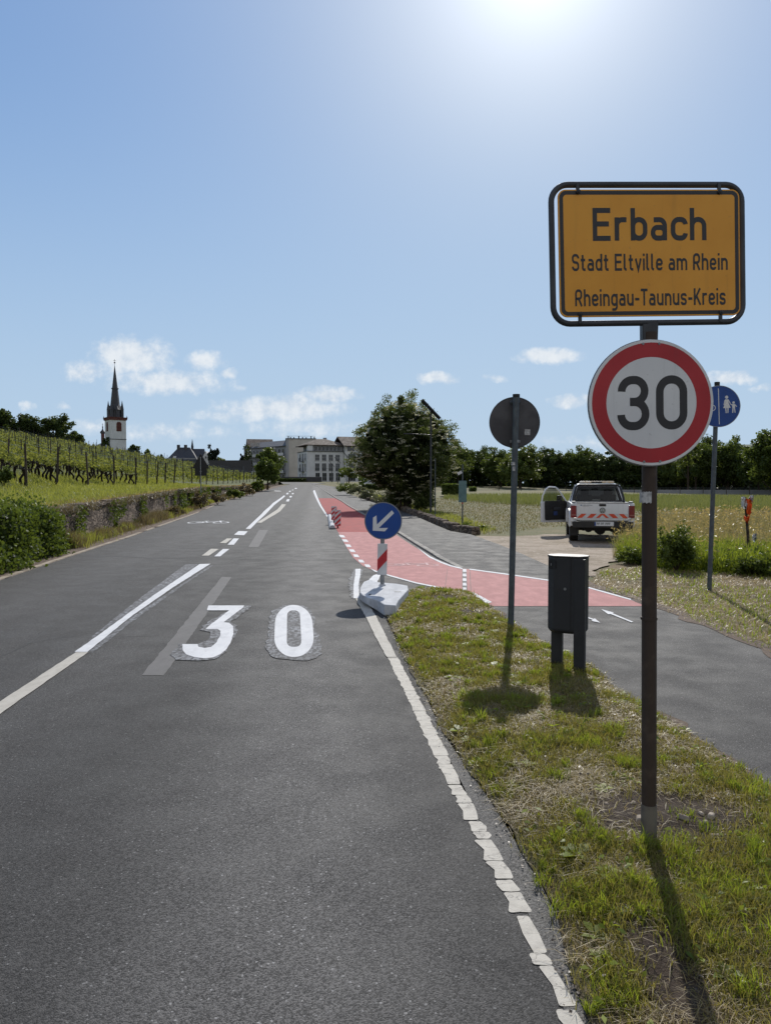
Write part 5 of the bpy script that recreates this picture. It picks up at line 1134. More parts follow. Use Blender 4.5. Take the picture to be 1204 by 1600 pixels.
# cab
cab = [(1.98, 1.20), (2.12, 1.66), (2.28, 1.76), (2.7, 1.80), (3.15, 1.80), (3.45, 1.72), (4.12, 1.22)]
tf = lambda z: .10 + max(0, (z - 1.2)) * .30
roof = MB(); rp = [(2.20, 1.745), (2.35, 1.80), (2.8, 1.83), (3.2, 1.815), (3.42, 1.755), (3.40, 1.725), (2.22, 1.715)]; side_prism(roof, rp, -W2, W2, lambda z: .10 + (z - 1.2) * .32); roof.build('roof', M['carwhite'], TR, bevel=.02, smooth=True)
def pillar(name, a, b, w, mat): q = MB(); q.tube([a, b], w, 6); return q.build(name, mat, TR)
def xat(z, s): return s * (W2 - .10 - (z - 1.2) * .30)
for sx in (-1, 1):
    for (ya, yb_, w) in ((2.02, 2.22, .055), (3.10, 3.05, .04), (4.10, 3.42, .04)): pillar('pillar', (xat(1.2, sx), ya, 1.18), (xat(1.76, sx), yb_, 1.76), w, M['carwhite'] if ya < 3 or ya > 4 else M['carblack'])
    g = MB(); g.add([(xat(1.22, sx), 2.1, 1.22), (xat(1.22, sx), 3.06, 1.22), (xat(1.72, sx), 3.02, 1.72), (xat(1.72, sx), 2.28, 1.72)], [(0, 1, 2, 3)]); g.build('side_window', M['glass_clear'] if 'glass_clear' in M else M['glass'], TR)
def glass_mat():
    m, t_, out = new_mat('window_glass'); g = t_.node('ShaderNodeBsdfGlossy', inp={'Roughness': .03, 'Color': (1, 1, 1, 1)}); tr = t_.node('ShaderNodeBsdfTransparent', inp={'Color': (.42, .46, .46, 1)})
    fr_ = t_.node('ShaderNodeFresnel', inp={'IOR': 1.45}); mx = t_.node('ShaderNodeMixShader'); t_.l.new(fr_.outputs[0], mx.inputs[0]); t_.l.new(tr.outputs[0], mx.inputs[1]); t_.l.new(g.outputs[0], mx.inputs[2]); t_.l.new(mx.outputs[0], out.inputs[0]); return m
M['tint'] = glass_mat()
g = MB(); yb0, yb1 = 2.0, 2.20; g.add([(-.80, yb0, 1.23), (.80, yb0, 1.23), (.69, yb1, 1.71), (-.69, yb1, 1.71)], [(0, 1, 2, 3)]); g.build('rear_window', M['tint'], TR)
g = MB(); rf_ = rounded([(-.80, 0), (.80, 0), (.66, .50), (-.66, .50)], .07, True, 5); ri_ = rounded([(-.72, .05), (.72, .05), (.60, .45), (-.60, .45)], .06, True, 5)
n = len(rf_); V = [(p[0], 1.985 + p[1] * .41, 1.225 + p[1]) for p in rf_] + [(p[0], 1.985 + p[1] * .41, 1.225 + p[1]) for p in ri_]; g.add(V, [(i, (i + 1) % n, n + (i + 1) % n, n + i) for i in range(n)]); g.build('window_seal', M['carblack'], TR)
g = MB(); g.add([(-.76, 4.08, 1.24), (.76, 4.08, 1.24), (.64, 3.44, 1.72), (-.64, 3.44, 1.72)], [(0, 1, 2, 3)]); g.build('windscreen', M['tint'], TR)
# sport bar behind the cab
g = MB(); g.tube([(-.80, 1.75, 1.22), (-.78, 1.82, 1.40), (-.70, 1.98, 1.70), (-.62, 2.02, 1.77), (.62, 2.02, 1.77), (.70, 1.98, 1.70), (.78, 1.82, 1.40), (.80, 1.75, 1.22)], .038, 10); g.build('styling_bar', M['carblack'], TR, smooth=True)
# light bar
g = MB(); g.prism(rounded([(-.56, 0), (.56, 0), (.56, .07), (-.56, .07)], .02, True, 3), lambda x, y, k: (x, 2.55 + .25 * k, 1.835 + y)); lb = g.build('light_bar', M['amber'], TR, bevel=.008)
g = MB(); g.box((0, 2.545, 1.87), (.35, .01, .05)); g.build('light_bar_centre', M['carblack'], lb)
# seats and dash
for sx in (-.38, .38):
    for yy_ in (3.0, 2.45):
        g = MB(); g.box((sx, yy_, 1.15), (.46, .12, .62)); g.box((sx, yy_, 1.54), (.24, .09, .17)); g.box((sx, yy_ + .28, .88), (.46, .5, .14)); g.build('seat', M['carblack'], TR, bevel=.03)
g = MB(); g.box((0, 3.75, 1.1), (1.5, .35, .3)); g.tube([(-.38 + math.cos(a) * .18, 3.50 + math.sin(a) * .05, 1.24 + math.sin(a) * .18) for a in np.linspace(0, 6.283, 20)[:-1]], .016, 6, True); g.build('dashboard', M['carblack'], TR)
g = MB(); g.box((0, 4.65, .98), (1.62, 1.0, .34)); g.build('engine_bay', M['carwhite'], TR, bevel=.05)
g = MB(); g.box((.82, 2.95, .86), (.06, 2.0, .60)); g.build('side_door', M['carwhite'], TR); g = MB(); g.box((-.82, 2.4, .86), (.06, .95, .60)); g.build('side_door', M['carwhite'], TR)
g = MB(); g.box((0, 2.95, .60), (1.6, 2.0, .08)); g.build('cab_floor', M['carblack'], TR)
# interior mirror visible against the windscreen, extra beacon at the bed corner
g = MB(); g.box((0, 3.55, 1.64), (.22, .03, .07)); g.build('interior_mirror', M['carblack'], TR)
for sx in (-1, 1):
    g = MB(); g.box((sx * .84, .25, 1.25), (.10, .35, .05)); g.build('bed_rail_cap', M['galv'], TR)
# wheels
def wheel(x, y, s):
    w = MB(); n = 28; pr = [(-.13, .30), (-.13, .36), (-.10, .385), (.10, .385), (.13, .36), (.13, .30)]; V = []
    for i in range(n):
        a = 2 * math.pi * i / n; V += [(x + p, y + math.cos(a) * r_, .385 + math.sin(a) * r_) for p, r_ in pr]
    k = len(pr); w.add(V, [(i * k + j, i * k + (j + 1) % k, ((i + 1) % n) * k + (j + 1) % k, ((i + 1) % n) * k + j) for i in range(n) for j in range(k)]); wo = w.build('wheel', M['tyre'], TR, smooth=True)
    r = MB(); r.cyl((x - .10, y, .385), (x + .10, y, .385), .23, n=24)
    ring = [(0, 0)]
    r2 = MB(); n = 24
    V = []
    for i in range(n):
        a = 2 * math.pi * i / n; V += [(x + s * .11, y + math.cos(a) * .30, .385 + math.sin(a) * .30), (x + s * .125, y + math.cos(a) * .27, .385 + math.sin(a) * .27), (x + s * .05, y + math.cos(a) * .25, .385 + math.sin(a) * .25)]
    r2.add(V, [(i * 3 + j, i * 3 + j + 1, ((i + 1) % n) * 3 + j + 1, ((i + 1) % n) * 3 + j) for i in range(n) for j in range(2)])
    for i in range(6):
        a = 2 * math.pi * i / 6; r2.box((x + s * .10, y + math.cos(a) * .15, .385 + math.sin(a) * .15), (.03, .06, .27), Matrix.Rotation(-a + math.pi / 2, 3, 'X').inverted() if False else Matrix.Rotation(a - math.pi / 2, 3, 'X'))
    r2.cyl((x + s * .04, y, .385), (x + s * .12, y, .385), .06, n=14); r2.build('rim', M['galv'], wo, smooth=True)
wheel(-.80, 1.05, -1); wheel(.80, 1.05, 1); wheel(-.80, 4.15, -1); wheel(.80, 4.15, 1)
for sx in (-1, 1):
    g = MB(); g.add([(sx * .80 - .14, .60, .62), (sx * .80 + .14, .60, .62), (sx * .80 + .14, .58, .20), (sx * .80 - .14, .58, .20)], [(0, 1, 2, 3)]); g.build('mud_flap', M['carblack'], TR)
# open driver door: hinge at the front pillar, swung out about 70 degrees
dr = bpy.data.objects.new('open_door', None)
door_prof = rounded([(0, .46), (1.08, .46), (1.10, 1.18), (.92, 1.60), (.80, 1.73), (.38, 1.70), (.0, 1.22)], .05, True, 4)
win = rounded([(.09, 1.235), (1.0, 1.235), (.84, 1.60), (.76, 1.66), (.42, 1.64)], .05, True, 4)
DM = Matrix.Translation((-.93, 3.98, 0)) @ Matrix.Rotation(R(180 + 36), 4, 'Z')
def dpt(x, y, z): return DM @ Vector((x, y, z))
mb = MB(); lowp = [(0, .46), (1.08, .46), (1.10, 1.2), (0, 1.2)]; mb.prism(rounded(lowp, .04, True, 4), lambda x, y, k: dpt(x, -.05 + .10 * k, y)); do = mb.build('door', M['carwhite'], TR, bevel=.012)
mb = MB(); mb.tube([dpt(*p) for p in ((.03, 0, 1.20), (.20, 0, 1.42), (.40, 0, 1.64), (.50, 0, 1.70), (.78, 0, 1.71), (.90, 0, 1.64), (1.04, 0, 1.40), (1.07, 0, 1.2))], .028, 8); mb.build('window_frame', M['carwhite'], do, smooth=True)
mb = MB(); mb.add([dpt(*p) for p in ((.04, 0, 1.2), (1.05, 0, 1.2), (.90, 0, 1.62), (.50, 0, 1.68))], [(0, 1, 2, 3)]); mb.build('door_glass', M['tint'], do)
mb = MB(); mb.prism(rounded([(.06, .56), (.98, .54), (1.0, 1.22), (.06, 1.22)], .06, True, 4), lambda x, y, k: dpt(x, .052 + .03 * k, y)); mb.build('door_trim', M['carblack'], do, bevel=.01)
mb = MB(); mb.box((0, 0, 0), (.30, .06, .10)); o = mb.build('arm_rest', M['framegrey'], do); o.matrix_local = DM @ Matrix.Translation((.5, .10, .95))
mb = MB(); mb.box((0, 0, 0), (.16, .02, .14)); o = mb.build('door_sticker', simple('door_blue', (.03, .06, .2)), do); o.matrix_local = DM @ Matrix.Translation((.55, .086, .78))
mb = MB(); mb.box((0, 0, 0), (.19, .12, .22)); o = mb.build('mirror', M['carblack'], do, bevel=.03); o.matrix_local = DM @ Matrix.Translation((.16, -.20, 1.30))
bpy.data.objects.remove(dr)
# flag pole with orange cloth in the tall grass
fx = at(1172, 852, 15.8); s = thing('marker_stake', 'leaning wooden stake hung with an orange cloth and a pale bag in the tall grass', 'stake', (fx.x, 15.8, -.05))
tpp = at(1163, 777, 15.8) - Vector(s.location); mb = MB(); mb.tube([(0, 0, 0), (tpp.x * .5, 0, tpp.z * .5), (tpp.x, 0, tpp.z)], [.035, .032, .026], 8); mb.build('stake', M['post'], s, smooth=True)
def rag(name, c, w, h, mat, seed, par):
    rs = np.random.default_rng(seed); nx, nz = 7, 9; V = []
    for j in range(nz):
        for i in range(nx):
            u, v = i / (nx - 1), j / (nz - 1); wd = w * (1 - .55 * v + .1 * rs.normal()); V.append((c[0] + (u - .5) * wd, c[1] + .05 * math.sin(u * 9 + v * 4) + .02 * rs.normal(), c[2] - v * h + .03 * rs.normal()))
    return raw(name, V, [(j * nx + i, j * nx + i + 1, (j + 1) * nx + i + 1, (j + 1) * nx + i) for j in range(nz - 1) for i in range(nx - 1)], mat, par, True)
q = at(1169, 779, 15.7) - Vector(s.location); rag('orange_cloth', q, .14, .36, M['orange'], 3, s)
q = at(1162, 777, 15.72) - Vector(s.location); rag('white_bag', q, .10, .26, M['cloth'], 5, s); q = at(1173, 776, 15.72) - Vector(s.location); rag('white_bag', q, .07, .10, M['cloth'], 8, s)
q = at(1166, 808, 15.7) - Vector(s.location); rag('orange_cloth', q, .10, .09, M['orange'], 6, s); q = at(1178, 836, 15.6) - Vector(s.location); rag('white_bag', q, .05, .12, M['cloth'], 9, s)
# ================================================================ buildings
def window_meshes():
    out = {}
    return out
def win(par, x, y, z, w, h, nx=2, ny=1, rot=0.0, fmat='frame', deep=.10, sill=True, glass='glass', arch_=False):
    """a window set in a facade whose outward normal is -Y of the parent (rot turns it)"""
    rm = Matrix.Translation((x, y, z)) @ Matrix.Rotation(rot, 4, 'Z'); f = MB(); t = .07
    f.box((-w / 2 + t / 2, -.02, h / 2), (t, .10, h)); f.box((w / 2 - t / 2, -.02, h / 2), (t, .10, h)); f.box((0, -.02, h - t / 2), (w - 2 * t, .10, t)); f.box((0, -.02, t / 2), (w - 2 * t, .10, t))
    for i in range(1, nx): f.box((-w / 2 + w * i / nx, -.022, h / 2), (.06, .08, h - 2 * t))
    for i in range(1, ny): f.box((0, -.019, h * i / ny), (w - 2 * t, .07, .05))
    if sill: f.box((0, -.06, -.03), (w + .16, .2, .05))
    f.V = [rm @ v for v in f.V]; o = f.build('window', M[fmat], par)
    g = MB(); g.box((0, .0, h / 2), (w - .02, .03, h - .02)); g.V = [rm @ v for v in g.V]; g.build('pane', M[glass], o); return o
def hip_roof(par, x0, x1, y0, y1, z0, h, over=.5, ridge_in=None, mat='tile', name='roof'):
    x0 -= over; x1 += over; y0 -= over; y1 += over; r = (y1 - y0) / 2 if ridge_in is None else ridge_in; ym = (y0 + y1) / 2
    V = [(x0, y0, z0), (x1, y0, z0), (x1, y1, z0), (x0, y1, z0), (x0, y0, z0 + .22), (x1, y0, z0 + .22), (x1, y1, z0 + .22), (x0, y1, z0 + .22), (x0 + r, ym, z0 + h), (x1 - r, ym, z0 + h)]
    mb = MB(); mb.add(V, [(3, 2, 1, 0), (0, 1, 5, 4), (1, 2, 6, 5), (2, 3, 7, 6), (3, 0, 4, 7), (4, 5, 9, 8), (6, 7, 8, 9), (5, 6, 9), (7, 4, 8)]); return mb.build(name, M[mat], par)
def gable(par, x0, x1, y0, y1, z0, h, over=.4, axis='x', mat='tile', name='roof', wall=None):
    if axis == 'x':
        ym = (y0 + y1) / 2; V = [(x0 - over, y0 - over, z0 - .15), (x1 + over, y0 - over, z0 - .15), (x1 + over, ym, z0 + h), (x0 - over, ym, z0 + h), (x0 - over, y1 + over, z0 - .15), (x1 + over, y1 + over, z0 - .15)]
    else:
        xm = (x0 + x1) / 2; V = [(x0 - over, y1 + over, z0 - .15), (x0 - over, y0 - over, z0 - .15), (xm, y0 - over, z0 + h), (xm, y1 + over, z0 + h), (x1 + over, y1 + over, z0 - .15), (x1 + over, y0 - over, z0 - .15)]
    T = [Vector(v) + Vector((0, 0, .2)) for v in V]; mb = MB(); mb.add([*V, *T], [(6, 7, 8, 9), (9, 8, 11, 10), (0, 3, 2, 1), (3, 4, 5, 2), (0, 1, 7, 6), (5, 4, 10, 11), (1, 2, 8, 7), (2, 5, 11, 8), (3, 0, 6, 9), (4, 3, 9, 10)])
    r = mb.build(name, M[mat], par)
    if wall:
        g = MB()
        if axis == 'x': ym = (y0 + y1) / 2; g.add([(x0, y0, z0), (x0, y1, z0), (x0, ym, z0 + h - .1), (x1, y0, z0), (x1, y1, z0), (x1, ym, z0 + h - .1)], [(0, 1, 2), (3, 5, 4), (0, 2, 5, 3), (1, 4, 5, 2)])
        else: xm = (x0 + x1) / 2; g.add([(x0, y0, z0), (x1, y0, z0), (xm, y0, z0 + h - .1), (x0, y1, z0), (x1, y1, z0), (xm, y1, z0 + h - .1)], [(0, 1, 2), (3, 5, 4), (0, 2, 5, 3), (1, 4, 5, 2)])
        g.build('gable_wall', M[wall], par)
    return r
# ---- large white building
Yb = 215.0; kb = Yb / F; o0 = at(480, 752, Yb); PHI = R(20)
B = thing('apartment_building', 'long white four storey building with a brown hipped roof at the end of the road', 'building', (o0.x, Yb, o0.z - .5), PHI)
fw_ = 11.0; hw_ = 10.9
mb = MB(); mb.box((fw_ / 2, 6, 4.6), (fw_, 12, 9.2)); mb.build('wall', M['housewhite'], B)
mb = MB(); mb.box((fw_ / 2 + .9, 6.4, 10.05), (fw_ - 1.8, 11.2, 1.7)); mb.build('top_storey', M['housegrey'], B)
mb = MB(); mb.box((.95, .9, 10.05), (1.5, 1.4, 1.7)); mb.build('corner_pier', M['housewhite'], B)
mb = MB(); mb.box((fw_ / 2, 5.9, 9.27), (fw_ + .3, 12.4, .14)); mb.build('cornice', M['slate'], B)
for i in range(4):
    x = 3.0 + i * 2.05
    win(B, x, 0, 6.5, 1.35, 1.85, 2, 2); win(B, x, 0, 3.5, 1.35, 2.3, 2, 2)
    win(B, x + .1, 0, .6, 1.35, 2.4, 2, 2)
for i in range(7): win(B, 2.8 + i * 1.15, .8, 9.45, 1.0, 1.35, 1, 1, sill=False)
for z in (.6, 3.5, 6.5):
    for y in (2.2, 5.2, 8.6): win(B, 0, y, z, 1.5, 2.2, 2, 1, R(-90))
for z in (3.5, 6.5):
    bl = MB(); bl.box((-.5, 5.2, z - .15), (1.0, 2.6, .12)); bl.box((-.97, 5.2, z + .45), (.04, 2.6, .9)); bl.build('balcony', M['slate'], B)
hip_roof(B, 0, fw_ + 1.0, .6, 12, 10.95, 2.3, .55, 5.2)
# projecting right wing with broad windows
mb = MB(); mb.box((fw_ + 8.5, 4.6, 4.6), (16.9, 12.5, 9.2)); mb.build('wing_wall', M['housewhite'], B)
mb = MB(); mb.box((fw_ + 8.5, 5.0, 10.05), (16.5, 11.6, 1.7)); mb.build('wing_top_storey', M['housewhite'], B)
for z, h in ((.6, 2.4), (3.5, 2.3), (6.5, 2.1), (9.4, 1.7)):
    for i in range(5): win(B, fw_ + 2.0 + i * 3.1, -1.65 if z < 9 else -.8, z, 2.3, h, 3, 2, sill=False)
gable(B, fw_, fw_ + 17, -1.65, 10.9, 10.9, 2.9, .6, 'x')
ch = MB(); ch.box((7.5, 8, 13.1), (.9, .9, 1.3)); ch.build('chimney', M['housegrey'], B)
# ---- beige block behind
Y5 = 240.0; o5 = at(447, 753, Y5); B5 = thing('apartment_building', 'plain beige gable block with chimneys rising behind the white building', 'building', (o5.x, Y5, o5.z - .8), R(8))
mb = MB(); mb.box((4.8, 8, 7.4), (9.6, 16, 14.8)); mb.build('wall', M['housebeige'], B5)
mb = MB(); mb.box((.45, -.06, 7.4), (.9, .12, 14.8)); mb.build('grey_pier', M['housegrey'], B5)
mb = MB(); mb.box((4.8, 7.9, 14.85), (9.9, 16.4, .2)); mb.build('roof_edge', M['slate'], B5)
for x, h in ((.8, .8), (1.5, .6), (2.6, .5), (4.2, .9), (5.4, .6), (6.6, .5), (8.2, .9), (9.2, .6)):
    c = MB(); c.box((x, 2, 14.95 + h / 2), (.35, .5, h)); c.build('chimney', M['slate'], B5)
c = MB(); c.tube([(.2, .3, 15.7), (9.4, .3, 15.7)], .04, 6); [c.cyl((x, .3, 14.9), (x, .3, 15.7), .03, n=6) for x in (.2, 2, 4, 6, 8, 9.4)]; c.build('roof_railing', M['slate'], B5)
win(B5, 5.2, 0, 1.0, 2.2, 1.6, 2, 1); win(B5, 5.2, 0, 3.6, 2.2, 1.3, 2, 1)
# ---- receding wing at the left
o6 = at(447, 753, 246); B6 = thing('apartment_building', 'long grey balcony wing running back to the left of the beige block', 'building', (o6.x - .05, 246, o6.z - .8), R(180 - 50))
Lw = 28
mb = MB(); mb.box((Lw / 2, -5, 6.4), (Lw, 10, 12.8)); mb.build('wall', M['housegrey'], B6)
for i in range(11):
    x = 1.6 + i * 2.4
    for z in (1.2, 4.1, 7.0, 9.9): win(B6, x, 0, z, 1.3, 2.0, 2, 1, R(180), sill=False)
for z in (3.8, 6.7, 9.6):
    c = MB(); c.box((Lw / 2, .45, z), (Lw - .5, .9, .12)); c.box((Lw / 2, .87, z + .5), (Lw - .5, .05, .85)); c.build('balcony', M['housewhite'], B6)
gable(B6, 0, Lw, -10, 0, 12.8, 2.2, .4, 'x', 'slate')
for x in (20, 21.5, 24, 26.5): c = MB(); c.box((x, -1.2, 14.0), (.8, .7, 1.6)); c.build('chimney', M['housebeige'], B6)
# ---- small house at far left end
Y7 = 265.0; o7 = at(389, 738, Y7); B7 = thing('village_house', 'small pale house with reddish shutters left of the tall grey wing', 'house', (o7.x, Y7, o7.z - 3), R(14))
mb = MB(); mb.box((4.2, 5, 6), (8.4, 10, 12)); mb.build('wall', M['housewhite'], B7)
gable(B7, 0, 8.4, 0, 10, 12, 3.0, .5, 'x', 'tile', wall='housewhite')
for x in (1.4, 4.0, 6.6):
    for z in (3.9, 8.3):
        win(B7, x, 0, z, 1.1, 2.0, 2, 1)
        for sx in (-.85, .85): c = MB(); c.box((x + sx, -.05, z + 1), (.5, .06, 2.0)); c.build('shutter', M['sandstone'], B7)
c = MB(); c.box((4.2, -.04, 7.4), (8.45, .08, .25)); c.build('string_course', M['sandstone'], B7)
# ---- steep roofed village group around px 262-330
Y8 = 262.0; k8 = Y8 / F; o8 = at(262, 735, Y8); B8 = thing('village_house', 'long dark slate roofed house with two chimneys below the vineyard skyline', 'house', (o8.x, Y8, o8.z - 2), R(6))
mb = MB(); mb.box((5, 5, 3.2), (10, 10, 6.4)); mb.build('wall', M['housegrey'], B8)
hip_roof(B8, 0, 10, 0, 10, 5.2, 5.2, .6, 3.6, 'slate')
for x in (3.1, 5.6): c = MB(); c.box((x, 4.5, 10.3), (1.0, 1.0, 2.0)); c.build('chimney', M['slate'], B8)
c = MB(); c.box((2.4, 1.0, 6.6), (1.0, 1.2, 1.0)); c.build('dormer', M['housewhite'], B8)
o9 = at(291, 735, Y8 + 4); B9 = thing('village_house', 'dark roofed house with a white stepped gable and a thin ridge turret', 'house', (o9.x, Y8 + 4, o9.z - 2), R(4))
mb = MB(); mb.box((4.0, 5, 3.5), (8.0, 9, 7.0)); mb.build('wall', M['housegrey'], B9)
gable(B9, -3, 5.4, .5, 9.5, 5.4, 4.4, .3, 'x', 'slate')
tw = MB(); tw.cyl((1.4, 4.5, 9.4), (1.4, 4.5, 10.6), .45, n=8); tw.cyl((1.4, 4.5, 10.6), (1.4, 4.5, 13.6), .50, .02, n=8); tw.build('ridge_turret', M['slate'], B9)
g = MB(); g.add([(5.4, -.2, 0), (8.6, -.2, 0), (8.6, -.2, 5.6), (7.0, -.2, 9.0), (5.4, -.2, 5.6), (5.4, 8, 0), (8.6, 8, 0), (8.6, 8, 5.6), (7.0, 8, 9.0), (5.4, 8, 5.6)], [(0, 1, 2, 3, 4), (5, 9, 8, 7, 6), (0, 5, 6, 1), (1, 6, 7, 2), (2, 7, 8, 3), (3, 8, 9, 4), (4, 9, 5, 0)]); g.build('white_gable', M['housewhite'], B9)
win(B9, 7.0, -.2, 6.2, .6, .9, 1, 1, sill=False); win(B9, 6.3, -.2, 3.0, .7, 1.1, 1, 1, sill=False); win(B9, 7.7, -.2, 3.0, .7, 1.1, 1, 1, sill=False)
# ---- long wall and roof band below the village
ow = at(328, 738, 235); c = MB(); c.box((6.5, .2, 2.2), (13.5, .4, 6.2)); wl = c.build('boundary_wall', M['slate'], None); tag(wl, 'long dark boundary wall beside the village houses', 'wall'); wl.location = (ow.x, 235, ow.z - 1.5); wl.rotation_euler.z = R(-3)
# ---- church
Yc = 250.0; kc_ = Yc / F; oc = at(181, 700, Yc); CH = thing('church', 'white church tower with a slender dark slate spire above the vineyard', 'church', (oc.x, Yc, oc.z - 6), R(38))
zc = lambda py: at(181, py, Yc).z - (oc.z - 6)
tw_ = 2.68
mb = MB(); mb.box((0, 0, zc(657) / 2), (tw_ * 2, tw_ * 2, zc(657))); mb.build('tower', M['housewhite'], CH)
mb = MB(); mb.box((0, 0, zc(687)), (tw_ * 2 + .15, tw_ * 2 + .15, .22)); mb.build('string_course', M['slate'], CH)
mb = MB(); mb.box((0, 0, zc(655.5)), (tw_ * 2 + .5, tw_ * 2 + .5, .75)); mb.box((0, 0, zc(653.3)), (tw_ * 2 + .9, tw_ * 2 + .9, .22)); mb.build('parapet', M['sandstone'], CH)
for sx in (-1, 1):
    for sy in (-1, 1): mb = MB(); mb.cyl((sx * 2.9, sy * 2.9, zc(656)), (sx * 2.9, sy * 2.9, zc(653)), .16, n=6); mb.cyl((sx * 2.9, sy * 2.9, zc(653)), (sx * 2.9, sy * 2.9, zc(649.5)), .16, .02, n=6); mb.build('pinnacle', M['sandstone'], CH)
def octo(mb, z0, z1, r0, r1): mb.cyl((0, 0, z0), (0, 0, z1), r0, r1, n=8)
mb = MB(); octo(mb, zc(653), zc(642), 2.35, 2.2); octo(mb, zc(642), zc(632), 2.1, 1.5); octo(mb, zc(632), zc(607.5), 1.5, .95); octo(mb, zc(608), zc(606.5), 1.2, 1.2); octo(mb, zc(606.5), zc(571), .93, .05); mb.V = [Matrix.Rotation(R(22.5), 3, 'Z') @ v for v in mb.V]; sp = mb.build('spire', M['slate'], CH)
for k in range(4):
    a = R(45 + 90 * k); x, y = math.cos(a) * 2.45, math.sin(a) * 2.45; mb = MB(); mb.box((x, y, (zc(653) + zc(640)) / 2), (.8, .8, zc(640) - zc(653))); mb.cyl((x, y, zc(640)), (x, y, zc(626)), .55, .03, n=6); mb.build('corner_turret', M['slate'], CH)
    a = R(90 * k); x, y = math.cos(a) * 1.9, math.sin(a) * 1.9; mb = MB(); mb.box((x, y, (zc(653) + zc(641)) / 2), (1.1, 1.1, zc(641) - zc(653))); mb.cyl((x, y, zc(641)), (x, y, zc(634)), .9, .03, n=4); mb.build('dormer', M['slate'], sp)
mb = MB(); mb.cyl((0, 0, zc(572)), (0, 0, zc(561)), .05, n=6); mb.cyl((0, 0, zc(567.5)), (0, 0, zc(566)), .28, n=8); mb.box((0, 0, zc(563.5)), (.9, .08, .1)); mb.build('cross', M['slate'], CH)
for rot, px_ in ((0, .1), (90, 0), (-90, 0), (180, 0)):
    rm = Matrix.Rotation(R(rot), 4, 'Z'); ar_ = [(-.65, 0), (.65, 0), (.65, 2.3)] + [(math.cos(R(15 * i)) * .65, 2.3 + math.sin(R(15 * i)) * .65) for i in range(1, 12)] + [(-.65, 2.3)]
    ou = [(x * 1.28, y * 1.07 - .12) for x, y in ar_]; m_ = MB(); m_.prism(ou, lambda x, y, k: rm @ Vector((x + px_ * 3, -tw_ - .01 - .05 * k, zc(674) + y))); f_ = m_.build('belfry_window', M['sandstone'], CH)
    m_ = MB(); m_.prism(ar_, lambda x, y, k: rm @ Vector((x + px_ * 3, -tw_ - .03 - .05 * k, zc(674) + y))); m_.build('louvres', M['louvre'], f_)
on = at(146, 692, Yc + 3); NV = thing('church_nave', 'dark nave roof with a small onion turret left of the church tower', 'church', (on.x, Yc + 3, on.z - 6), R(-4))
mb = MB(); mb.box((2.3, 8, 2.2), (4.4, 16, 4.4)); mb.build('wall', M['housewhite'], NV)
zr_ = at(160, 685.5, Yc + 3).z - (on.z - 6); hip_roof(NV, .1, 4.5, 0, 16, 4.4, zr_ - 4.4, .3, 1.6, 'slate')
zt_ = lambda py: at(156, py, Yc + 3).z - (on.z - 6); xt = at(155, 690, Yc + 3).x - on.x
mb = MB(); mb.cyl((xt, 3, 5), (xt, 3, zt_(676.5)), .60, n=8); mb.build('turret', M['sandstone'], NV)
mb = MB(); zz = [(676.6, .72), (675.5, .86), (673.5, .82), (671.5, .40), (670, .22), (668, .12), (666, .22), (665, .08), (660, .04)]
for (a, r1), (b, r2) in zip(zz[:-1], zz[1:]): mb.cyl((xt, 3, zt_(a)), (xt, 3, zt_(b)), r1, r2, n=10)
mb.box((xt, 3, zt_(662)), (.5, .06, .07)); mb.build('onion_dome', M['slate'], NV)
# ---- low canopy, sign box, parked car in front of the white building
oo = at(583, 757.5, 150); CR = thing('parked_car', 'pale silver car parked behind the clipped hedge', 'car', (oo.x, 150, ground_z(oo.x, 150)), R(8))
zo = oo.z - ground_z(oo.x, 150) - .5
prof = [(-1.9, .35), (-1.95, .75), (-1.5, .95), (-.8, 1.38), (.5, 1.42), (1.2, 1.0), (1.9, .85), (2.0, .5), (1.95, .35)]
mb = MB(); mb.prism(prof, lambda x, y, k: (x, -.85 + 1.7 * k, y + zo)); mb.build('body', M['carsilver'], CR, bevel=.05, smooth=True)
mb = MB(); mb.prism([(-1.35, .98), (-.75, 1.33), (.45, 1.36), (1.05, 1.02)], lambda x, y, k: (x, -.87 + 1.74 * k, y + zo)); mb.build('windows', M['glass'], CR)
for x in (-1.25, 1.25):
    for y in (-.8, .8): mb = MB(); mb.cyl((x, y - .1, .33 + zo), (x, y + .1, .33 + zo), .33, n=16); mb.build('wheel', M['tyre'], CR)
ob = at(535, 757, 158); c = MB(); c.box((0, 0, .7), (1.0, .3, 1.5)); c.box((-.35, 0, -.4), (.08, .08, 1.0)); c.box((.35, 0, -.4), (.08, .08, 1.0)); o = c.build('notice_box', M['housewhite'], None); tag(o, 'white box shaped notice board on two legs by the far footpath', 'notice board'); o.location = (ob.x, 158, ob.z)
# dark low wall across the road's end
oe = at(435, 757, 186); c = MB(); c.box((6, .2, .6), (16, .4, 1.4)); o = c.build('boundary_wall', M['slate'], None); tag(o, 'low dark wall closing the far end of the road', 'wall'); o.location = (oe.x - 4, 196, 3.0 - .1)
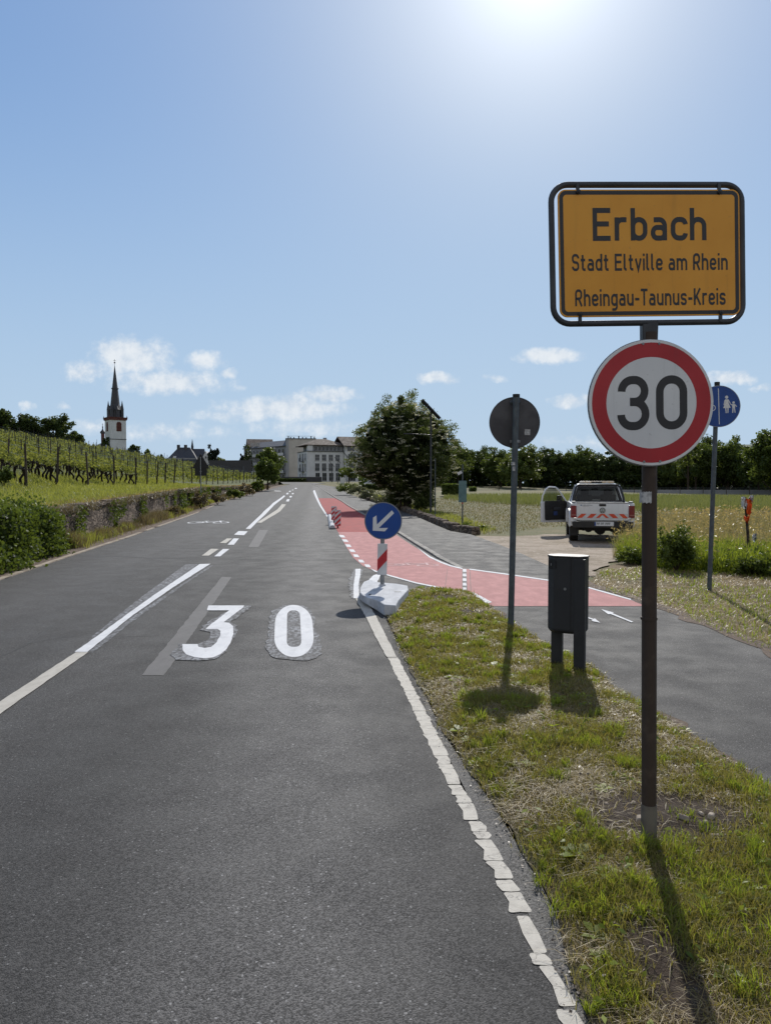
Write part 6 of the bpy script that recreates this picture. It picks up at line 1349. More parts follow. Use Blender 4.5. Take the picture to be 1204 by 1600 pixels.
# ---- far right: low pale wall with fence posts behind the meadow
LW0, LW1 = at(640, 770, 118), at(1500, 772, 112)
mb = MB(); d_ = Vector((LW1.x - LW0.x, LW1.y - LW0.y)); mb.box((d_.length / 2, 0, .60), (d_.length, .3, 1.25)); o = mb.build('boundary_wall', M['housegrey'], None); tag(o, 'long low grey wall behind the meadow in front of the trees', 'wall'); o.location = (LW0.x, LW0.y, -.05); o.rotation_euler.z = math.atan2(d_.y, d_.x)
FN = thing('wire_fence', 'thin wire fence with dark posts along the far edge of the meadow', 'fence', (LW0.x, LW0.y - 3, -.05), math.atan2(d_.y, d_.x))
n = int(d_.length / 3.4); pm = None
for i in range(n):
    if pm is None: mb = MB(); mb.cyl((0, 0, 0), (0, 0, 1.75), .05, n=6); pm = mb.build('post', M['post'], FN); pm.location.x = 0
    else: q = pm.copy(); COL.objects.link(q); q.parent = FN; q.location.x = i * 3.4
mb = MB(); [mb.tube([(0, 0, z), (n * 3.4, 0, z)], .012, 4) for z in (.5, 1.0, 1.5)]; mb.build('wires', M['galv'], FN)
# far wooded hill at the right
V = []; nx = 60
for j, (yy_, zz_) in enumerate(((900, -5), (1300, .55), (1700, 1.0), (2300, .9))):
    for i in range(nx):
        x = 300 + i * 50; hgt = 30 + 110 * max(0, min(1, (x - 350) / 900)) + 12 * math.sin(i * .7) + 6 * math.sin(i * 2.1); V.append((x, yy_, max(-8, hgt * zz_ if zz_ > 0 else -8)))
structure(raw('hills', V, [(j * nx + i, j * nx + i + 1, (j + 1) * nx + i + 1, (j + 1) * nx + i) for j in range(3) for i in range(nx - 1)], M['hill'], smooth=True), 'distant wooded hill behind the trees on the right', 'hill')
# ================================================================ retaining wall, bank and vineyard
ys_ = list(np.arange(9, 60, .9)) + list(np.arange(60, 152, 3.0)); zn = 7; V = []; rs = np.random.default_rng(3)
for y in ys_:
    xw = wall_x(y); z0 = zr(y) - .05; z1 = wall_top(y) - .10
    for k in range(zn): f = k / (zn - 1); V.append((xw - .06 * f + rs.normal() * .012, y, z0 + (z1 - z0) * f))
n = len(ys_); Fs = [(j * zn + k, (j + 1) * zn + k, (j + 1) * zn + k + 1, j * zn + k + 1) for j in range(n - 1) for k in range(zn - 1)]
WL = thing('retaining_wall', 'old rough stone retaining wall along the left side of the road', 'wall', (0, 0, 0)); raw('stone_face', V, [f[::-1] for f in Fs], M['stone'], WL)
mb = MB(); y = 16.0; rr = random.Random(5)
while y < 140:
    L = rr.uniform(.7, 1.3) if y < 70 else 4; x0, x1 = wall_x(y), wall_x(y + L); z0, z1 = wall_top(y), wall_top(y + L); j = rr.uniform(-.03, .03); o_ = rr.uniform(.02, .07); g = .02
    V = []
    for (x, yy, z) in ((x0, y + g, z0), (x1, y + L, z1)): V += [(x + o_, yy, z - .11 + j), (x + o_, yy, z + j), (x - .42, yy, z + j), (x - .42, yy, z - .11 + j)]
    mb.add(V, [(0, 1, 2, 3), (4, 7, 6, 5), (0, 4, 5, 1), (1, 5, 6, 2), (2, 6, 7, 3), (3, 7, 4, 0)]); y += L
mb.build('coping', M['stone'], WL)
# ivy covered near end of the wall
def ivy():
    rs = np.random.default_rng(11); N = 30000; y = rs.uniform(7.5, 20.0, N); f = rs.random(N) ** .8
    xw = np.array([wall_x(v) for v in y]); zt = np.array([wall_top(v) for v in y]); lump = vnoise(y, f * 2, 1.5, 3); lump2 = vnoise(y, f * 3, 4, 5)
    end = np.clip((20.2 - y) / 2.6, 0, 1) ** .6
    z = .02 + (zt + .02 + .42 * lump2 * lump + .10 * vnoise(y, f * 0, 6, 2)) * f * (.35 + .65 * end); x = xw + (.05 + .45 * lump + .25 * lump2 + .42 * (1 - f) ** 1.5) * end * (.35 + .65 * rs.random(N) ** .4); x = np.where(f > .86, x - rs.random(N) * 1.1, x)
    P = np.stack([x, y, z], 1) + rs.normal(0, .055, (N, 3)) * (1 + 1.3 * (rs.random((N, 1)) < .12)); P[:, 2] = np.maximum(P[:, 2], .01)
    t = thing('ivy_hedge', 'dense dark ivy smothering the near end of the stone wall', 'ivy', (0, 0, 0))
    leaves('foliage', P, rs.uniform(.05, .10, N), M['ivy'], t, np.clip(rs.normal(.05 + .6 * lump2 + .3 * (f > .8), .22), 0, 1), upbias=-.2, aspect=.85, rs=rs)
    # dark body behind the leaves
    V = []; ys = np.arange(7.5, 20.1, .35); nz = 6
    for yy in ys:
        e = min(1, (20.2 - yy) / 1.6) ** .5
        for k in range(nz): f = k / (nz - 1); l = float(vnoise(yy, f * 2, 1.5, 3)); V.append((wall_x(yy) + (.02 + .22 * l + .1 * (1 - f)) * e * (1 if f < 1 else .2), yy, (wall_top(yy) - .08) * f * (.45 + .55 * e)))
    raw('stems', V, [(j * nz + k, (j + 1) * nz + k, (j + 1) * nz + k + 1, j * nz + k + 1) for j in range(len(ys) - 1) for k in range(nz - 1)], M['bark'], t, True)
ivy()
# creeping green and brown growth on the face of the wall
rs = np.random.default_rng(77); N = 16000; y = 19 + 60 * rs.random(N) ** 1.3; f = rs.random(N); cl = vnoise(y, f * 1.5, .9, 21); k = cl + rs.normal(0, .07, N) > .60; y, f = y[k], f[k]
X = np.interp(y, WYS, WXS) + .05 + rs.random(len(y)) * .14; Z = np.array([zr(v) + (wall_top(v) - zr(v)) * h_ for v, h_ in zip(y, f)])
tag(leaves('wall_creeper', np.stack([X, y, Z], 1), rs.uniform(.05, .11, len(y)) * np.maximum(1, y / 28), M['ivy'], None, rs.random(len(y)) * .8, rs=rs, aspect=.8), 'scattered creeper on the face of the stone wall', 'creeper', kind='stuff')
N = 9000; y = 19 + 70 * rs.random(N) ** 1.3; X = np.interp(y, WYS, WXS) + .04 + np.abs(rs.normal(0, .1, N)); k = vnoise(y, y * 0, .8, 31) + rs.normal(0, .1, N) > .5; y, X = y[k], X[k]
tag(blades('wall_top_weeds', np.stack([X, y, np.array([wall_top(v) for v in y]) - .25 * rs.random(len(y))], 1), rs.uniform(.12, .35, len(y)), .012 * np.maximum(1, y / 22), M['weed'], None, None, rs.uniform(.6, 1.6, len(y)), rs), 'brown weeds hanging over the edge of the stone wall', 'weeds', kind='stuff')
# grass on the bank
def bank_scatter(n, y0, y1, d0, d1, rs, pw=1.6):
    y = y0 + (y1 - y0) * rs.random(n) ** pw; d = rs.uniform(d0, d1, n); x = np.interp(np.minimum(y, 155), WYS, WXS) - .3 - d
    z = np.array([bank_z(a, b) for a, b in zip(x, y)]); return np.stack([x, y, z - .03], 1)
rs = np.random.default_rng(5)
P = bank_scatter(60000, 14, 75, 0, 7, rs, 1.5); D = P[:, 1]; nn = vnoise(P[:, 0], P[:, 1], .8, 6)
tag(blades('bank_grass', P, rs.uniform(.10, .30, len(P)) * (.6 + .8 * nn), .010 * np.maximum(1, D / 18), M['g_bank'], None, np.clip(rs.normal(.2 + .6 * nn, .2), 0, 1), rs.uniform(.1, .7, len(P)), rs), 'lush green grass on the bank between wall and vines', 'grass', kind='stuff')
P = bank_scatter(60000, 26, 155, 5, 75, rs, 1.2); D = P[:, 1]; nn = vnoise(P[:, 0], P[:, 1], .4, 6)
tag(blades('vineyard_grass', P, rs.uniform(.15, .38, len(P)), .016 * np.maximum(1, D / 22), M['g_bank'], None, np.clip(rs.normal(.1 + .55 * nn, .2), 0, 1), rs.uniform(.1, .7, len(P)), rs), 'grass growing between the vine rows on the slope', 'grass', kind='stuff')
# dry grass and weeds on top of and below the wall
P = bank_scatter(7000, 16, 120, -.2, .6, rs, 1.3); tag(blades('wall_top_grass', P, rs.uniform(.06, .2, len(P)), .012 * np.maximum(1, P[:, 1] / 20), M['g_straw'], None, None, rs.uniform(.2, .9, len(P)), rs), 'dry grass along the top of the stone wall', 'grass', kind='stuff')
N = 26000; y = 20 + 110 * rs.random(N) ** 1.5; x = np.interp(y, WYS, WXS) + .02 + np.abs(rs.normal(0, .25, N)); nn = vnoise(x * 0, y, .45, 8); k = nn + rs.normal(0, .14, N) > .34; x, y, nn = x[k], y[k], nn[k]
P = np.stack([x, y, np.array([zr(v) for v in y])], 1); tag(blades('roadside_weeds', P, rs.uniform(.15, .75, len(P)) * nn, .014 * np.maximum(1, y / 22), M['weed'], None, None, rs.uniform(.1, .6, len(P)), rs), 'dry brown weeds at the foot of the stone wall', 'weeds', kind='stuff')
N = 12000; y = 20 + 100 * rs.random(N) ** 1.5; x = np.interp(y, WYS, WXS) + .02 + np.abs(rs.normal(0, .28, N)); nn = vnoise(x * 0, y, .6, 18); k = nn + rs.normal(0, .1, N) > .5; x, y, nn = x[k], y[k], nn[k]; P = np.stack([x, y, np.array([zr(v) for v in y])], 1); tag(blades('roadside_grass', P, rs.uniform(.15, .6, len(P)) * nn, .014 * np.maximum(1, y / 22), M['g_bank'], None, None, rs.uniform(.1, .6, len(P)), rs), 'green grass tufts at the foot of the stone wall', 'grass', kind='stuff')
def bush(name, label, cat, px, py, top, wpx, mat, Y=None, n=1800, leaf=.08, base=None, group=None, seed=1, tall=1.0, depth=1.0, stemmat='bark'):
    g = G(px, py) if Y is None else Vector((at(px, py, Y).x, Y)); z = at(px, py, g.y).z if base is None else base
    w = wpx * g.y / F; h = at(px, top, g.y).z - z; t = thing(name, label, cat, (g.x, g.y, z), 0, group); rs = np.random.default_rng(seed)
    P, ti = crown_points(np.array([w / 2, w / 2 * depth, h * .62]), max(8, n // 45), 45, rs, rc=.30, inner=.25, low=-.4); P[:, 2] += h * .38; P = P[P[:, 2] > .01]; ti = ti[:len(P)]
    leaves('foliage', P, leaf * rs.uniform(.6, 1.4, len(P)), M[mat], t, ti, rs=rs, aspect=.5)
    mb = MB()
    for k in range(6): a = rs.random() * 6.28; mb.tube([(0, 0, 0), (math.cos(a) * w * .2, math.sin(a) * w * .2, h * .35), (math.cos(a) * w * .3, math.sin(a) * w * .3, h * .7)], [.015 * h, .01 * h, .004 * h], 5)
    mb.build('stems', M[stemmat], t); return t
bush('weed_clump', 'reddish brown dock weeds below the warning triangle', 'weeds', 314, 795, 765, 26, 'weed', n=1500, leaf=.14, seed=3)
bush('roadside_bush', 'fresh green bush at the foot of the wall just past the warning triangle', 'bush', 366, 780, 760, 26, 'shrub', n=1500, leaf=.2, seed=4)
bush('roadside_bush', 'bright yellow-green bush where the stone wall disappears', 'bush', 404, 768.5, 749, 26, 'shrub', n=1400, leaf=.35, seed=5)
bush('weed_clump', 'dark green weed clump against the middle of the stone wall', 'weeds', 178, 831, 808, 18, 'ivy', n=900, leaf=.07, seed=6)
bush('weed_clump', 'low green weed clump right of the darker one by the wall', 'weeds', 205, 822, 804, 22, 'shrub', n=900, leaf=.08, seed=7)
bush('weed_clump', 'brownish weed clump left of the dock weeds by the wall', 'weeds', 270, 808, 787, 30, 'weed', n=1100, leaf=.10, seed=8)
bush('weed_clump', 'dry brown weeds right of the warning triangle', 'weeds', 340, 789, 768, 26, 'weed', n=1100, leaf=.16, seed=9)
bush('weed_clump', 'brown undergrowth between the two green roadside bushes', 'weeds', 385, 775, 757, 26, 'weed', n=1000, leaf=.25, seed=10)
bush('bush', 'round dark green bush at the left edge of the vineyard', 'bush', 6, 760, 728, 30, 'tree_b', Y=30, n=1500, leaf=.12, seed=12)
# ---------------------------------------------------------------- vine rows
def vine_rows():
    rs = np.random.default_rng(17); dirv = Vector((-.56, .83)).normalized()
    pm = MB(); pm.box((0, 0, .95), (.085, .085, 1.95)); pm_ = None
    ordn = ['first', 'second', 'third', 'fourth', 'fifth', 'sixth', 'seventh', 'eighth', 'ninth', 'tenth', 'eleventh', 'twelfth', 'thirteenth', 'fourteenth', 'fifteenth', 'sixteenth', 'seventeenth', 'eighteenth', 'nineteenth', 'twentieth',
            'twenty-first', 'twenty-second', 'twenty-third', 'twenty-fourth', 'twenty-fifth', 'twenty-sixth', 'twenty-seventh', 'twenty-eighth', 'twenty-ninth', 'thirtieth']
    y = 32.0; i = 0; post_me = trunk_mes = None
    while y < 150 and i < 28:
        x0 = -15.5 if i == 0 else wall_x(y) - float(np.interp(y, [32, 40, 50, 150], [5.1, 4.3, 3.2, 3.0]))
        s = Vector((x0, y)); row = thing('vine_row', 'trellised row of vines, %s from the left of those starting at the grass strip' % ordn[i], 'vine row', (s.x, s.y, bank_z(s.x, s.y)), 0, 'rows of vines on the slope')
        L = 0
        while True:
            q = s + dirv * L
            if q.y > 152 or (F * q.x / q.y + CX < -70) or L > 150: break
            L += .5
        far = y > 62; step = .5
        # posts
        np_ = int(L / 5.5) + 1
        for k in range(np_):
            q = s + dirv * (k * 5.5 + (0 if k == 0 else rs.normal() * .15)); z = bank_z(q.x, q.y)
            if post_me is None: o = pm.build('post', M['post'], row); post_me = o.data
            else: o = bpy.data.objects.new('post', post_me); link(o, row)
            o.location = (q.x - s.x, q.y - s.y, z - row.location.z - .05); sc = 1.0 if k == 0 else .72
            o.scale = (1 if k == 0 else .6, 1 if k == 0 else .6, (1.02 + .1 * rs.normal() * (k > 0)) * (1 if k == 0 else 1.02)); o.rotation_euler = (rs.normal() * .03 + (.10 if k == 0 and i > 2 else 0), rs.normal() * .04, rs.random())
        # trunks
        if trunk_mes is None:
            trunk_mes = []
            for v in range(3):
                m = MB(); a = rs.normal(size=4) * .07; m.tube([(0, 0, -.05), (a[0], a[1], .28), (a[2], a[3], .55), (a[2] * .5, a[3], .85)], [.045, .040, .038, .055], 7); m.tube([(a[2] * .5, a[3], .85), (a[2] - .3, a[3] + .3, .95)], [.03, .012], 5); m.tube([(a[2] * .5, a[3], .85), (a[2] + .25, a[3] - .35, .95)], [.03, .012], 5)
                tmp = m.build('vine_trunk', M['vinewood'], None); trunk_mes.append(tmp.data); bpy.data.objects.remove(tmp)
        nt = int(min(L, 42) / 1.15) if y < 52 else 0
        for k in range(nt):
            q = s + dirv * (.5 + k * 1.15); o = bpy.data.objects.new('vine_trunk', trunk_mes[k % 3]); link(o, row); o.location = (q.x - s.x, q.y - s.y, bank_z(q.x, q.y) - row.location.z); o.rotation_euler.z = rs.random() * 6; o.scale = (1.5, 1.5, rs.uniform(.8, 1.05))
        # foliage
        pts = []; tin = []; dd = []
        dens = 36 if y < 52 else 17
        ts = np.arange(0.3, L, .25)
        for t in ts:
            q = s + dirv * t; dist = q.y; m = int(dens * .25 * min(1.6, max(.35, 40 / dist)) * 1.5 * (.25 + 1.5 * float(vnoise(q.x, q.y, 1.1, 2))))
            if m < 1: m = 1
            zb = bank_z(q.x, q.y) - row.location.z; p = np.empty((m, 3)); off = rs.normal(0, .15, m); p[:, 0] = q.x - s.x + off * dirv.y + rs.uniform(-.15, .15, m); p[:, 1] = q.y - s.y - off * dirv.x + rs.uniform(-.15, .15, m)
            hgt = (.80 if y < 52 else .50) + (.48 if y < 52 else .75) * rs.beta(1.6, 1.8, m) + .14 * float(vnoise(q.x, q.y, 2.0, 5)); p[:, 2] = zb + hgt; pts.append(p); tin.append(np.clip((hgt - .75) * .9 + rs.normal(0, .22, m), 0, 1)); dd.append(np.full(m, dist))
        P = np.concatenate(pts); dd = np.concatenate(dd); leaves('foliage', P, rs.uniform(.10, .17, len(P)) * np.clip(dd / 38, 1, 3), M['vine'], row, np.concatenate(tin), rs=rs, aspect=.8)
        w = MB()
        for zz in (.8, 1.3, 1.7):
            w.tube([(dirv.x * t, dirv.y * t, bank_z(s.x + dirv.x * t, s.y + dirv.y * t) - row.location.z + zz) for t in np.arange(0, L, 5.5)] or [(0, 0, zz), (0, .1, zz)], .006, 4)
        if L > 12: w.build('wires', M['galv'], row)
        y += 4.5; i += 1
vine_rows()
# ================================================================ low stone wall and planting beside the footpath
low = [G(*p) for p in ((738, 835.5), (704, 831), (680, 821), (656, 809.5), (620, 795), (580, 784), (560, 778))]
ld = densify(low, .55); lo = offset_line(ld, .02); mb = MB(); rr = random.Random(4)
for i in range(len(ld) - 1):
    a, b = ld[i], ld[i + 1]; d = (b - a).normalized(); nrm = Vector((d.y, -d.x)); zA, zB = zr(a.y) - .02, zr(b.y) - .02; hA = .30 + rr.uniform(-.03, .05); j = rr.uniform(-.03, .03)
    q = [a + nrm * (.0 + j) + d * .012, b + nrm * (.0 + j), b + nrm * (.36 + j), a + nrm * (.36 + j) + d * .012]; zz = [zA, zB, zB, zA]
    mb.add([(*p, z) for p, z in zip(q, zz)] + [(*(p + (-nrm if 0 else nrm) * (.03 if k in (0, 1) else -.03)), z + hA) for k, (p, z) in enumerate(zip(q, zz))], [(0, 3, 2, 1), (4, 5, 6, 7), (0, 1, 5, 4), (1, 2, 6, 5), (2, 3, 7, 6), (3, 0, 4, 7)])
o = mb.build('garden_wall', M['stone'], None, bevel=.03, seg=1); tag(o, 'low stone garden wall along the footpath', 'wall')
# ---- elder bush tree
ge = G(628, 798, dz=.2); Ye = 51.5; ex = at(633, 790, Ye).x
def elder():
    rs = np.random.default_rng(23); t = thing('elder_tree', 'big round dark elder bush covered in pale blossom beside the footpath', 'tree', (ex, Ye, zr(Ye)))
    w = 166 * Ye / F; h = (800 - 628) * Ye / F; P, ti = crown_points(np.array([w / 2, w / 2, h * .50]), 420, 150, rs, rc=.14, inner=.62, low=-.95); P[:, 2] += h * .5
    # narrow the crown towards the foot and the top
    ft = 1 - .34 * np.clip((P[:, 2] - h * .62) / (h * .38), 0, 1); P[:, 0] = P[:, 0] * ft - .25 * np.clip((P[:, 2] - h * .6) / (h * .4), 0, 1)
    f = np.clip(P[:, 2] / (h * .34), .55, 1); P[:, 0] *= f; P[:, 1] *= f; P[:, 0] += .25 * np.clip((h * .35 - P[:, 2]), 0, 2); k = P[:, 2] > .1; P = P[k]; ti = ti[k]
    leaves('crown', P, rs.uniform(.10, .20, len(P)), M['elder'], t, ti, rs=rs, aspect=.45)
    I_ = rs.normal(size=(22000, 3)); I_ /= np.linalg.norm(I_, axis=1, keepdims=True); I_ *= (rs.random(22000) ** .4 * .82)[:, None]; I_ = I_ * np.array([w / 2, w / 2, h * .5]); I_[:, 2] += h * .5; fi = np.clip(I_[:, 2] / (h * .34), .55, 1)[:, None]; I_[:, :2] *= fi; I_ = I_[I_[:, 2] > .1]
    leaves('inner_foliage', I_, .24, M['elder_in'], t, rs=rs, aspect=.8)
    # arching shoots reaching out of the crown
    sh = []
    for k in range(70):
        a = rs.random() * 6.28; el = rs.uniform(-.15, 1.45); d = np.array([math.cos(a) * math.cos(el), math.sin(a) * math.cos(el), math.sin(el)]); base = d * np.array([w / 2, w / 2, h / 2]) * .85 + np.array([0, 0, h * .5])
        L = rs.uniform(.35, .9); n = 45; u = rs.random(n); p = base + np.outer(u * L, d * np.array([1.1, 1.1, .8])) + np.stack([0 * u, 0 * u, -.35 * u * u], 1) + rs.normal(0, .085, (n, 3)); sh.append(p)
    S = np.concatenate(sh); S = S[S[:, 2] > .5]; leaves('shoots', S, rs.uniform(.12, .22, len(S)), M['elder'], t, np.clip(rs.normal(.6, .25, len(S)), 0, 1), rs=rs, aspect=.45)
    # blossom umbels
    n = 700; d = rs.normal(size=(n, 3)); d /= np.linalg.norm(d, axis=1, keepdims=True); B_ = d * np.array([w / 2, w / 2, h * .5]) * rs.uniform(.86, 1.03, (n, 1)); B_[:, 2] += h * .5; B_[:, 0] *= 1 - .34 * np.clip((B_[:, 2] - h * .62) / (h * .38), 0, 1); f = np.clip(B_[:, 2] / (h * .34), .55, 1); B_[:, :2] *= f[:, None]; B_ = B_[B_[:, 2] > .8]
    q = np.repeat(B_, 14, 0) + rs.normal(0, 1, (len(B_) * 14, 3)) * np.array([.09, .09, .03]); leaves('blossom', q, .09, M['blossom'], t, rs=rs, upbias=1.0, aspect=1)
    mb = MB()
    for k in range(14):
        a = rs.random() * 6.28; r = rs.uniform(.05, .40); x, y = math.cos(a) * r, math.sin(a) * r; mb.tube([(x, y, -.1), (x * 2, y * 2, h * .25), (x * 4.5, y * 4.5, h * .55), (x * 6, y * 6, h * .8)], [.11, .09, .06, .02], 7)
    mb.build('trunk', M['bark'], t, smooth=True)
elder()
bush('shrub', 'loose grey-green shrub spilling over the low wall left of the elder', 'shrub', 612, 797, 764, 62, 'greyshrub', Y=53, n=3600, leaf=.13, seed=21)
bush('shrub', 'low rounded shrub on the low wall farther up the footpath', 'shrub', 576, 782, 765, 30, 'greyshrub', Y=72, n=1600, leaf=.16, seed=22)
bush('shrub', 'broad far shrub at the upper end of the low wall', 'shrub', 542, 772, 754, 36, 'tree_c', Y=90, n=2200, leaf=.2, seed=23)
bush('shrub', 'small far shrub beside the broad one at the end of the low wall', 'shrub', 558, 774, 757, 26, 'greyshrub', Y=84, n=1500, leaf=.2, seed=24)
bush('shrub', 'dark weedy growth at the foot of the narrow green plate sign', 'shrub', 727, 832, 816, 40, 'shrub', Y=30.5, n=1500, leaf=.09, seed=25)
bush('shrub', 'low weeds right of the dark growth where the stone wall ends', 'shrub', 752, 834, 820, 28, 'shrub', Y=29.5, n=900, leaf=.07, seed=26)
bush('shrub', 'dark undergrowth below the right side of the elder', 'shrub', 660, 801, 770, 42, 'elder', Y=50.0, n=2200, leaf=.14, seed=27)
# clipped hedges
def hedge(label, px0, px1, py, top, Y, mat='tree_a', n=5000, leaf=.22, d=1.0):
    a = at(px0, py, Y); b = at(px1, py, Y); h = at(px0, top, Y).z - a.z; L = b.x - a.x; rs = np.random.default_rng(int(px0)); P = np.stack([rs.uniform(0, L, n), rs.uniform(-d, d, n), h * rs.random(n) ** .7], 1)
    k = rs.integers(0, 3, n); P[:, 1] = np.where(k == 0, -d + rs.normal(0, .06, n), P[:, 1]); P[:, 2] = np.where(k == 1, h + rs.normal(0, .06, n), P[:, 2]); t = thing('hedge', label, 'hedge', (a.x, Y, a.z)); leaves('foliage', P, leaf, M[mat], t, rs=rs); mb = MB(); mb.box((L / 2, 0, h * .45), (L * .96, d * 1.6, h * .9)); mb.build('stems', M['bark'], t)
hedge('dark clipped hedge in front of the parked silver car', 561, 603, 769, 757.5, 118)
hedge('dark hedge running in front of the far white building', 430, 478, 757, 748.5, 196, n=3000, leaf=.4)
hedge('green hedge behind the meadow between the elder and the green plate sign', 690, 716, 773, 758, 88, 'tree_b', 4000, .25)
hedge('small dark clipped hedge in the far meadow', 733, 742, 769, 762, 110, 'tree_b', 900, .25)
# ---- village trees
def tree_px(name, label, cat, px, py, top, wpx, Y, mat, base_z=None, sink=1.0, **kw):
    c = at(px, py, Y); z = (c.z - sink) if base_z is None else base_z; h = at(px, top, Y).z - z; return make_tree(name, label, cat, (c.x, Y, z), h, wpx * Y / F, M[mat], **kw)
tree_px('round_bush_tree', 'round olive green tree at the roadside before the grey balcony wing', 'tree', 418, 755, 717, 36, 112, 'tree_b', seed=31, clumps=90, per=70, leaf=.32, crown_low=.12, trunk=.3)
tree_px('street_tree', 'taller green tree behind the round olive one', 'tree', 420, 750, 701, 38, 165, 'tree_b', seed=32, clumps=90, per=60, leaf=.5, crown_low=.1)
tree_px('street_tree', 'young yellow-green tree among the distant solar lamps', 'tree', 545, 757, 728, 36, 132, 'tree_c', seed=33, clumps=34, per=40, leaf=.42, crown_low=.45, trunk=.18)
tree_px('village_tree', 'thin airy tree left of the small pale house', 'tree', 388, 742, 697, 16, 255, 'tree_a', seed=34, clumps=22, per=30, leaf=.6, crown_low=.1)
tree_px('village_tree', 'dark narrow tree beside the thin airy one', 'tree', 380, 742, 706, 11, 258, 'conifer', seed=35, clumps=30, per=40, leaf=.6, crown_low=.05)
tree_px('village_tree', 'light green tree behind the long boundary wall', 'tree', 346, 735, 714, 24, 262, 'tree_c', seed=36, clumps=40, per=40, leaf=.7, crown_low=.05)
tree_px('village_tree', 'dark spiky conifer beside the white gable', 'tree', 333, 735, 700, 18, 258, 'conifer', seed=37, clumps=40, per=50, leaf=.7, crown_low=.02)
tree_px('village_tree', 'small dark tree just right of the church tower', 'tree', 208, 703, 693, 20, 232, 'tree_a', sink=3, seed=38, clumps=40, per=40, leaf=.6, crown_low=.05)
tree_px('village_tree', 'small green treetop beyond the vineyard right of the church', 'tree', 231, 712, 702, 14, 240, 'tree_b', sink=3, seed=39, clumps=24, per=40, leaf=.6, crown_low=.05)
tree_px('village_tree', 'low treetop on the vineyard skyline near the slate roofs', 'tree', 250, 716, 708, 12, 240, 'tree_a', sink=3, seed=40, clumps=24, per=40, leaf=.6, crown_low=.05)
tree_px('village_tree', 'dark tree between the church tower and its nave', 'tree', 165, 696, 681, 12, 246, 'tree_a', sink=4, seed=41, clumps=30, per=40, leaf=.6, crown_low=.05)
tree_px('hill_tree', 'leftmost dark tree on the vineyard skyline', 'tree', 2, 672, 637, 44, 146, 'tree_a', sink=3, seed=42, clumps=90, per=60, leaf=.45, crown_low=.1)
tree_px('hill_tree', 'pointed dark tree second from the left on the vineyard skyline', 'tree', 41, 678, 646, 40, 150, 'tree_a', sink=3, seed=43, clumps=90, per=60, leaf=.45, crown_low=.1)
tree_px('hill_tree', 'small dark tree filling the gap on the vineyard skyline', 'tree', 62, 682, 660, 24, 152, 'tree_b', sink=3, seed=44, clumps=50, per=50, leaf=.45, crown_low=.1)
tree_px('hill_tree', 'broadest dark tree on the vineyard skyline', 'tree', 88, 686, 647, 50, 152, 'tree_a', sink=3, seed=45, clumps=120, per=60, leaf=.45, crown_low=.1)
tree_px('hill_tree', 'low rounded tree at the right end of the skyline group', 'tree', 120, 692, 677, 26, 154, 'tree_a', sink=3, seed=46, clumps=50, per=50, leaf=.45, crown_low=.05)
# ---- tree belt behind the meadow: five crowns, copied
belt = [(598, 718, 44, 175), (640, 712, 50, 165), (676, 716, 44, 150), (700, 708, 46, 148), (716, 704, 44, 140), (736, 710, 42, 146), (758, 707, 40, 150), (782, 712, 44, 138), (812, 706, 62, 128), (838, 716, 44, 145), (862, 708, 46, 140), (884, 712, 40, 148),
        (905, 710, 48, 140), (930, 712, 44, 146), (955, 708, 50, 138), (982, 716, 46, 146), (1006, 714, 46, 138), (1032, 704, 50, 140), (1058, 700, 50, 132), (1086, 690, 52, 124), (1112, 694, 50, 132), (1136, 696, 52, 124), (1160, 702, 50, 130), (1184, 696, 60, 116), (1212, 684, 74, 106), (1262, 686, 80, 110), (1310, 684, 80, 108)]
ordw = ['1st', '2nd', '3rd'] + ['%dth' % i for i in range(4, 21)] + ['21st', '22nd', '23rd'] + ['%dth' % i for i in range(24, 31)]
protos = []
for k, (mt, cl, cw) in enumerate((('tree_a', 110, .06), ('tree_b', 120, .04), ('tree_a', 100, .10), ('tree_c', 90, .08), ('tree_b', 110, .14))):
    protos.append(make_tree('belt_tree', 'x', 'tree', (0, 0, 0), 10, 8, M[mt], seed=60 + k, clumps=cl, per=120, leaf=.42, trunk=.5, crown_low=cw, group='trees in the belt behind the meadow', rc=.24))
used = set(); rs = np.random.default_rng(9)
pick = [0, 2, 1, 0, 4, 2, 0, 1, 3, 2, 0, 4, 1, 0, 2, 0, 4, 1, 3, 4, 0, 1, 2, 4, 1, 0, 2]
desc = ['dense very dark tree', 'mid green full tree', 'dark uneven tree', 'light green loose tree', 'open mid green tree']
for i, (px, top, wp, Y) in enumerate(belt):
    k = pick[i]; o = protos[k] if k not in used else copy_tree(protos[k]); used.add(k)
    c = at(px, 772, Y); z = ground_z(c.x, Y) - .1; h = at(px, top, Y).z - z; o.location = (c.x, Y, z); o.scale = (wp * Y / F / 7 * rs.uniform(.85, 1.15), wp * Y / F / 7, h / 10 * rs.uniform(1.03, 1.20)); o.rotation_euler.z = rs.random() * 6.28
    o['label'] = '%s, %s from the left in the belt behind the meadow' % (desc[k], ordw[i])
tree_px('feathery_tree', 'tall feathery tree with sky showing through above the belt', 'tree', 1074, 770, 676, 44, 118, 'tree_c', base_z=0, seed=71, clumps=46, per=26, leaf=.42, crown_low=.3, trunk=.35, rc=.16)
tree_px('feathery_tree', 'pale airy tree rising behind the back of the round sign', 'tree', 812, 770, 695, 54, 133, 'tree_c', base_z=0, seed=72, clumps=50, per=28, leaf=.42, crown_low=.3, trunk=.35, rc=.14)
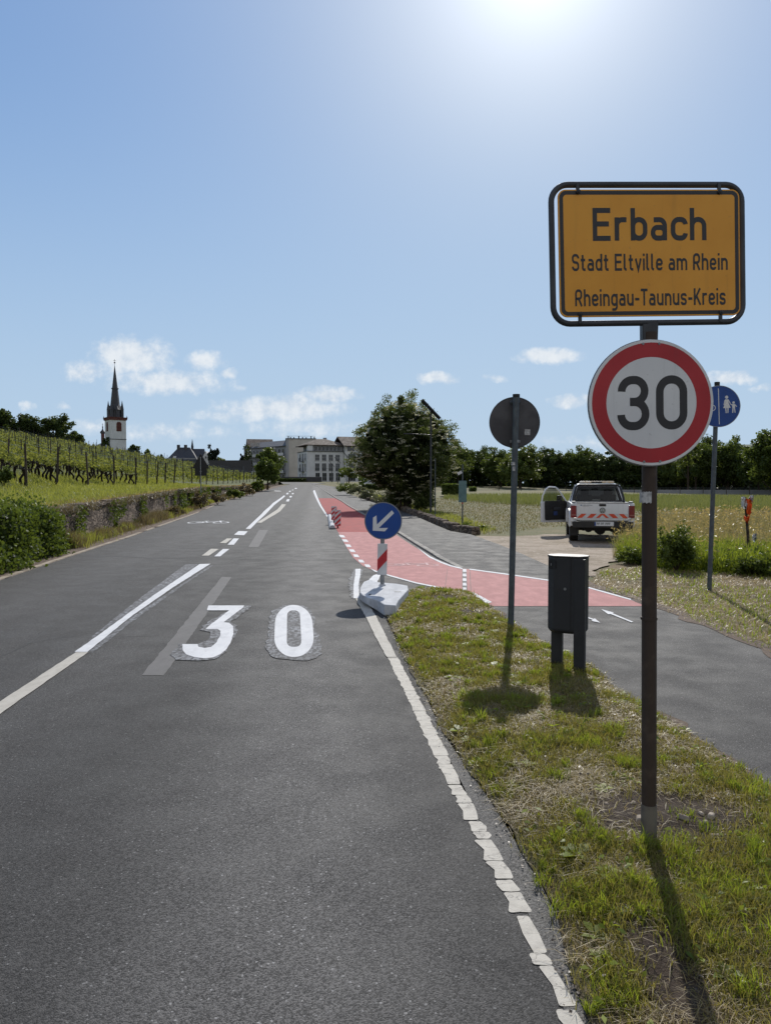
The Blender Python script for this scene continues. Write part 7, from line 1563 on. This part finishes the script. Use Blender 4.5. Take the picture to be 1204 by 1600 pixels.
# low dark understorey closing the belt
x0 = at(560, 770, 152).x; x1 = at(1400, 770, 125).x; N = 26000; rs = np.random.default_rng(2); u = rs.random(N); X = x0 + (x1 - x0) * u; Yv = 158 - 34 * u + rs.normal(0, 2.5, N); Z = rs.random(N) ** 1.2 * (3.4 + 1.6 * vnoise(X, Yv * 0, .25, 3)); tag(leaves('undergrowth', np.stack([X, Yv, Z], 1), .75, M['tree_a'], None, np.clip(rs.normal(.2, .2, N), 0, 1), rs=rs), 'dark undergrowth below the belt of trees', 'undergrowth', kind='stuff')
# ================================================================ meadow and tall grass on the right
def flat_put(x, y, dz=-.05): return np.stack([x, y, np.array([ground_z(a, b) for a, b in zip(x, y)]) + dz], 1)
def tri(px, py): g = G(px, py); return (g.x, g.y)
rs = np.random.default_rng(31)
mp_ = [tri(640, 800), tri(740, 834), tri(800, 832), tri(850, 822), tri(1000, 822), tri(1100, 850), tri(1300, 860), tri(1300, 778), tri(700, 776), tri(620, 785)]
P = scatter(mp_, 40000, rs, dens=lambda x, y: np.clip((26 / y) ** 1.2, .08, 1)); tag(blades('meadow_grass', flat_put(P[:, 0], P[:, 1]), rs.uniform(.06, .16, len(P)), .016 * np.maximum(1, P[:, 1] / 26), M['g_meadow'], None, np.clip(rs.normal(.42, .25, len(P)), 0, 1), rs.uniform(.3, 1.2, len(P)), rs), 'short yellowish grass of the mown meadow', 'grass', kind='stuff')
tp = [tri(690, 779), tri(760, 786), tri(850, 791), tri(1000, 800), tri(1300, 800), (75, 106), tri(1000, 772), tri(700, 773)]
P = scatter(tp, 34000, rs, dens=lambda x, y: np.clip((48 / y) ** 1.0, .1, 1)); tag(blades('tall_grass', flat_put(P[:, 0], P[:, 1]), rs.uniform(.45, 1.05, len(P)) * np.clip(1.5 - P[:, 1] / 90, .45, 1), .022 * np.maximum(1, P[:, 1] / 50), M['g_band'], None, np.clip(rs.normal(.35, .25, len(P)), 0, 1), rs.uniform(.05, .45, len(P)), rs), 'band of tall pale grass behind the mown meadow', 'grass', kind='stuff')
rp = [tri(955, 872), tri(1000, 880), tri(1060, 888), tri(1204, 896), tri(1420, 905), (34, 24), (40, 44), tri(1010, 812), tri(985, 835)]
P = scatter(rp, 36000, rs, dens=lambda x, y: np.clip((15.5 / y) ** 1.1, .1, 1) * np.clip(vnoise(x, y, .5, 3) * 1.5, .25, 1)); nn = vnoise(P[:, 0], P[:, 1], .35, 5); nearf = np.clip((21 - P[:, 1]) / 5, 0, 1)
hh_ = rs.uniform(.35, .85, len(P)) * (.7 + .4 * nn); tag(blades('tall_grass', flat_put(P[:, 0], P[:, 1]), hh_, .010 * np.maximum(1, P[:, 1] / 15), M['g_tall'], None, np.clip(rs.normal(.75 - .35 * nearf, .22), 0, 1), rs.uniform(.05, .5, len(P)), rs), 'tall seeding grass right of the pickup', 'grass', kind='stuff')
# seed heads
k = rs.random(len(P)) < .35; Q = flat_put(P[k, 0], P[k, 1]); Q[:, 2] += hh_[k] * rs.uniform(.85, 1.1, k.sum()); Q[:, :2] += rs.normal(0, .1, (len(Q), 2)); tag(leaves('seed_heads', Q, rs.uniform(.05, .12, len(Q)) * np.maximum(1, Q[:, 1] / 18), M['g_straw'], None, np.clip(rs.normal(.75, .2, len(Q)), 0, 1), rs=rs, aspect=.3), 'pale seed heads above the tall grass', 'grass', kind='stuff')
np_p = [tri(960, 874), tri(1030, 888), tri(1204, 900), tri(1420, 910), tri(1420, 885), tri(1204, 874), tri(1030, 862), tri(985, 860)]
P = scatter(np_p, 14000, rs); tag(blades('roadside_herbs', flat_put(P[:, 0], P[:, 1]), rs.uniform(.2, .75, len(P)), .016, M['g_green'], None, np.clip(rs.normal(.35, .25, len(P)), 0, 1), rs.uniform(.1, .6, len(P)), rs), 'green herbs and grass at the near edge of the tall grass', 'herbs', kind='stuff')
P = scatter(np_p, 9000, rs); q = flat_put(P[:, 0], P[:, 1]); q[:, 2] += rs.random(len(q)) ** 1.3 * .5; tag(leaves('herb_leaves', q, rs.uniform(.04, .10, len(q)), M['shrub'], None, rs=rs), 'small leaves of herbs at the edge of the tall grass', 'herbs', kind='stuff')
bush('shrub', 'upright dark green shrub in the tall grass beside the brown pole', 'shrub', 1056, 896, 818, 58, 'shrub', Y=15.0, n=5200, leaf=.065, base=-.05, seed=51)
bush('shrub', 'low green shrub left of the brown pole at the gravel edge', 'shrub', 985, 884, 856, 40, 'shrub', Y=16.2, n=1600, leaf=.06, base=-.05, seed=52)
bush('shrub', 'leafy weed clump at the right edge beside the blue sign pole', 'shrub', 1175, 905, 868, 70, 'shrub', Y=14.2, n=2600, leaf=.06, base=-.05, seed=53)
# dry cut grass on the strip by the path
sp2 = [tri(917, 915), tri(1003, 942), tri(1102, 978), tri(1204, 1020), tri(1330, 1076), (9.7, 3), (13, 6), tri(1420, 905), tri(1204, 893), tri(1040, 882), tri(940, 890)]
P = scatter(sp2, 38000, rs, dens=lambda x, y: np.clip((8 / y) ** 1.2, .15, 1)); D = P[:, 1]; tag(blades('cut_straw', flat_put(P[:, 0], P[:, 1], -.01), rs.uniform(.04, .12, len(P)), .006 * np.maximum(1, D / 8), M['g_straw'], None, np.clip(rs.normal(.5, .25, len(P)), 0, 1), rs.uniform(.9, 2.0, len(P)), rs), 'dry straw on the mown strip right of the path', 'grass', kind='stuff')
P = scatter(sp2, 12000, rs, dens=lambda x, y: np.clip((8 / y) ** 1.2, .15, 1) * (vnoise(x, y, 1.1, 9) > .5)); tag(blades('short_grass', flat_put(P[:, 0], P[:, 1], -.01), rs.uniform(.04, .11, len(P)), .007 * np.maximum(1, P[:, 1] / 8), M['g_green'], None, None, rs.uniform(.2, .8, len(P)), rs), 'green grass patches on the mown strip right of the path', 'grass', kind='stuff')
# strip of verge grass behind the low wall up the footpath
sp3 = [tri(560, 777), tri(620, 794), tri(704, 830), tri(738, 834), tri(760, 826), tri(700, 805), tri(640, 790), tri(600, 776), tri(570, 771)]
P = scatter(sp3, 7000, rs); tag(blades('lawn_grass', flat_put(P[:, 0] + .4, P[:, 1]), rs.uniform(.08, .3, len(P)), .02 * np.maximum(1, P[:, 1] / 35), M['g_bank'], None, None, rs.uniform(.1, .7, len(P)), rs), 'green grass behind the low stone wall', 'grass', kind='stuff')
